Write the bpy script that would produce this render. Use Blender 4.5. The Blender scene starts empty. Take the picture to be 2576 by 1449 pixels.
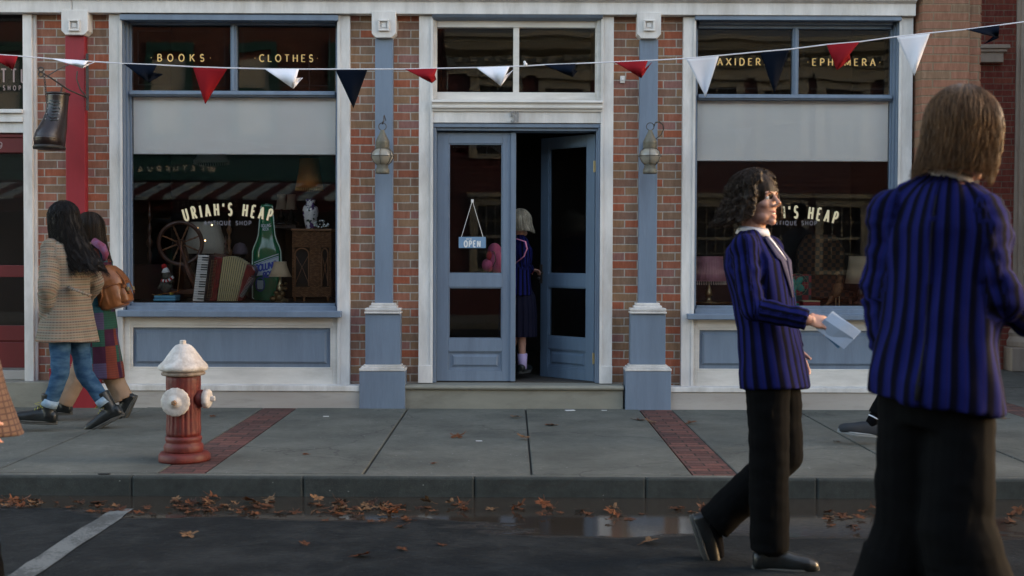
import bpy, bmesh, math, random
from mathutils import Vector, Matrix, Euler, noise
R = math.radians
random.seed(7)
scn = bpy.context.scene
COL = scn.collection
# ---------------------------------------------------------------- camera
FPX, CX, CY, IW = 3200.0, 1288.0, 724.5, 2576.0
CAMH = 1.30
CAM_ROT = Matrix.Rotation(R(90 - 1.504), 3, 'X') @ Matrix.Rotation(R(0.22), 3, 'Z')
cam_d = bpy.data.cameras.new('camera')
cam = bpy.data.objects.new('camera', cam_d)
COL.objects.link(cam)
cam.matrix_world = Matrix.Translation((0, 0, CAMH)) @ CAM_ROT.to_4x4()
cam_d.sensor_width = 36.0
cam_d.lens = FPX / IW * 36.0
cam_d.clip_end = 2000
cam_d.clip_start = 0.05
cam_d.dof.use_dof = True
cam_d.dof.focus_distance = 10.4
cam_d.dof.aperture_fstop = 3.8
scn.camera = cam
# ---------------------------------------------------------------- light
SUN_DIR = Vector((0.90, 0.25, 0.25)).normalized()
SKY, SUNP, EXPO = 0.15, 0.36, 2.40
w = bpy.data.worlds.new('World'); scn.world = w; w.use_nodes = True
wt = w.node_tree
for n in list(wt.nodes): wt.nodes.remove(n)
sky = wt.nodes.new('ShaderNodeTexSky'); sky.sky_type = 'NISHITA'; sky.sun_disc = False
sky.sun_elevation = math.asin(SUN_DIR.z)
sky.sun_rotation = math.atan2(SUN_DIR.x, SUN_DIR.y)
sky.air_density = 1.0; sky.dust_density = 1.6; sky.ozone_density = 0.0
bg = wt.nodes.new('ShaderNodeBackground'); bg.inputs['Strength'].default_value = SKY
wo = wt.nodes.new('ShaderNodeOutputWorld')
mul = wt.nodes.new('ShaderNodeMix'); mul.data_type = 'RGBA'; mul.blend_type = 'MULTIPLY'; mul.inputs[0].default_value = 1.0
mul.inputs[7].default_value = (1.0, 0.91, 0.85, 1)      # a warm overcast veil over the clear-sky model
wt.links.new(sky.outputs[0], mul.inputs[6]); wt.links.new(mul.outputs[2], bg.inputs['Color']); wt.links.new(bg.outputs[0], wo.inputs['Surface'])
sl = bpy.data.lights.new('sun', 'SUN'); sl.energy = SUNP; sl.angle = R(22); sl.color = (1.0, 0.86, 0.72)
so = bpy.data.objects.new('sun', sl); COL.objects.link(so)
so.rotation_euler = (-SUN_DIR).to_track_quat('-Z', 'Y').to_euler()
so.location = (20, 10, 12)
scn.view_settings.view_transform = 'Standard'
scn.view_settings.look = 'None'
scn.view_settings.exposure = EXPO
scn.view_settings.gamma = 1.0
scn.cycles.transparent_max_bounces = 16
scn.cycles.max_bounces = 8

def W(u, v, y):
    """world point seen at photo pixel (u, v) (2576 px wide) on the plane at distance y"""
    d = CAM_ROT @ Vector(((u - CX) / FPX, -(v - CY) / FPX, -1.0))
    return Vector((0, 0, CAMH)) + d * (y / d.y)
def X(u, y, v=650): return W(u, v, y).x
def Z(v, y, u=1288): return W(u, v, y).z

# ---------------------------------------------------------------- object helpers
def tag(o, label=None, cat=None, group=None, kind=None):
    if label: o['label'] = label
    if cat: o['category'] = cat
    if group: o['group'] = group
    if kind: o['kind'] = kind
    return o
def empty(name, label, cat, loc=(0, 0, 0), rz=0, group=None):
    o = bpy.data.objects.new(name, None); COL.objects.link(o)
    o.empty_display_size = 0.1
    o.location = loc; o.rotation_euler = (0, 0, rz)
    return tag(o, label, cat, group)
def link(name, me, mats, parent=None, smooth=False, bevel=0):
    o = bpy.data.objects.new(name, me); COL.objects.link(o)
    if not isinstance(mats, (list, tuple)): mats = [mats]
    for m in mats: me.materials.append(m)
    if smooth:
        for p in me.polygons: p.use_smooth = True
    if parent is not None: o.parent = parent
    if bevel:
        b = o.modifiers.new('bevel', 'BEVEL'); b.width = bevel; b.segments = 2; b.limit_method = 'ANGLE'; b.angle_limit = R(40)
    return o
class MB:
    def __init__(s): s.bm = bmesh.new(); s.mi = 0; s.M = Matrix.Identity(4)
    def v(s, p): return s.bm.verts.new(s.M @ Vector(p))
    def f(s, vs):
        try:
            fc = s.bm.faces.new(vs); fc.material_index = s.mi; return fc
        except ValueError: return None
    def box(s, x0, x1, y0, y1, z0, z1):
        if x0 > x1: x0, x1 = x1, x0
        if y0 > y1: y0, y1 = y1, y0
        if z0 > z1: z0, z1 = z1, z0
        c = [s.v(p) for p in ((x0,y0,z0),(x1,y0,z0),(x1,y1,z0),(x0,y1,z0),(x0,y0,z1),(x1,y0,z1),(x1,y1,z1),(x0,y1,z1))]
        for q in ((0,3,2,1),(4,5,6,7),(0,1,5,4),(1,2,6,5),(2,3,7,6),(3,0,4,7)): s.f([c[i] for i in q])
        return s
    def quad(s, *pts): s.f([s.v(p) for p in pts]); return s
    def prism(s, poly, y0, y1):
        """poly in (x, z), extruded from y0 to y1"""
        a = [s.v((p[0], y0, p[1])) for p in poly]; b = [s.v((p[0], y1, p[1])) for p in poly]
        s.f(a); s.f(b[::-1])
        for i in range(len(a)): s.f([a[i-1], a[i], b[i], b[i-1]][::-1])
        return s
    def mould(s, prof, x0, x1):
        """prof in (y, z), extruded along x"""
        a = [s.v((x0, p[0], p[1])) for p in prof]; b = [s.v((x1, p[0], p[1])) for p in prof]
        s.f(a); s.f(b[::-1])
        for i in range(len(a)): s.f([a[i-1], a[i], b[i], b[i-1]])
        return s
    def ring_skin(s, rings, caps=True):
        for r0, r1 in zip(rings, rings[1:]):
            n = len(r0)
            for i in range(n): s.f([r0[i-1], r0[i], r1[i], r1[i-1]])
        if caps: s.f(rings[0][::-1]); s.f(rings[-1])
        return s
    def lathe(s, prof, c=(0, 0, 0), n=24, axis=None, flute=None, caps=True, sx=1, sy=1):
        """prof list of (r, h) around z at c (or around vector axis)"""
        c = Vector(c)
        A = Matrix.Identity(3) if axis is None else Vector(axis).to_track_quat('Z', 'Y').to_matrix()
        rings = []
        for k, (r, h) in enumerate(prof):
            rg = []
            for i in range(n):
                a = 2 * math.pi * i / n
                rr = r * (1 + (flute(k, i, a) if flute else 0))
                rg.append(s.v(c + A @ Vector((rr * math.cos(a) * sx, rr * math.sin(a) * sy, h))))
            rings.append(rg)
        return s.ring_skin(rings, caps)
    def tube(s, pts, r, n=8, caps=True, flat=1.0):
        pts = [Vector(p) for p in pts]
        rs = r if isinstance(r, (list, tuple)) else [r] * len(pts)
        rings = []; up = None
        for i, p in enumerate(pts):
            t = (pts[min(i+1, len(pts)-1)] - pts[max(i-1, 0)])
            if t.length < 1e-9: t = Vector((0, 0, 1))
            t.normalize()
            if up is None: up = Vector((0, 0, 1)) if abs(t.z) < 0.9 else Vector((0, 1, 0))
            sd = t.cross(up); sd.normalize(); up = sd.cross(t); up.normalize()
            rings.append([s.v(p + (sd * math.cos(2*math.pi*k/n) + up * math.sin(2*math.pi*k/n) * flat) * rs[i]) for k in range(n)])
        return s.ring_skin(rings, caps)
    def ell(s, c, r, M=None, nu=16, nv=10):
        c = Vector(c)
        if isinstance(r, (int, float)): r = (r, r, r)
        M = M or Matrix.Identity(3)
        rings = []
        for j in range(1, nv):
            t = math.pi * j / nv
            rings.append([s.v(c + M @ Vector((r[0]*math.sin(t)*math.cos(2*math.pi*i/nu), r[1]*math.sin(t)*math.sin(2*math.pi*i/nu), -r[2]*math.cos(t)))) for i in range(nu)])
        s.ring_skin(rings, False)
        a = s.v(c + M @ Vector((0, 0, -r[2]))); b = s.v(c + M @ Vector((0, 0, r[2])))
        for i in range(nu): s.f([a, rings[0][i], rings[0][i-1]]); s.f([b, rings[-1][i-1], rings[-1][i]])
        return s
    def mesh(s, name='m', recalc=True):
        if recalc: bmesh.ops.recalc_face_normals(s.bm, faces=s.bm.faces)
        me = bpy.data.meshes.new(name); s.bm.to_mesh(me); s.bm.free(); return me
    def build(s, name, mats, parent=None, smooth=False, bevel=0):
        return link(name, s.mesh(name), mats, parent, smooth, bevel)
def autosmooth(o, ang=40):
    me = o.data
    for p in me.polygons: p.use_smooth = True
    bm = bmesh.new(); bm.from_mesh(me)
    for e in bm.edges:
        if len(e.link_faces) == 2 and e.calc_face_angle(0) > R(ang): e.smooth = False
    bm.to_mesh(me); bm.free()
    return o

# ---------------------------------------------------------------- node helpers
def new_mat(name):
    m = bpy.data.materials.new(name); m.use_nodes = True
    nt = m.node_tree
    for n in list(nt.nodes): nt.nodes.remove(n)
    return m, nt
def nd(nt, typ, ins=None, out=0, **props):
    n = nt.nodes.new('ShaderNode' + typ)
    for k, v in props.items(): setattr(n, k, v)
    for k, v in (ins or {}).items():
        sck = n.inputs[k]
        if hasattr(v, 'is_output'): nt.links.new(v, sck)
        else:
            if isinstance(v, (tuple, list)) and sck.type == 'RGBA' and len(v) == 3: v = (*v, 1)
            sck.default_value = v
    return n.outputs[out] if len(n.outputs) else n
def mth(nt, op, a, b=None, c=None):
    i = {0: a}
    if b is not None: i[1] = b
    if c is not None: i[2] = c
    return nd(nt, 'Math', i, operation=op)
def ramp(nt, fac, stops, mode='LINEAR'):
    n = nt.nodes.new('ShaderNodeValToRGB'); n.color_ramp.interpolation = mode
    el = n.color_ramp.elements
    while len(el) > 1: el.remove(el[-1])
    for i, (p, c) in enumerate(stops):
        e = el[0] if i == 0 else el.new(p)
        e.position = p; e.color = (*c, 1) if isinstance(c, (tuple, list)) else (c, c, c, 1)
    nt.links.new(fac, n.inputs[0]); return n.outputs[0]
def mixc(nt, f, a, b, mode='MIX'):
    n = nt.nodes.new('ShaderNodeMix'); n.data_type = 'RGBA'; n.blend_type = mode; n.clamp_result = False
    for idx, v in ((0, f), (6, a), (7, b)):
        if hasattr(v, 'is_output'): nt.links.new(v, n.inputs[idx])
        else: n.inputs[idx].default_value = v if idx == 0 else (*v, 1)
    return n.outputs[2]
def coord(nt, scale=(1, 1, 1)):
    o = nd(nt, 'TexCoord', out=3)
    return nd(nt, 'Mapping', {'Vector': o, 'Scale': scale})
def finish(m, nt, color, rough=0.6, bump=None, bstr=0.3, bdist=0.01, spec=0.5, metal=0.0, **kw):
    ins = {'Base Color': color, 'Roughness': rough, 'Metallic': metal, 'Specular IOR Level': spec}
    ins.update(kw)
    if bump is not None: ins['Normal'] = nd(nt, 'Bump', {'Height': bump, 'Strength': bstr, 'Distance': bdist})
    b = nd(nt, 'BsdfPrincipled', ins)
    nd(nt, 'OutputMaterial', {'Surface': b})
    return m
_mc = {}
def M(name, col, rough=0.6, var=0.12, scale=6.0, stretch=(1, 1, 1), dirt=None, dscale=3.0, dth=0.6, bump=0.15, bscale=60.0, spec=0.4, metal=0.0, wear=None, wth=0.72, wscale=14.0, bdist=0.004, **kw):
    """painted / plain surface: base colour, soft variation, dirt patches, worn chips, fine bump"""
    if name in _mc: return _mc[name]
    m, nt = new_mat(name)
    v = coord(nt, stretch)
    n1 = nd(nt, 'TexNoise', {'Vector': v, 'Scale': scale, 'Detail': 6.0, 'Roughness': 0.65})
    c = mixc(nt, 1.0, col, ramp(nt, n1, [(0.25, 1 - var), (0.75, 1 + var)]), 'MULTIPLY')
    # ramp colours clamp at 1, so lift separately
    if dirt:
        n2 = nd(nt, 'TexNoise', {'Vector': v, 'Scale': dscale, 'Detail': 8.0, 'Roughness': 0.7})
        c = mixc(nt, ramp(nt, n2, [(dth - 0.12, 0.0), (dth + 0.15, 0.75)]), c, dirt)
    if wear:
        n3 = nd(nt, 'TexNoise', {'Vector': v, 'Scale': wscale, 'Detail': 9.0, 'Roughness': 0.75})
        c = mixc(nt, ramp(nt, n3, [(wth - 0.01, 0.0), (wth + 0.02, 1.0)]), c, wear)
    nb = nd(nt, 'TexNoise', {'Vector': v, 'Scale': bscale, 'Detail': 4.0})
    _mc[name] = finish(m, nt, c, rough, nb, bump, bdist, spec, metal, **kw)
    return _mc[name]

def brick_mat(name, palette, mortar, bh=0.0697, bw=0.215, joint=0.0055, horiz='xy', mbump=0.6, offs=0.5, rough=0.8, vy=False):
    m, nt = new_mat(name)
    o = nd(nt, 'TexCoord', out=3)
    wob = nd(nt, 'TexNoise', {'Vector': o, 'Scale': 9.0, 'Detail': 3.0}, out=1)
    o2 = nd(nt, 'VectorMath', {0: o, 1: nd(nt, 'VectorMath', {0: wob, 1: (0.006, 0.006, 0.006)}, operation='MULTIPLY')}, operation='ADD')
    sx = nt.nodes.new('ShaderNodeSeparateXYZ'); nt.links.new(o2, sx.inputs[0])
    if vy: h = sx.outputs[0]; z = sx.outputs[1]
    else: h = mth(nt, 'ADD', sx.outputs[0], sx.outputs[1]); z = sx.outputs[2]
    zr = mth(nt, 'DIVIDE', z, bh); row = mth(nt, 'FLOOR', zr); fz = mth(nt, 'FRACT', zr)
    par = mth(nt, 'FLOORED_MODULO', row, 2.0)
    xr = mth(nt, 'ADD', mth(nt, 'DIVIDE', h, bw), mth(nt, 'MULTIPLY', par, offs))
    # every third course is shifted a little, like hand-laid work
    cl = mth(nt, 'FLOOR', xr); fx = mth(nt, 'FRACT', xr)
    dx = mth(nt, 'MULTIPLY', mth(nt, 'MINIMUM', fx, mth(nt, 'SUBTRACT', 1.0, fx)), bw)
    dz = mth(nt, 'MULTIPLY', mth(nt, 'MINIMUM', fz, mth(nt, 'SUBTRACT', 1.0, fz)), bh)
    d = mth(nt, 'MINIMUM', dx, dz)
    edge = nd(nt, 'MapRange', {'Value': d, 'From Min': joint - 0.0015, 'From Max': joint + 0.0015})
    idv = nt.nodes.new('ShaderNodeCombineXYZ'); nt.links.new(cl, idv.inputs[0]); nt.links.new(row, idv.inputs[1])
    rnd = nd(nt, 'TexWhiteNoise', {'Vector': idv.outputs[0]}, noise_dimensions='3D')
    pal = ramp(nt, rnd, [(i / len(palette), c) for i, c in enumerate(palette)], 'CONSTANT')
    st = nd(nt, 'Mapping', {'Vector': o, 'Scale': (1, 1, 0.25)})
    n1 = nd(nt, 'TexNoise', {'Vector': st, 'Scale': 38.0, 'Detail': 5.0, 'Roughness': 0.7})
    n2 = nd(nt, 'TexNoise', {'Vector': o, 'Scale': 1.3, 'Detail': 3.0})
    c = mixc(nt, 1.0, pal, ramp(nt, n1, [(0.3, 0.70), (0.7, 1.0)]), 'MULTIPLY')
    c = mixc(nt, ramp(nt, n1, [(0.52, 0.0), (0.8, 0.35)]), c, (0.33, 0.23, 0.18))
    c = mixc(nt, 1.0, c, ramp(nt, n2, [(0.3, 0.8), (0.7, 1.0)]), 'MULTIPLY')
    mo = mixc(nt, 1.0, mortar, ramp(nt, n1, [(0.3, 0.7), (0.7, 1.0)]), 'MULTIPLY')
    c = mixc(nt, edge, mo, c)
    hgt = mth(nt, 'ADD', mth(nt, 'MULTIPLY', edge, 0.7), mth(nt, 'MULTIPLY', n1, 0.3))
    return finish(m, nt, c, rough, hgt, mbump, 0.008, 0.3)

def glass_mat(name, ior=1.6, tint=(1, 1, 1), wav=0.02, dirt=0.0):
    m, nt = new_mat(name)
    o = nd(nt, 'TexCoord', out=3)
    n1 = nd(nt, 'TexNoise', {'Vector': o, 'Scale': 1.6, 'Detail': 1.0})
    nor = nd(nt, 'Bump', {'Height': n1, 'Strength': wav, 'Distance': 1.0})
    fr = nd(nt, 'Fresnel', {'IOR': ior, 'Normal': nor})
    gl = nd(nt, 'BsdfGlossy', {'Roughness': 0.01, 'Normal': nor})
    tr = nd(nt, 'BsdfTransparent', {'Color': tint})
    s = nd(nt, 'MixShader', {0: fr, 1: tr, 2: gl})
    if dirt:
        df = nd(nt, 'BsdfDiffuse', {'Color': (0.5, 0.5, 0.48)})
        n2 = nd(nt, 'TexNoise', {'Vector': o, 'Scale': 4.0, 'Detail': 8.0, 'Roughness': 0.7})
        s = nd(nt, 'MixShader', {0: ramp(nt, n2, [(0.4, 0.0), (0.8, dirt)]), 1: s, 2: df})
    nd(nt, 'OutputMaterial', {'Surface': s})
    return m

# ---------------------------------------------------------------- lettering (own stroke alphabet)
def arc(cx, cy, rx, ry, a0, a1, n=12):
    return [(cx + rx * math.cos(R(a0 + (a1 - a0) * i / n)), cy + ry * math.sin(R(a0 + (a1 - a0) * i / n))) for i in range(n + 1)]
GL = {
 'A': (.70, [[(0,0),(.33,1)], [(.33,1),(.68,0)], [(.12,.34),(.56,.34)]]),
 'B': (.60, [[(.04,0),(.04,1)], [(.04,1),(.28,1)] + arc(.28,.76,.24,.24,90,-90)[1:] + [(.04,.52)], [(.04,.52),(.3,.52)] + arc(.3,.26,.28,.26,90,-90)[1:] + [(.04,0)]]),
 'C': (.68, [arc(.40,.5,.38,.5,50,310,20)]),
 'D': (.70, [[(.04,0),(.04,1)], [(.04,1),(.25,1)] + arc(.25,.5,.42,.5,90,-90,16)[1:] + [(.04,0)]]),
 'E': (.56, [[(.04,0),(.04,1)], [(.04,1),(.54,1)], [(.04,.52),(.44,.52)], [(.04,0),(.54,0)]]),
 'F': (.54, [[(.04,0),(.04,1)], [(.04,1),(.54,1)], [(.04,.52),(.44,.52)]]),
 'G': (.70, [arc(.40,.5,.38,.5,50,340,20) + [(.76,.42)], [(.48,.42),(.76,.42)]]),
 'H': (.66, [[(.04,0),(.04,1)], [(.62,0),(.62,1)], [(.04,.52),(.62,.52)]]),
 'I': (.12, [[(.06,0),(.06,1)]]),
 'K': (.64, [[(.04,0),(.04,1)], [(.04,.42),(.58,1)], [(.22,.60),(.64,0)]]),
 'L': (.52, [[(.04,0),(.04,1)], [(.04,0),(.52,0)]]),
 'M': (.84, [[(.04,0),(.04,1)], [(.04,1),(.42,.1)], [(.42,.1),(.80,1)], [(.80,1),(.80,0)]]),
 'N': (.70, [[(.04,0),(.04,1)], [(.04,1),(.66,0)], [(.66,0),(.66,1)]]),
 'O': (.78, [arc(.39,.5,.37,.5,0,360,28)]),
 'P': (.58, [[(.04,0),(.04,1)], [(.04,1),(.28,1)] + arc(.28,.73,.27,.27,90,-90)[1:] + [(.04,.46)]]),
 'Q': (.78, [arc(.39,.5,.37,.5,0,360,28), [(.42,.2),(.76,-.14)]]),
 'R': (.62, [[(.04,0),(.04,1)], [(.04,1),(.28,1)] + arc(.28,.74,.26,.26,90,-90)[1:] + [(.04,.48)], [(.26,.48),(.62,0)]]),
 'S': (.54, [arc(.27,.74,.22,.26,30,270,14) + arc(.27,.26,.24,.26,90,-150,14)[1:]]),
 'T': (.64, [[(.32,0),(.32,1)], [(0,1),(.64,1)]]),
 'U': (.68, [[(.04,1),(.04,.32)] + arc(.34,.32,.30,.32,180,360,14)[1:] + [(.64,1)]]),
 'V': (.66, [[(0,1),(.33,0)], [(.33,0),(.66,1)]]),
 'W': (.94, [[(0,1),(.24,0)], [(.24,0),(.47,.95)], [(.47,.95),(.70,0)], [(.70,0),(.94,1)]]),
 'X': (.66, [[(0,0),(.66,1)], [(0,1),(.66,0)]]),
 'Y': (.64, [[(0,1),(.32,.5)], [(.64,1),(.32,.5)], [(.32,.5),(.32,0)]]),
 "'": (.14, [[(.08,1),(.04,.74)]]),
 '.': (.16, [[(.03,.5),(.13,.5)]]),
 '&': (.74, [[(.72,0),(.2,.72)] + arc(.32,.84,.14,.16,200,-20,10) + [(.44,.72),(.1,.4)] + arc(.26,.22,.22,.22,140,300,10) + [(.66,.42)]]),
 ' ': (.36, []), '1': (.32, [[(.06,.82),(.22,1)], [(.22,1),(.22,0)]]),
 '4': (.6, [[(.46,0),(.46,1)], [(.46,1),(0,.3)], [(0,.3),(.6,.3)]]),
 '5': (.56, [[(.5,1),(.1,1)], [(.1,1),(.06,.56)] + arc(.26,.32,.26,.32,120,-150,16)]),
 '9': (.56, [arc(.28,.7,.24,.3,0,360,18), [(.52,.7),(.48,.3),(.2,0)]]),
}
def text_mesh(mb, s, map2, height, stroke, gap=0.22, serif=0.0, wscale=1.0, total=None, depth=0.0015, vstroke=None, arcr=None):
    """lay out s along a line (centred on 0) in letter units; map2(x, z, d) -> world point; d is the depth offset"""
    adv = [GL[c][0] * height * wscale for c in s]
    g = gap * height
    tot = sum(adv) + g * (len(s) - 1)
    if total:
        g = (total - sum(adv)) / max(1, len(s) - 1); tot = total
    x = -tot / 2
    k = 0
    for c, a in zip(s, adv):
        for pl in GL[c][1]:
            pts = [Vector((p[0] * height * wscale, p[1] * height)) for p in pl]
            strokes = [pts]
            if serif and len(pts) >= 2:
                for e, q in ((pts[0], pts[1]), (pts[-1], pts[-2])):
                    dd = e - q
                    if abs(dd.x) < abs(dd.y) * 1.3 and (abs(e.y) < 0.02 * height or abs(e.y - height) < 0.02 * height) and c not in 'OCSGQ':
                        yy = e.y + (stroke * .25 if e.y < .5 * height else -stroke * .25)
                        strokes.append([Vector((e.x - serif * height, yy)), Vector((e.x + serif * height, yy))])
            for si, st in enumerate(strokes):
                wd = stroke if si == 0 else stroke * 0.5
                if si == 0 and len(st) == 2 and vstroke and abs((st[1]-st[0]).y) < abs((st[1]-st[0]).x) * .3: wd = vstroke
                closed = len(st) > 4 and (st[0] - st[-1]).length < 1e-4
                L, Rr = [], []
                n = len(st)
                for i, p in enumerate(st):
                    if closed: t = st[(i + 1) % (n - 1)] - st[(i - 1) % (n - 1)]
                    else: t = st[min(i + 1, n - 1)] - st[max(i - 1, 0)]
                    t.normalize(); nn = Vector((-t.y, t.x))
                    L.append(p + nn * wd / 2); Rr.append(p - nn * wd / 2)
                for i in range(n - 1):
                    ps = []
                    for q in (L[i], L[i+1], Rr[i+1], Rr[i]):
                        if arcr:
                            ang = (x + a / 2) / arcr; cxr = q.x - a / 2
                            rr = arcr + q.y
                            # letter stays straight, rotated about the arc centre
                            px = rr * math.sin(ang) + cxr * math.cos(ang); pz = rr * math.cos(ang) - cxr * math.sin(ang) - arcr
                        else: px, pz = x + q.x, q.y
                        ps.append((px, pz))
                    k += 1
                    d = depth + 0.00006 * (k % 11)
                    mb.quad(*[map2(px, pz, d) for px, pz in ps])
        x += a + g
def text_obj(name, s, mat, cx, zb, y, height, stroke, parent, face=-1, ysign=None, **kw):
    mb = MB()
    if face == -1: mp = lambda px, pz, d: (cx + px, y - d, zb + pz)
    else: mp = lambda px, pz, d: (cx - px, y + d, zb + pz)
    text_mesh(mb, s, mp, height, stroke, **kw)
    return mb.build(name, mat, parent)
# ================================================================ materials
MAT_TRIM = M('white_trim_paint', (0.64, 0.61, 0.58), 0.6, 0.22, 7, (1, 1, .25), (0.38, 0.345, 0.30), 4.0, 0.60, 0.35, 70, wear=(.22, .19, .16), wth=.70, wscale=26)
MAT_CREAM = M('cream_trim_paint', (0.62, 0.585, 0.54), 0.55, 0.2, 7, (.25, 1, 1), (0.40, 0.36, 0.30), 4.0, 0.62, 0.3, 70)
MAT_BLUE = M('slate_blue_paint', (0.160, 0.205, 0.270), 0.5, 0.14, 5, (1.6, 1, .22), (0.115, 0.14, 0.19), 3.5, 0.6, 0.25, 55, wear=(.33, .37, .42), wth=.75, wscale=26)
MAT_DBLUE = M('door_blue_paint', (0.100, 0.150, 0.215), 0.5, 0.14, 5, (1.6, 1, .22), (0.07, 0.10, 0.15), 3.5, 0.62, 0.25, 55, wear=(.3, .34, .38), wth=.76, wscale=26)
MAT_RED = M('crimson_paint', (0.27, 0.018, 0.026), 0.45, 0.12, 5, (1, 1, .3), (0.16, 0.012, 0.016), 3.0, 0.6, 0.15, 60)
MAT_DRED = M('dark_red_paint', (0.13, 0.014, 0.014), 0.45, 0.12, 5, (1, 1, .3))
MAT_STEP = M('green_grey_step_paint', (0.235, 0.225, 0.185), 0.6, 0.14, 5, (.5, 1, 1.5), (0.13, 0.115, 0.09), 4.0, 0.62, 0.25, 60)
MAT_PLINTH = M('weathered_plinth_wood', (0.42, 0.385, 0.35), 0.75, 0.35, 6, (.35, 1, 2.0), (0.15, 0.12, 0.10), 3.0, 0.58, 0.4, 60, wear=(.07, .05, .04), wth=.70, wscale=7)
MAT_BRICK = brick_mat('mixed_brick', [(.45,.15,.085), (.39,.22,.12), (.42,.165,.095), (.33,.195,.12), (.48,.14,.07), (.37,.20,.11), (.39,.18,.145), (.35,.19,.125), (.45,.175,.105), (.31,.165,.11)], (.50, .43, .36), joint=.0048)
MAT_BRICK2 = brick_mat('tan_red_brick', [(.30,.14,.085), (.29,.17,.10), (.32,.145,.09), (.26,.155,.095), (.31,.15,.095)], (.24, .17, .11), bw=.30)
MAT_BRICK3 = brick_mat('deep_red_brick', [(.26,.06,.04), (.22,.05,.035), (.28,.08,.05)], (.22, .15, .11))
MAT_STONE = M('pale_stone', (0.42, 0.36, 0.29), 0.8, 0.12, 5, (1, 1, .4), (0.25, 0.20, 0.15), 3, .62)
MAT_GLASS = glass_mat('window_glass', 1.42, wav=0.0007)
MAT_GLASS2 = glass_mat('wavy_glass', 1.5, wav=0.0025)
MAT_GLASSD = glass_mat('thin_door_glass', 1.22, wav=0.001)
MAT_BLIND = M('cream_blind', (0.93, 0.89, 0.83), 0.9, 0.04, 3, bump=.05)
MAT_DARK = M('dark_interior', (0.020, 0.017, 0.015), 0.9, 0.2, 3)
MAT_DWOOD = M('dark_interior_wood', (0.035, 0.021, 0.014), 0.6, 0.2, 4, (1, 1, .3))
MAT_GOLD = M('gold_leaf', (0.85, 0.55, 0.20), 0.35, 0.25, 30, metal=0.55, spec=.6)
MAT_GOLD.node_tree.nodes  # gold leaf picks the sky up
MAT_LETTER = M('cream_lettering', (0.80, 0.68, 0.42), 0.6, 0.06)
MAT_SHADE_L = M('brown_letter_shade', (0.16, 0.09, 0.05), 0.6, 0.06)
MAT_GREYL = M('grey_lettering', (0.16, 0.15, 0.17), 0.6, 0.06)
MAT_BRASS = M('aged_brass', (0.45, 0.36, 0.20), 0.4, 0.2, 30, metal=0.9)
MAT_NUM = M('grey_metal_numeral', (0.26, 0.25, 0.24), 0.5, 0.2, 60, metal=.5)
MAT_IRON = M('dark_iron', (0.055, 0.05, 0.045), 0.6, 0.3, 30, dirt=(.12, .07, .045), dscale=12, dth=.6)
MAT_OLD = M('tarnished_lantern_metal', (0.15, 0.135, 0.105), 0.6, 0.25, 30, metal=.45, dirt=(.16, .17, .13), dscale=14)

YB, YT = 10.86, 10.80          # brick face, trim face
YG = 10.94                     # shop glass
ZG = 0.0
ZTOP = 3.335
def zv(v, y=YT, u=1288): return Z(v, y, u)

# ================================================================ the shop
shop = empty('shop_building', 'two-window brick antique shop with slate blue woodwork and open double doors, number 51', 'building', (0, 11, 0))
shop.location = (0, 0, 0)
neigh = empty('neighbouring_shop', 'shop with dark red door and crimson column at the left edge, number 49', 'building')
xn = X(190, YB)
# brick piers
def pier(u0, u1, par, split=None):
    mb = MB(); mb.box(X(u0, YB) - .02, X(u1, YB) + .02, YB, YB + .32, 0.0, 3.6)
    return mb.build('brick_pier', MAT_BRICK, par)
pier(70, 186, neigh); pier(190, 292, shop); pier(868, 1066, shop); pier(1530, 1728, shop)
# fascia over everything and brick above
mb = MB()
zb = Z(37, YT - .03)
mb.mould([(YT - .05, zb), (YT - .05, zb + .10), (YT - .09, zb + .12), (YT - .12, zb + .30), (YT - .02, zb + .34), (YT + .05, zb + .34), (YT + .05, zb)], X(190, YT), X(2292, YT))
mb.build('fascia', MAT_TRIM, shop, bevel=.004)
mb = MB(); mb.mould([(YT - .05, zb), (YT - .05, zb + .10), (YT - .09, zb + .12), (YT - .12, zb + .30), (YT - .02, zb + .34), (YT + .05, zb + .34), (YT + .05, zb)], X(-900, YT), X(190, YT) - .004)
mb.build('fascia', MAT_TRIM, neigh, bevel=.004)
mb = MB(); mb.box(X(190, YB), X(2292, YB), YB, YB + .3, zb + .34, 7.6); mb.build('upper_wall', MAT_BRICK, shop)
mb = MB(); mb.box(X(-900, YB), X(190, YB) - .004, YB, YB + .3, zb + .34, 7.6); mb.build('upper_wall', MAT_BRICK, neigh)

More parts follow.
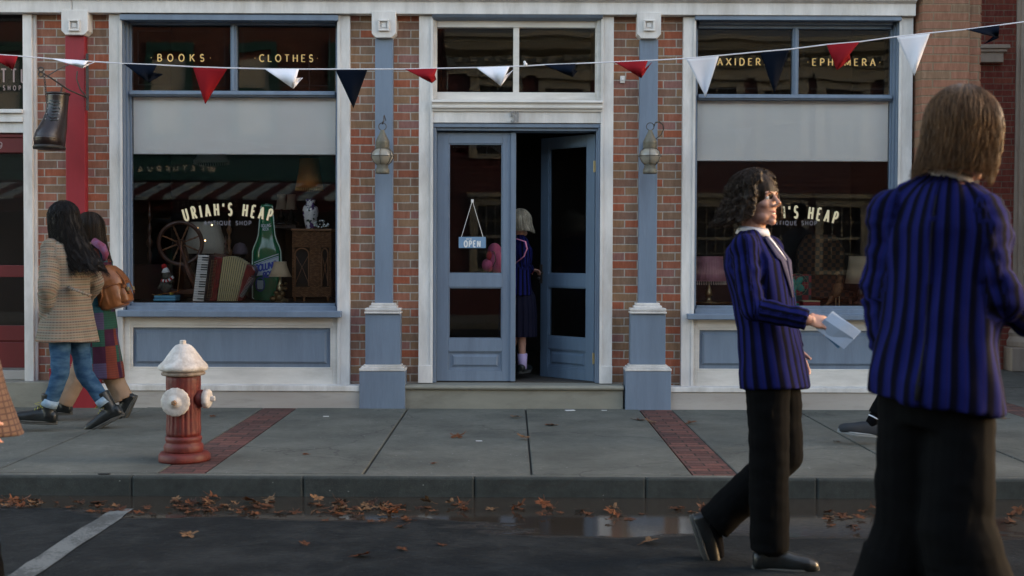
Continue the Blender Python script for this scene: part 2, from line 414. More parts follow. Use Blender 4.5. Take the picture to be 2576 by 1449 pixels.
# ---- generic shop window ------------------------------------------------
def shop_window(tl, tr, bl, br, words, tpanes, tv, bar, main, blind_v, sill, panel, raised, plv, label):
    """tl, tr: outer/inner px of left and right casing; see calls"""
    win = empty('shop_window', None, None); win.parent = shop
    if 'label' in win: pass
    win['label'] = label
    uc = (tl[0] + tr[1]) / 2
    z0 = Z(plv, YT, uc); 
    # casings
    for a, b, s in ((tl[0], tl[1], 1), (tr[0], tr[1], -1)):
        mb = MB()
        xa, xb = X(a, YT), X(b, YT)
        mb.box(xa, xb, YT, YB + .10, z0, zb - .004)
        e = xb if s == 1 else xa
        mb.box(e - .012, e + .012, YT - .008, YT - .0005, z0, zb - .004)   # bead
        mb.build('casing', MAT_TRIM, win, bevel=.003)
    xl, xr = X(tl[1], YT), X(tr[0], YT)
    ml, mr = X(main[0], YG), X(main[1], YG)
    zt = Z(tv[0], YG, uc); zsb = Z(sill[0], YT, uc)
    # blue frame: stepped reveals left, right, top
    mb = MB()
    for (ea, eb) in ((xl, ml), (xr, mr)):
        s = 1 if eb > ea else -1
        wdt = abs(eb - ea)
        for k in range(3):
            x0 = ea + s * wdt * k / 3; x1 = ea + s * wdt * (k + 1) / 3
            yy = YT + .025 + .05 * k
            mb.box(x0, x1, yy, YG + .04, zsb, Z(42, YT, uc) - .0)
    # head mouldings
    zh = Z(42, YT, uc)
    for k in range(3):
        za = zh - (zh - zt) * k / 3; zc = zh - (zh - zt) * (k + 1) / 3
        mb.box(ml + .0005, mr - .0005, YT + .0 + .05 * k, YG + .04, za, zc)
    mb.box(xl + .001, xr - .001, YT - .035, YT + .02, zh - .035, zh + .012)
    # transom bar and mullion
    zb0, zb1 = Z(bar[0], YG - .05, uc), Z(bar[1], YG - .05, uc)
    mb.box(ml, mr, YG - .065, YG + .035, zb1, zb0); mb.box(ml, mr, YG - .085, YG - .0655, zb1 + .012, zb0 - .018)
    mu0, mu1 = X(tpanes[0], YG - .03), X(tpanes[1], YG - .03)
    mb.box(mu0, mu1, YG - .05, YG + .03, zb0 + .001, zt); mb.box((mu0 * .7 + mu1 * .3), (mu0 * .3 + mu1 * .7), YG - .062, YG - .0505, zb0 + .001, zt)
    # bottom sash rail, stepped
    zs = Z(main[2], YG, uc)
    mb.box(ml + .0, mr, YG - .045, YG + .04, zsb, zs)
    mb.box(ml - .02, mr + .02, YG - .10, YG - .0455, zsb, (zs * .6 + zsb * .4))
    mb.build('frame', MAT_BLUE, win, bevel=.003)
    # sill
    mb = MB()
    x0, x1 = X(sill[2], YT - .09), X(sill[3], YT - .09)
    mb.box(x0, x1, YT - .09, YG - .02, Z(sill[1], YT - .09, uc), Z(sill[0], YT - .09, uc))
    mb.build('sill', MAT_BLUE, win, bevel=.006)
    # panes
    zm1 = zb1
    for k, (a, b, za, zc) in enumerate(((ml, mu0, zb0, zt), (mu1, mr, zb0, zt), (ml, mr, zs, zm1))):
        mb = MB(); mb.box(a + .002, b - .002, YG, YG + .005, za + .002, zc - .002)
        mb.build('pane', MAT_GLASS2 if k < 2 else MAT_GLASS, win)
    # blind
    mb = MB(); zbl = Z(blind_v, YG + .05, uc)
    mb.box(ml + .006, mr - .006, YG + .016, YG + .019, zbl, zm1 + .02)
    mb.tube([(ml + .006, YG + .024, zbl + .004), (mr - .006, YG + .024, zbl + .004)], .010, 8)
    mb.build('roller_blind', MAT_BLIND, win)
    # panelled apron below sill
    mb = MB()
    za, zc = z0, Z(sill[1], YT, uc)
    pl, pr, pt, pb = X(panel[0], YT), X(panel[1], YT), Z(panel[2], YT, uc), Z(panel[3], YT, uc)
    yf = YT + .012
    mb.box(xl + .0, pl, yf, YT + .10, za, zc); mb.box(pr, xr, yf, YT + .10, za, zc)
    mb.box(pl, pr, yf, YT + .10, pt, zc); mb.box(pl, pr, yf, YT + .10, za, pb)
    for (a, b, c, d) in ((pl, pl + .02, pb, pt), (pr - .02, pr, pb, pt)): mb.box(a, b, yf + .008, yf + .03, c, d)
    mb.box(pl + .02, pr - .02, yf + .008, yf + .03, pt - .02, pt); mb.box(pl + .02, pr - .02, yf + .008, yf + .03, pb, pb + .02)
    mb.build('apron_frame', MAT_CREAM, win, bevel=.003)
    mb = MB()
    mb.box(pl + .0, pr - .0, yf + .032, yf + .08, pb, pt)
    rl, rr, rt, rb = X(raised[0], YT), X(raised[1], YT), Z(raised[2], YT, uc), Z(raised[3], YT, uc)
    # raised field with chamfered edge
    d = .022; y0, y1 = yf + .0325, yf + .008
    a = [(rl, y0, rb), (rr, y0, rb), (rr, y0, rt), (rl, y0, rt)]; b = [(rl + d, y1, rb + d), (rr - d, y1, rb + d), (rr - d, y1, rt - d), (rl + d, y1, rt - d)]
    for i in range(4): mb.quad(a[i - 1], a[i], b[i], b[i - 1])
    mb.quad(*b)
    mb.box(pl + .0, pl + .004, yf + .01, yf + .0325, pb, pt)
    mb.build('apron_panel', MAT_BLUE, win)
    return win, ml, mr, zs, zb0, zt
w1, w1l, w1r, w1s, w1b, w1t = shop_window((276, 306), (852, 880), 0, 0, None, (582, 597), (64, 228), (229, 243), (334, 845, 762), 388, (782, 798, 294, 857), (325, 836, 819, 930), (337, 822, 832, 916), 968, 'left shop window under gold words BOOKS and CLOTHES')
w2, w2l, w2r, w2s, w2b, w2t = shop_window((1715, 1743), (2259, 2291), 0, 0, None, (1989, 2003), (74, 237), (238, 252), (1751, 2233, 769), 405, (791, 805, 1732, 2263), (1756, 2248, 826, 935), (1768, 2236, 838, 921), 974, 'right shop window under gold words TAXIDERMY and EPHEMERA')
# gold words
def word(s, u0, u1, vt, vb, par, serif=.09, **kw):
    y = YG - .0004; z0, z1 = Z(vb, y, (u0 + u1) / 2), Z(vt, y, (u0 + u1) / 2)
    x0, x1 = X(u0, y), X(u1, y)
    return text_obj('lettering', s, MAT_GOLD, (x0 + x1) / 2, z0, y, z1 - z0, (z1 - z0) * .17, par, serif=serif, total=x1 - x0, vstroke=(z1 - z0) * .10, **kw)
word('.BOOKS.', 381, 532, 137, 154, w1); word('.CLOTHES.', 641, 800, 138, 155, w1)
word('.TAXIDERMY.', 1768, 1966, 147, 164, w2); word('.EPHEMERA.', 2026, 2209, 148, 165, w2)
def heap(uc, vb, width_u, par):
    y = YG - .0004; x = X(uc, y); z = Z(vb, y, uc); sc = YG / FPX
    for mat, dx, dz, dd in ((MAT_SHADE_L, .004, -.004, .001), (MAT_LETTER, 0, 0, .0022)):
        text_obj('lettering', "URIAH'S HEAP", mat, x + dx, z + dz, y, 29 * sc, 5.0 * sc, par, total=width_u * sc, arcr=388 * sc, wscale=.50, depth=dd, serif=.045)
    text_obj('lettering', 'ANTIQUE SHOP', MAT_GREYL, x, Z(566, y, uc), y, 10 * sc, 1.8 * sc, par, total=118 * sc, serif=.08)
heap(573, 541, 216, w1); heap(1995, 548, 214, w2)
# thin ornamental pinstripe round the transom panes
for (a, b, par, wt_, wb_) in ((X(349, YG), X(567, YG), w1, w1t, w1b), (X(612, YG), X(830, YG), w1, w1t, w1b), (X(1765, YG), X(1975, YG), w2, w2t, w2b), (X(2016, YG), X(2220, YG), w2, w2t, w2b)):
    mb = MB(); zz0, zz1 = wb_ + .055, wt_ - .05; t = .0022; y = YG - .001
    for (p, q, r_, s_) in ((a, b, zz0, zz0 + t), (a, b, zz1 - t, zz1), (a, a + t, zz0 + t, zz1 - t), (b - t, b, zz0 + t, zz1 - t)):
        mb.quad((p, y, r_), (q, y, r_), (q, y, s_), (p, y, s_))
    mb.build('pinstripe', M('black_pinstripe', (.02, .02, .02), .5), par)

# ---- plinths -------------------------------------------------------------
def plinth(u0, u1, v0, v1, par, uc, mcap=MAT_TRIM):
    y = 10.70; mb = MB()
    x0, x1 = X(u0, y, 1000), X(u1, y, 1000)
    mb.box(x0, x1, y, YB + .2, -.02, Z(v1, y, uc)); mb.build('plinth', MAT_PLINTH, par, bevel=.004)
    mb = MB(); mb.box(x0, x1, y - .012, YB + .2, Z(v1, y, uc) + .002, Z(v0, y, uc)); mb.build('plinth_cap', mcap, par, bevel=.005)
plinth(246, 905, 969, 984, shop, 575); plinth(1684, 2292, 975, 988, shop, 1980)
# ---- pilasters -------------------------------------------------------------
def pilaster(uc, cap, shaft, vcap, mats, par, name='pilaster', full=True):
    p = empty(name, None, None); p.parent = par
    ys, yp, yb = 10.785, 10.715, 10.672
    xa, xb = X(shaft[0], ys, 400), X(shaft[1], ys, 400)
    zc = Z(vcap, ys, uc)
    mb = MB(); mb.box(xa, xb, ys, YB + .02, Z(764, ys, uc) if full else .3, zc); mb.build('shaft', mats[0], p, bevel=.005)
    # capital block with cut corners and square boss
    y = ys - .05; c0, c1 = X(cap[0], y, 70), X(cap[1], y, 70); zt = 3.34
    mb = MB(); k = .035
    mb.prism([(c0, zt), (c0, zc + k), (c0 + k, zc), (c1 - k, zc), (c1, zc + k), (c1, zt)], y, YB + .02)
    m = (c0 + c1) / 2; zm = Z(64, y, uc); q = .048
    for (a, b, c, d) in ((m - q, m + q, zm + q - .016, zm + q), (m - q, m + q, zm - q, zm - q + .016), (m - q, m - q + .016, zm - q + .016, zm + q - .016), (m + q - .016, m + q, zm - q + .016, zm + q - .016)):
        mb.box(a, b, y - .022, y - .0005, c, d)
    mb.box(m - .02, m + .02, y - .008, y - .0005, zm - .02, zm + .02)
    mb.build('capital', MAT_TRIM, p, bevel=.004)
    cx = (xa + xb) / 2; hw, hb = .148, .192
    mb = MB(); z1 = Z(789, yp, uc); z2 = Z(917, yp, uc); z3 = Z(934, yb, uc)
    mb.box(cx - hw, cx + hw, yp, YB + .02, z2, z1); mb.build('pedestal', mats[0], p, bevel=.004)
    mb = MB(); mb.box(cx - hb, cx + hb, yb, YB + .02, -.01, z3); mb.build('base', mats[0], p, bevel=.004)
    mb = MB(); zz = Z(762, ys, uc)
    for i, (ww, yy, a, b) in enumerate(((hw - .045, ys - .03, zz - .022, zz), (hw - .03, ys - .045, zz - .042, zz - .0225), (hw + .002, yp - .02, zz - .063, zz - .0425), (hw - .008, yp - .01, zz - .070, zz - .0635), (hw + .006, yp - .024, z1 + .001, zz - .0705))):
        mb.box(cx - ww, cx + ww, yy, YB + .018, a, b)
    mb.build('upper_moulding', MAT_TRIM if mats[0] is not MAT_RED else MAT_RED, p, bevel=.004)
    mb = MB(); h = z2 - z3
    mb.box(cx - hw - .012, cx + hw + .012, yp - .016, YB + .018, z3 + h * .72, z2 - .001)
    mb.box(cx - hb + .012, cx + hb - .012, yb + .012, YB + .018, z3 + h * .42, z3 + h * .715)
    mb.box(cx - hb - .003, cx + hb + .003, yb - .006, YB + .018, z3 + .001, z3 + h * .415)
    mb.build('lower_moulding', MAT_TRIM if mats[0] is not MAT_RED else MAT_RED, p, bevel=.004)
    return p
pilaster(965, (935, 996), (943, 988), 97, (MAT_BLUE,), shop)
pilaster(1630, (1603, 1663), (1608, 1654), 99, (MAT_BLUE,), shop)
pilaster(190, (154, 221), (165, 214), 90, (MAT_RED,), neigh)

# ---- doorway ---------------------------------------------------------------
dw = empty('doorway', None, None); dw.parent = shop
z0 = Z(964, YT)
dl0, dl1, dr0, dr1 = X(1053, YT), X(1086, YT), X(1513, YT), X(1541, YT)
for a, b, e in ((dl0, dl1, dl1), (dr0, dr1, dr0)):
    mb = MB(); mb.box(a, b, YT, YB + .12, z0, zb - .004); mb.box(e - .014, e + .01, YT - .01, YT - .0005, z0, zb - .004)
    mb.box(a - .002, b + .002, YT - .012, YB + .1, z0, z0 + .15)
    mb.build('casing', MAT_TRIM, dw, bevel=.003)
# transom light
mb = MB(); yt = YT + .05
za, zc = Z(50, yt), Z(252, yt)
pl0, pl1, pr0, pr1 = X(1098, yt), X(1289, yt), X(1304, yt), X(1495, yt)
pt, pb = Z(69, yt), Z(232, yt)
mb.box(dl1, pl0, yt, yt + .08, zc, za); mb.box(pr1, dr0, yt, yt + .08, zc, za)
mb.box(pl0, pr1, yt, yt + .08, pt, za); mb.box(pl0, pr1, yt, yt + .08, zc, pb); mb.box(pl1, pr0, yt + .004, yt + .075, pb, pt)
mb.box(dl1, pl0 - .012, yt - .03, yt - .0005, zc, za); mb.box(pr1 + .012, dr0, yt - .03, yt - .0005, zc, za)
mb.build('transom_frame', MAT_CREAM, dw, bevel=.004)
mb = MB(); mb.mould([(YT - .03, Z(38, YT)), (YT - .05, Z(40, YT)), (YT - .03, Z(46, YT)), (YT + .03, Z(50, YT)), (YT + .12, Z(50, YT)), (YT + .12, Z(38, YT))], dl1 + .001, dr0 - .001); mb.build('head_moulding', MAT_BLUE, dw, bevel=.002)
for a, b in ((pl0, pl1), (pr0, pr1)):
    mb = MB(); mb.box(a + .002, b - .002, yt + .045, yt + .05, pb + .002, pt - .002); mb.build('transom_pane', MAT_GLASS2, dw)
# cornice and frieze with number
mb = MB(); c0 = Z(252, YT)
prof = [(YT + .1, c0), (YT - .02, c0)]
for (vv, yy) in ((254, -.05), (259, -.055), (262, -.035), (266, -.03), (269, -.042), (273, -.04), (276, -.02), (281, -.015)): prof.append((YT + yy, Z(vv, YT)))
prof += [(YT + .1, Z(281, YT))]
mb.mould(prof, dl1 + .001, dr0 - .001); mb.build('cornice', MAT_CREAM, dw, bevel=.002)
mb = MB(); mb.box(dl1 + .001, dr0 - .001, YT + .0, YT + .1, Z(309, YT), Z(281, YT) - .001); mb.build('frieze', MAT_TRIM, dw, bevel=.002)
mb = MB()
for s_, cu in (('5', 1289), ('1', 1300)):
    text_mesh(mb, s_, lambda px, pz, d, cu=cu: (X(cu, YT) + px, YT - .012 - d, Z(307.5, YT) + pz), 25 / 296, 4.4 / 296, wscale=.72)
o = mb.build('house_number', MAT_NUM, dw)
sm = o.modifiers.new('solid', 'SOLIDIFY'); sm.thickness = .009; sm.offset = 0
# blue jambs and head
mb = MB(); j0, j1 = X(1099, YT + .12), X(1497, YT + .12); zt = Z(331, YT + .12); zfl = Z(961, YT + .1)
mb.box(dl1 + .001, j0, YT + .04, YT + .26, zfl, Z(310, YT)); mb.box(j1, dr0 - .001, YT + .04, YT + .26, zfl, Z(310, YT))
mb.box(j0, j1, YT + .04, YT + .26, zt, Z(310, YT))
mb.box(dl1 + .001, dr0 - .001, YT + .012, YT + .0395, Z(320, YT), Z(310, YT) - .001)
mb.box(dl1 + .001, dl1 + .03, YT + .015, YT + .0395, zfl, Z(320.5, YT)); mb.box(dr0 - .03, dr0 - .001, YT + .015, YT + .0395, zfl, Z(320.5, YT))
mb.build('jamb', MAT_BLUE, dw, bevel=.003)
# door leaves (local: hinge at x=0, leaf to +x*s, front at y=0)
DW, DH = (X(1298, YT + .1) - X(1098, YT + .1)), Z(334, YT + .1) - Z(959, YT + .1)
def leaf(s, mat, name_label):
    d = empty('door', None, None); d.parent = shop
    d['label'] = name_label
    sc = 1 / 296.0
    q = lambda px: s * px * sc
    T = .045
    g0, g1 = 29, 166           # glass from hinge edge in px of the leaf
    zz = lambda v: (959 - v) * DH / 625
    mb = MB()
    for a, b in ((0, g0), (g1, 200 - (0 if s > 0 else 6))): mb.box(q(a), q(b), 0, T, 0, DH)
    for v0, v1 in ((334, 361), (689, 722), (853, 884), (932, 959)): mb.box(q(g0), q(g1), .0004, T - .0004, zz(v1), zz(v0))
    # glazing beads
    for (v0, v1) in ((361, 689), (722, 853), (884, 932)):
        t = 3.2
        mb.box(q(g0), q(g0 + t), .008, T - .008, zz(v1), zz(v0)); mb.box(q(g1 - t), q(g1), .008, T - .008, zz(v1), zz(v0))
        mb.box(q(g0 + t), q(g1 - t), .008, T - .008, zz(v0 + t), zz(v0)); mb.box(q(g0 + t), q(g1 - t), .008, T - .008, zz(v1), zz(v1 - t))
    mb.build('leaf_frame', mat, d, bevel=.003)
    mb = MB(); mb.box(q(g0 + 3), q(g1 - 3), .02, T - .018, zz(929), zz(887))
    a0, a1, b0, b1 = q(g0 + 9), q(g1 - 9), zz(923), zz(892)
    cp = [(a0, .0195, b0), (a1, .0195, b0), (a1, .0195, b1), (a0, .0195, b1)]; k = .018 * s
    cq = [(a0 + k, .006, b0 + .018), (a1 - k, .006, b0 + .018), (a1 - k, .006, b1 - .018), (a0 + k, .006, b1 - .018)]
    for i in range(4): mb.quad(cp[i - 1], cp[i], cq[i], cq[i - 1])
    mb.quad(*cq); mb.build('bottom_panel', mat, d)
    for (v0, v1) in ((361, 689), (722, 853)):
        mb = MB(); mb.box(q(g0 + 1), q(g1 - 1), .020, .024, zz(v1), zz(v0)); mb.build('door_pane', MAT_GLASS if s > 0 else MAT_GLASSD, d)
    return d
dL = leaf(1, MAT_BLUE, 'closed left leaf'); dL.location = (X(1099, YT + .1), YT + .1, Z(959, YT + .1))
mb = MB(); mb.box(187 / 296, 199.5 / 296, -.016, -.0005, 0, DH); mb.build('astragal', MAT_BLUE, dL, bevel=.003)
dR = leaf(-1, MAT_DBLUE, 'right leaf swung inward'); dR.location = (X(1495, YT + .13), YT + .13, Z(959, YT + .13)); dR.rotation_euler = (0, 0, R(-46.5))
# latch side ironmongery
mb = MB(); mb.box(-196 / 296, -186 / 296, -.006, -.0005, (959 - 712) / 296, (959 - 662) / 296)
mb.tube([(-190 / 296, -.006, .93), (-190 / 296, -.05, .93), (-178 / 296, -.055, .93), (-168 / 296, -.055, .925)], .008, 8)
mb.ell((-191 / 296, -.03, .88), .014); mb.build('handle', MAT_IRON, dR, bevel=.001)
for hv in (412, 900):
    mb = MB(); mb.box(-.012, .012, -.006, .004, (959 - hv) / 296 - .045, (959 - hv) / 296 + .045); mb.tube([(0, -.008, (959 - hv) / 296 - .05), (0, -.008, (959 - hv) / 296 + .05)], .005, 8); mb.build('hinge', MAT_BRASS, dR)
# step
mb = MB(); ys = 10.69; s0, s1 = X(1018, ys), X(1571, ys)
mb.box(s0 + .003, s1 - .003, ys + .02, YB + .3, -.02, Z(982, ys)); mb.build('step_riser', MAT_STEP, dw, bevel=.003)
mb = MB(); zt_ = Z(969.5, ys); zu_ = Z(982, ys) + .001
mb.mould([(ys + .01, zu_), (ys - .008, zu_ + .006), (ys - .014, (zu_ + zt_) / 2), (ys - .008, zt_ - .006), (ys + .01, zt_), (YB + .5, zt_ + .006), (YB + .5, zu_)], s0 + .002, s1 - .002); mb.build('threshold', MAT_STEP, dw, bevel=.003)

# ---- interior -----------------------------------------------------------
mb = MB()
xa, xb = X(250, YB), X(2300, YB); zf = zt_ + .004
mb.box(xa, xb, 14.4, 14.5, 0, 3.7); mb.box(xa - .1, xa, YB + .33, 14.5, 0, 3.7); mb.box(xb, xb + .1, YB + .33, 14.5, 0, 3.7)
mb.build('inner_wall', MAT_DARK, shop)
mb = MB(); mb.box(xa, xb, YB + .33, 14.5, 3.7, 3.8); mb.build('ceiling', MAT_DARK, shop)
mb = MB(); mb.box(X(1062, YB), X(1534, YB), YB + .05, 14.4, zf - .04, zf + .006)
mb.build('shop_floor', M('dark_floor', (.05, .042, .035), .7, .3, 5), shop)
PLAT = {}
for nm, (a, b, v) in {'L': (306, 856, 762), 'R': (1740, 2262, 769)}.items():
    z = Z(v, YG + .05) - .004; PLAT[nm] = z
    mb = MB(); mb.box(X(a, YG), X(b, YG), YG + .02, YG + 1.1, z - .05, z); mb.build('display_floor', MAT_DWOOD, shop)
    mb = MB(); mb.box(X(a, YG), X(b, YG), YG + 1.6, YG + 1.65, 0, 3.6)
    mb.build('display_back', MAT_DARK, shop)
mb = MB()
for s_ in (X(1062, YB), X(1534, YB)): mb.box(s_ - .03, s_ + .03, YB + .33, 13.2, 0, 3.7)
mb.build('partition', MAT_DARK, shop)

# ---- right corner pier and set-back building -----------------------------
mb = MB(); yp = 10.72
a, b, c, d = X(2292, YB), X(2314, yp), X(2432, yp), X(2457, yp + .06)
for (poly) in ([(a, YB + .3), (a, YB - .03), (b, yp), (c, yp), (c, YB + .3)],):
    lo = [mb.v((p[0], p[1], 0)) for p in poly]; hi = [mb.v((p[0], p[1], 7.6)) for p in poly]
    mb.f(lo); mb.f(hi)
    for i in range(len(lo)): mb.f([lo[i - 1], lo[i], hi[i], hi[i - 1]])
mb.box(c + .0005, d, yp + .05, 14.4, 0, 7.6)
mb.build('corner_pier', MAT_BRICK2, shop)
mb = MB(); xx = d
for i in range(50):
    z_ = i * .0697
    mb.box(xx + .001, xx + .018 + .012 * (i % 2), yp + .07 + .03 * (i % 2), yp + .30, z_ + .006, z_ + .0635)
mb.build('toothed_bricks', MAT_BRICK2, shop, bevel=.003)
back = empty('set_back_building', 'deep red brick building with fluted stone column, set back at the right edge', 'building')
yb_ = 14.6
mb = MB(); mb.box(X(2400, yb_), X(2548, yb_), yb_, yb_ + .4, 0, 8); mb.box(X(2548, yb_), 12, yb_ + .8, yb_ + 1.1, 0, 8); mb.build('wall', MAT_BRICK3, back)
mb = MB()
for k, (e, v0, v1) in enumerate(((.0, 155, 130), (.03, 130, 122), (.055, 122, 112))):
    mb.box(X(2440, yb_ - .1), X(2518, yb_ - .1) + e, yb_ - .1 - e, yb_ - .002, Z(v0, yb_), Z(v1, yb_) - .001)
mb.build('impost_moulding', MAT_STONE, back, bevel=.006)
cxr = X(2600, yb_ - .1); rr = X(2600, yb_ - .1) - X(2549, yb_ - .1)
mb = MB(); mb.lathe([(rr, .95), (rr, 1.05), (rr * .93, 5.4)], (cxr, yb_ + .1, 0), 96, flute=lambda k, i, a: -.045 * abs(math.sin(a * 12)) ** .7); mb.build('column_shaft', MAT_STONE, back)
mb = MB(); z8 = Z(842, yb_ - .1)
mb.lathe([(rr * 1.18, z8 - .12), (rr * 1.2, z8 - .06), (rr * 1.08, z8), (rr * 1.12, z8 + .04), (rr * 1.02, z8 + .09)], (cxr, yb_ + .1, 0), 40)
mb.box(cxr - rr * 1.25, cxr + rr * 2.2, yb_ - .25, yb_ + .7, 0, z8 - .1205); mb.build('column_base', MAT_STONE, back, bevel=.01)
mb = MB(); mb.box(6.9, 14, 9.6, 10.0, 0, 8.5); mb.box(6.9, 7.2, 10.0, 15.5, 0, 8.5); mb.build('wall', MAT_BRICK3, back)  # unseen wall added beyond the right edge to shade the sidewalk

# ---- neighbour shop at left ------------------------------------------------
yn = YT
mb = MB(); mb.box(X(60, yn), X(83, yn), yn, YB + .1, Z(968, yn), zb - .004); mb.box(X(83, yn) + .001, X(90, yn), yn + .03, YB + .1, Z(968, yn), zb - .004); mb.build('casing', MAT_TRIM, neigh, bevel=.003)
xL = X(-420, YG); xR = X(60, yn)
nd_ = empty('red_door', None, None); nd_.parent = neigh
yd = YT + .12
mb = MB()
mb.box(xL, xR, YT + .02, YT + .2, Z(338, YT), Z(312, YT)); mb.box(xL, xR, YT - .01, YT + .2, Z(312, YT) + .001, Z(300, YT)); mb.box(xL, xR, YT + .0, YT + .2, Z(300, YT) + .001, Z(290, YT)); mb.box(xL, xR, YT - .03, YT + .2, Z(290, YT) + .001, Z(280, YT)); mb.build('transom_cornice', MAT_TRIM, neigh, bevel=.003)
mb = MB(); xa = X(58, yd) + .03
mb.box(xL, xR, YT + .06, YT + .2, Z(390, yd), Z(338.5, yd)); mb.box(xL, xR, YT + .045, YT + .0595, Z(352, yd), Z(345, yd)); mb.build('door_head', MAT_DRED, nd_, bevel=.003)
text_obj('house_number', '49', M('pink_grey_numeral', (.36, .26, .25), .5), X(4, yd), Z(379, YT + .06), YT + .058, 16 / 296, 2.4 / 296, nd_)
mb = MB()
for v0, v1 in ((672, 702), (824, 862), (866, 930)): mb.box(xL, xR, yd, yd + .05, Z(v1, yd), Z(v0, yd))
mb.box(xL, xR, yd + .012, yd + .05, Z(866, yd), Z(862, yd)); mb.box(X(40, yd), X(62, yd) + .1, yd + .004, yd + .06, Z(935, yd), Z(390, yd)) if False else None
mb.build('door_rail', MAT_DRED, nd_, bevel=.004)
mb = MB(); mb.box(xL, xR + .02, yd + .02, yd + .025, Z(824, yd), Z(390, yd)); mb.build('door_pane', MAT_GLASS, nd_)
mb = MB(); mb.box(xL, xR + .02, yd + .02, yd + .025, Z(280, yd), Z(50, yd)); mb.build('transom_pane', MAT_GLASS2, neigh)
text_obj('lettering', 'BOTTLE', M('pale_pink_letter', (.42, .30, .28), .6), X(20, yd), Z(211, yd), yd + .018, 32 / 290, 4 / 290, neigh, total=136 / 290, wscale=.62)
text_obj('lettering', 'SHOP', M('pale_pink_letter', (.42, .30, .28), .6), X(31, yd), Z(231, yd), yd + .018, 11 / 290, 1.8 / 290, neigh, total=44 / 290, wscale=.75)
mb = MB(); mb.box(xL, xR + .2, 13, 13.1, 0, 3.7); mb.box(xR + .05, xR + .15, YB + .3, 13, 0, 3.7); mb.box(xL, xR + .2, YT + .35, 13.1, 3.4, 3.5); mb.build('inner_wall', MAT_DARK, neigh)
y = 10.70
mb = MB(); mb.box(X(-900, y), X(131, y), y, YT + .5, -.02, Z(966, y)); mb.build('step', MAT_STEP, neigh, bevel=.005)
mb = MB(); mb.box(xL, xR, YT + .1, YT + .5, Z(966, y) + .001, Z(936, yd)); mb.build('threshold', MAT_PLINTH, neigh, bevel=.005)
mb = MB(); mb.box(X(-900, YB), xL - .01, YB, YB + .3, .0, zb + .3); mb.build('brick_pier', MAT_BRICK, neigh)
# ================================================================ ground
CURB_Y, ROADZ = 7.39, -0.116
def ground_mat(name, col, spk, dirt, rough=.85, joint=None, bs=0.5, bscale=120):
    m, nt = new_mat(name)
    o = nd(nt, 'TexCoord', out=3)
    n1 = nd(nt, 'TexNoise', {'Vector': o, 'Scale': 1.7, 'Detail': 8.0, 'Roughness': .62})
    st = nd(nt, 'Mapping', {'Vector': o, 'Scale': (1, 6, 1)})
    n2 = nd(nt, 'TexNoise', {'Vector': st, 'Scale': 14.0, 'Detail': 6.0, 'Roughness': .7})
    n3 = nd(nt, 'TexNoise', {'Vector': o, 'Scale': 260.0, 'Detail': 2.0})
    vr = nd(nt, 'TexVoronoi', {'Vector': o, 'Scale': 13.0, 'Randomness': 1.0})
    c = mixc(nt, ramp(nt, n1, [(.35, 0.0), (.68, 1.0)]), col, dirt)
    c = mixc(nt, 1.0, c, ramp(nt, n2, [(.32, .55), (.66, 1.0)]), 'MULTIPLY')
    n4 = nd(nt, 'TexNoise', {'Vector': o, 'Scale': 5.5, 'Detail': 9.0, 'Roughness': .75})
    c = mixc(nt, ramp(nt, n4, [(.56, 0.0), (.68, .6)]), c, tuple(x * .55 for x in dirt))
    ck = nd(nt, 'TexVoronoi', {'Vector': nd(nt, 'VectorMath', {0: o, 1: nd(nt, 'VectorMath', {0: nd(nt, 'TexNoise', {'Vector': o, 'Scale': 2.5, 'Detail': 6.0}, out=1), 1: (.5, .5, .5)}, operation='MULTIPLY')}, operation='ADD'), 'Scale': .42}, feature='DISTANCE_TO_EDGE')
    c = mixc(nt, ramp(nt, ck, [(.0, .75), (.0035, .0)]), c, (.03, .03, .027))
    c = mixc(nt, ramp(nt, n3, [(.58, 0.0), (.75, .55)]), c, spk)
    c = mixc(nt, ramp(nt, vr, [(.030, .9), (.050, 0.0)]), c, tuple(min(.6, x * 2.6) for x in spk))
    h = mth(nt, 'ADD', n3, mth(nt, 'MULTIPLY', n2, .6))
    return finish(m, nt, c, rough, h, bs, .004, .35)
MAT_CONC = ground_mat('sidewalk_concrete', (.158, .160, .136), (.32, .31, .28), (.078, .082, .070))
MAT_KERB = ground_mat('kerb_concrete', (.050, .058, .054), (.12, .12, .11), (.030, .037, .035))  # darker than the slabs: kerb-face shade and wet grime put into the colour
MAT_PAVER = brick_mat('red_pavers', [(.16,.062,.050), (.12,.050,.042), (.19,.078,.060), (.10,.048,.042), (.15,.07,.058)], (.030, .025, .022), bh=.098, bw=.20, joint=.0055, vy=True)
# road with a wet gutter
m, nt = new_mat('asphalt'); o = nd(nt, 'TexCoord', out=3)
sx = nt.nodes.new('ShaderNodeSeparateXYZ'); nt.links.new(o, sx.inputs[0])
n1 = nd(nt, 'TexNoise', {'Vector': o, 'Scale': 180.0, 'Detail': 3.0}); vr = nd(nt, 'TexVoronoi', {'Vector': o, 'Scale': 26.0})
n2 = nd(nt, 'TexNoise', {'Vector': nd(nt, 'Mapping', {'Vector': o, 'Scale': (.55, 1.6, 1)}), 'Scale': 2.2, 'Detail': 5.0})
n0 = nd(nt, 'TexNoise', {'Vector': o, 'Scale': .8, 'Detail': 4.0})
edge = mth(nt, 'ADD', sx.outputs[1], mth(nt, 'MULTIPLY', mth(nt, 'SUBTRACT', n2, .5), .9))
edge = mth(nt, 'ADD', edge, mth(nt, 'MULTIPLY', mth(nt, 'MINIMUM', sx.outputs[0], .4), .18))
wet = nd(nt, 'MapRange', {'Value': edge, 'From Min': 6.44, 'From Max': 6.51})
damp = nd(nt, 'MapRange', {'Value': edge, 'From Min': 6.2, 'From Max': 6.8})
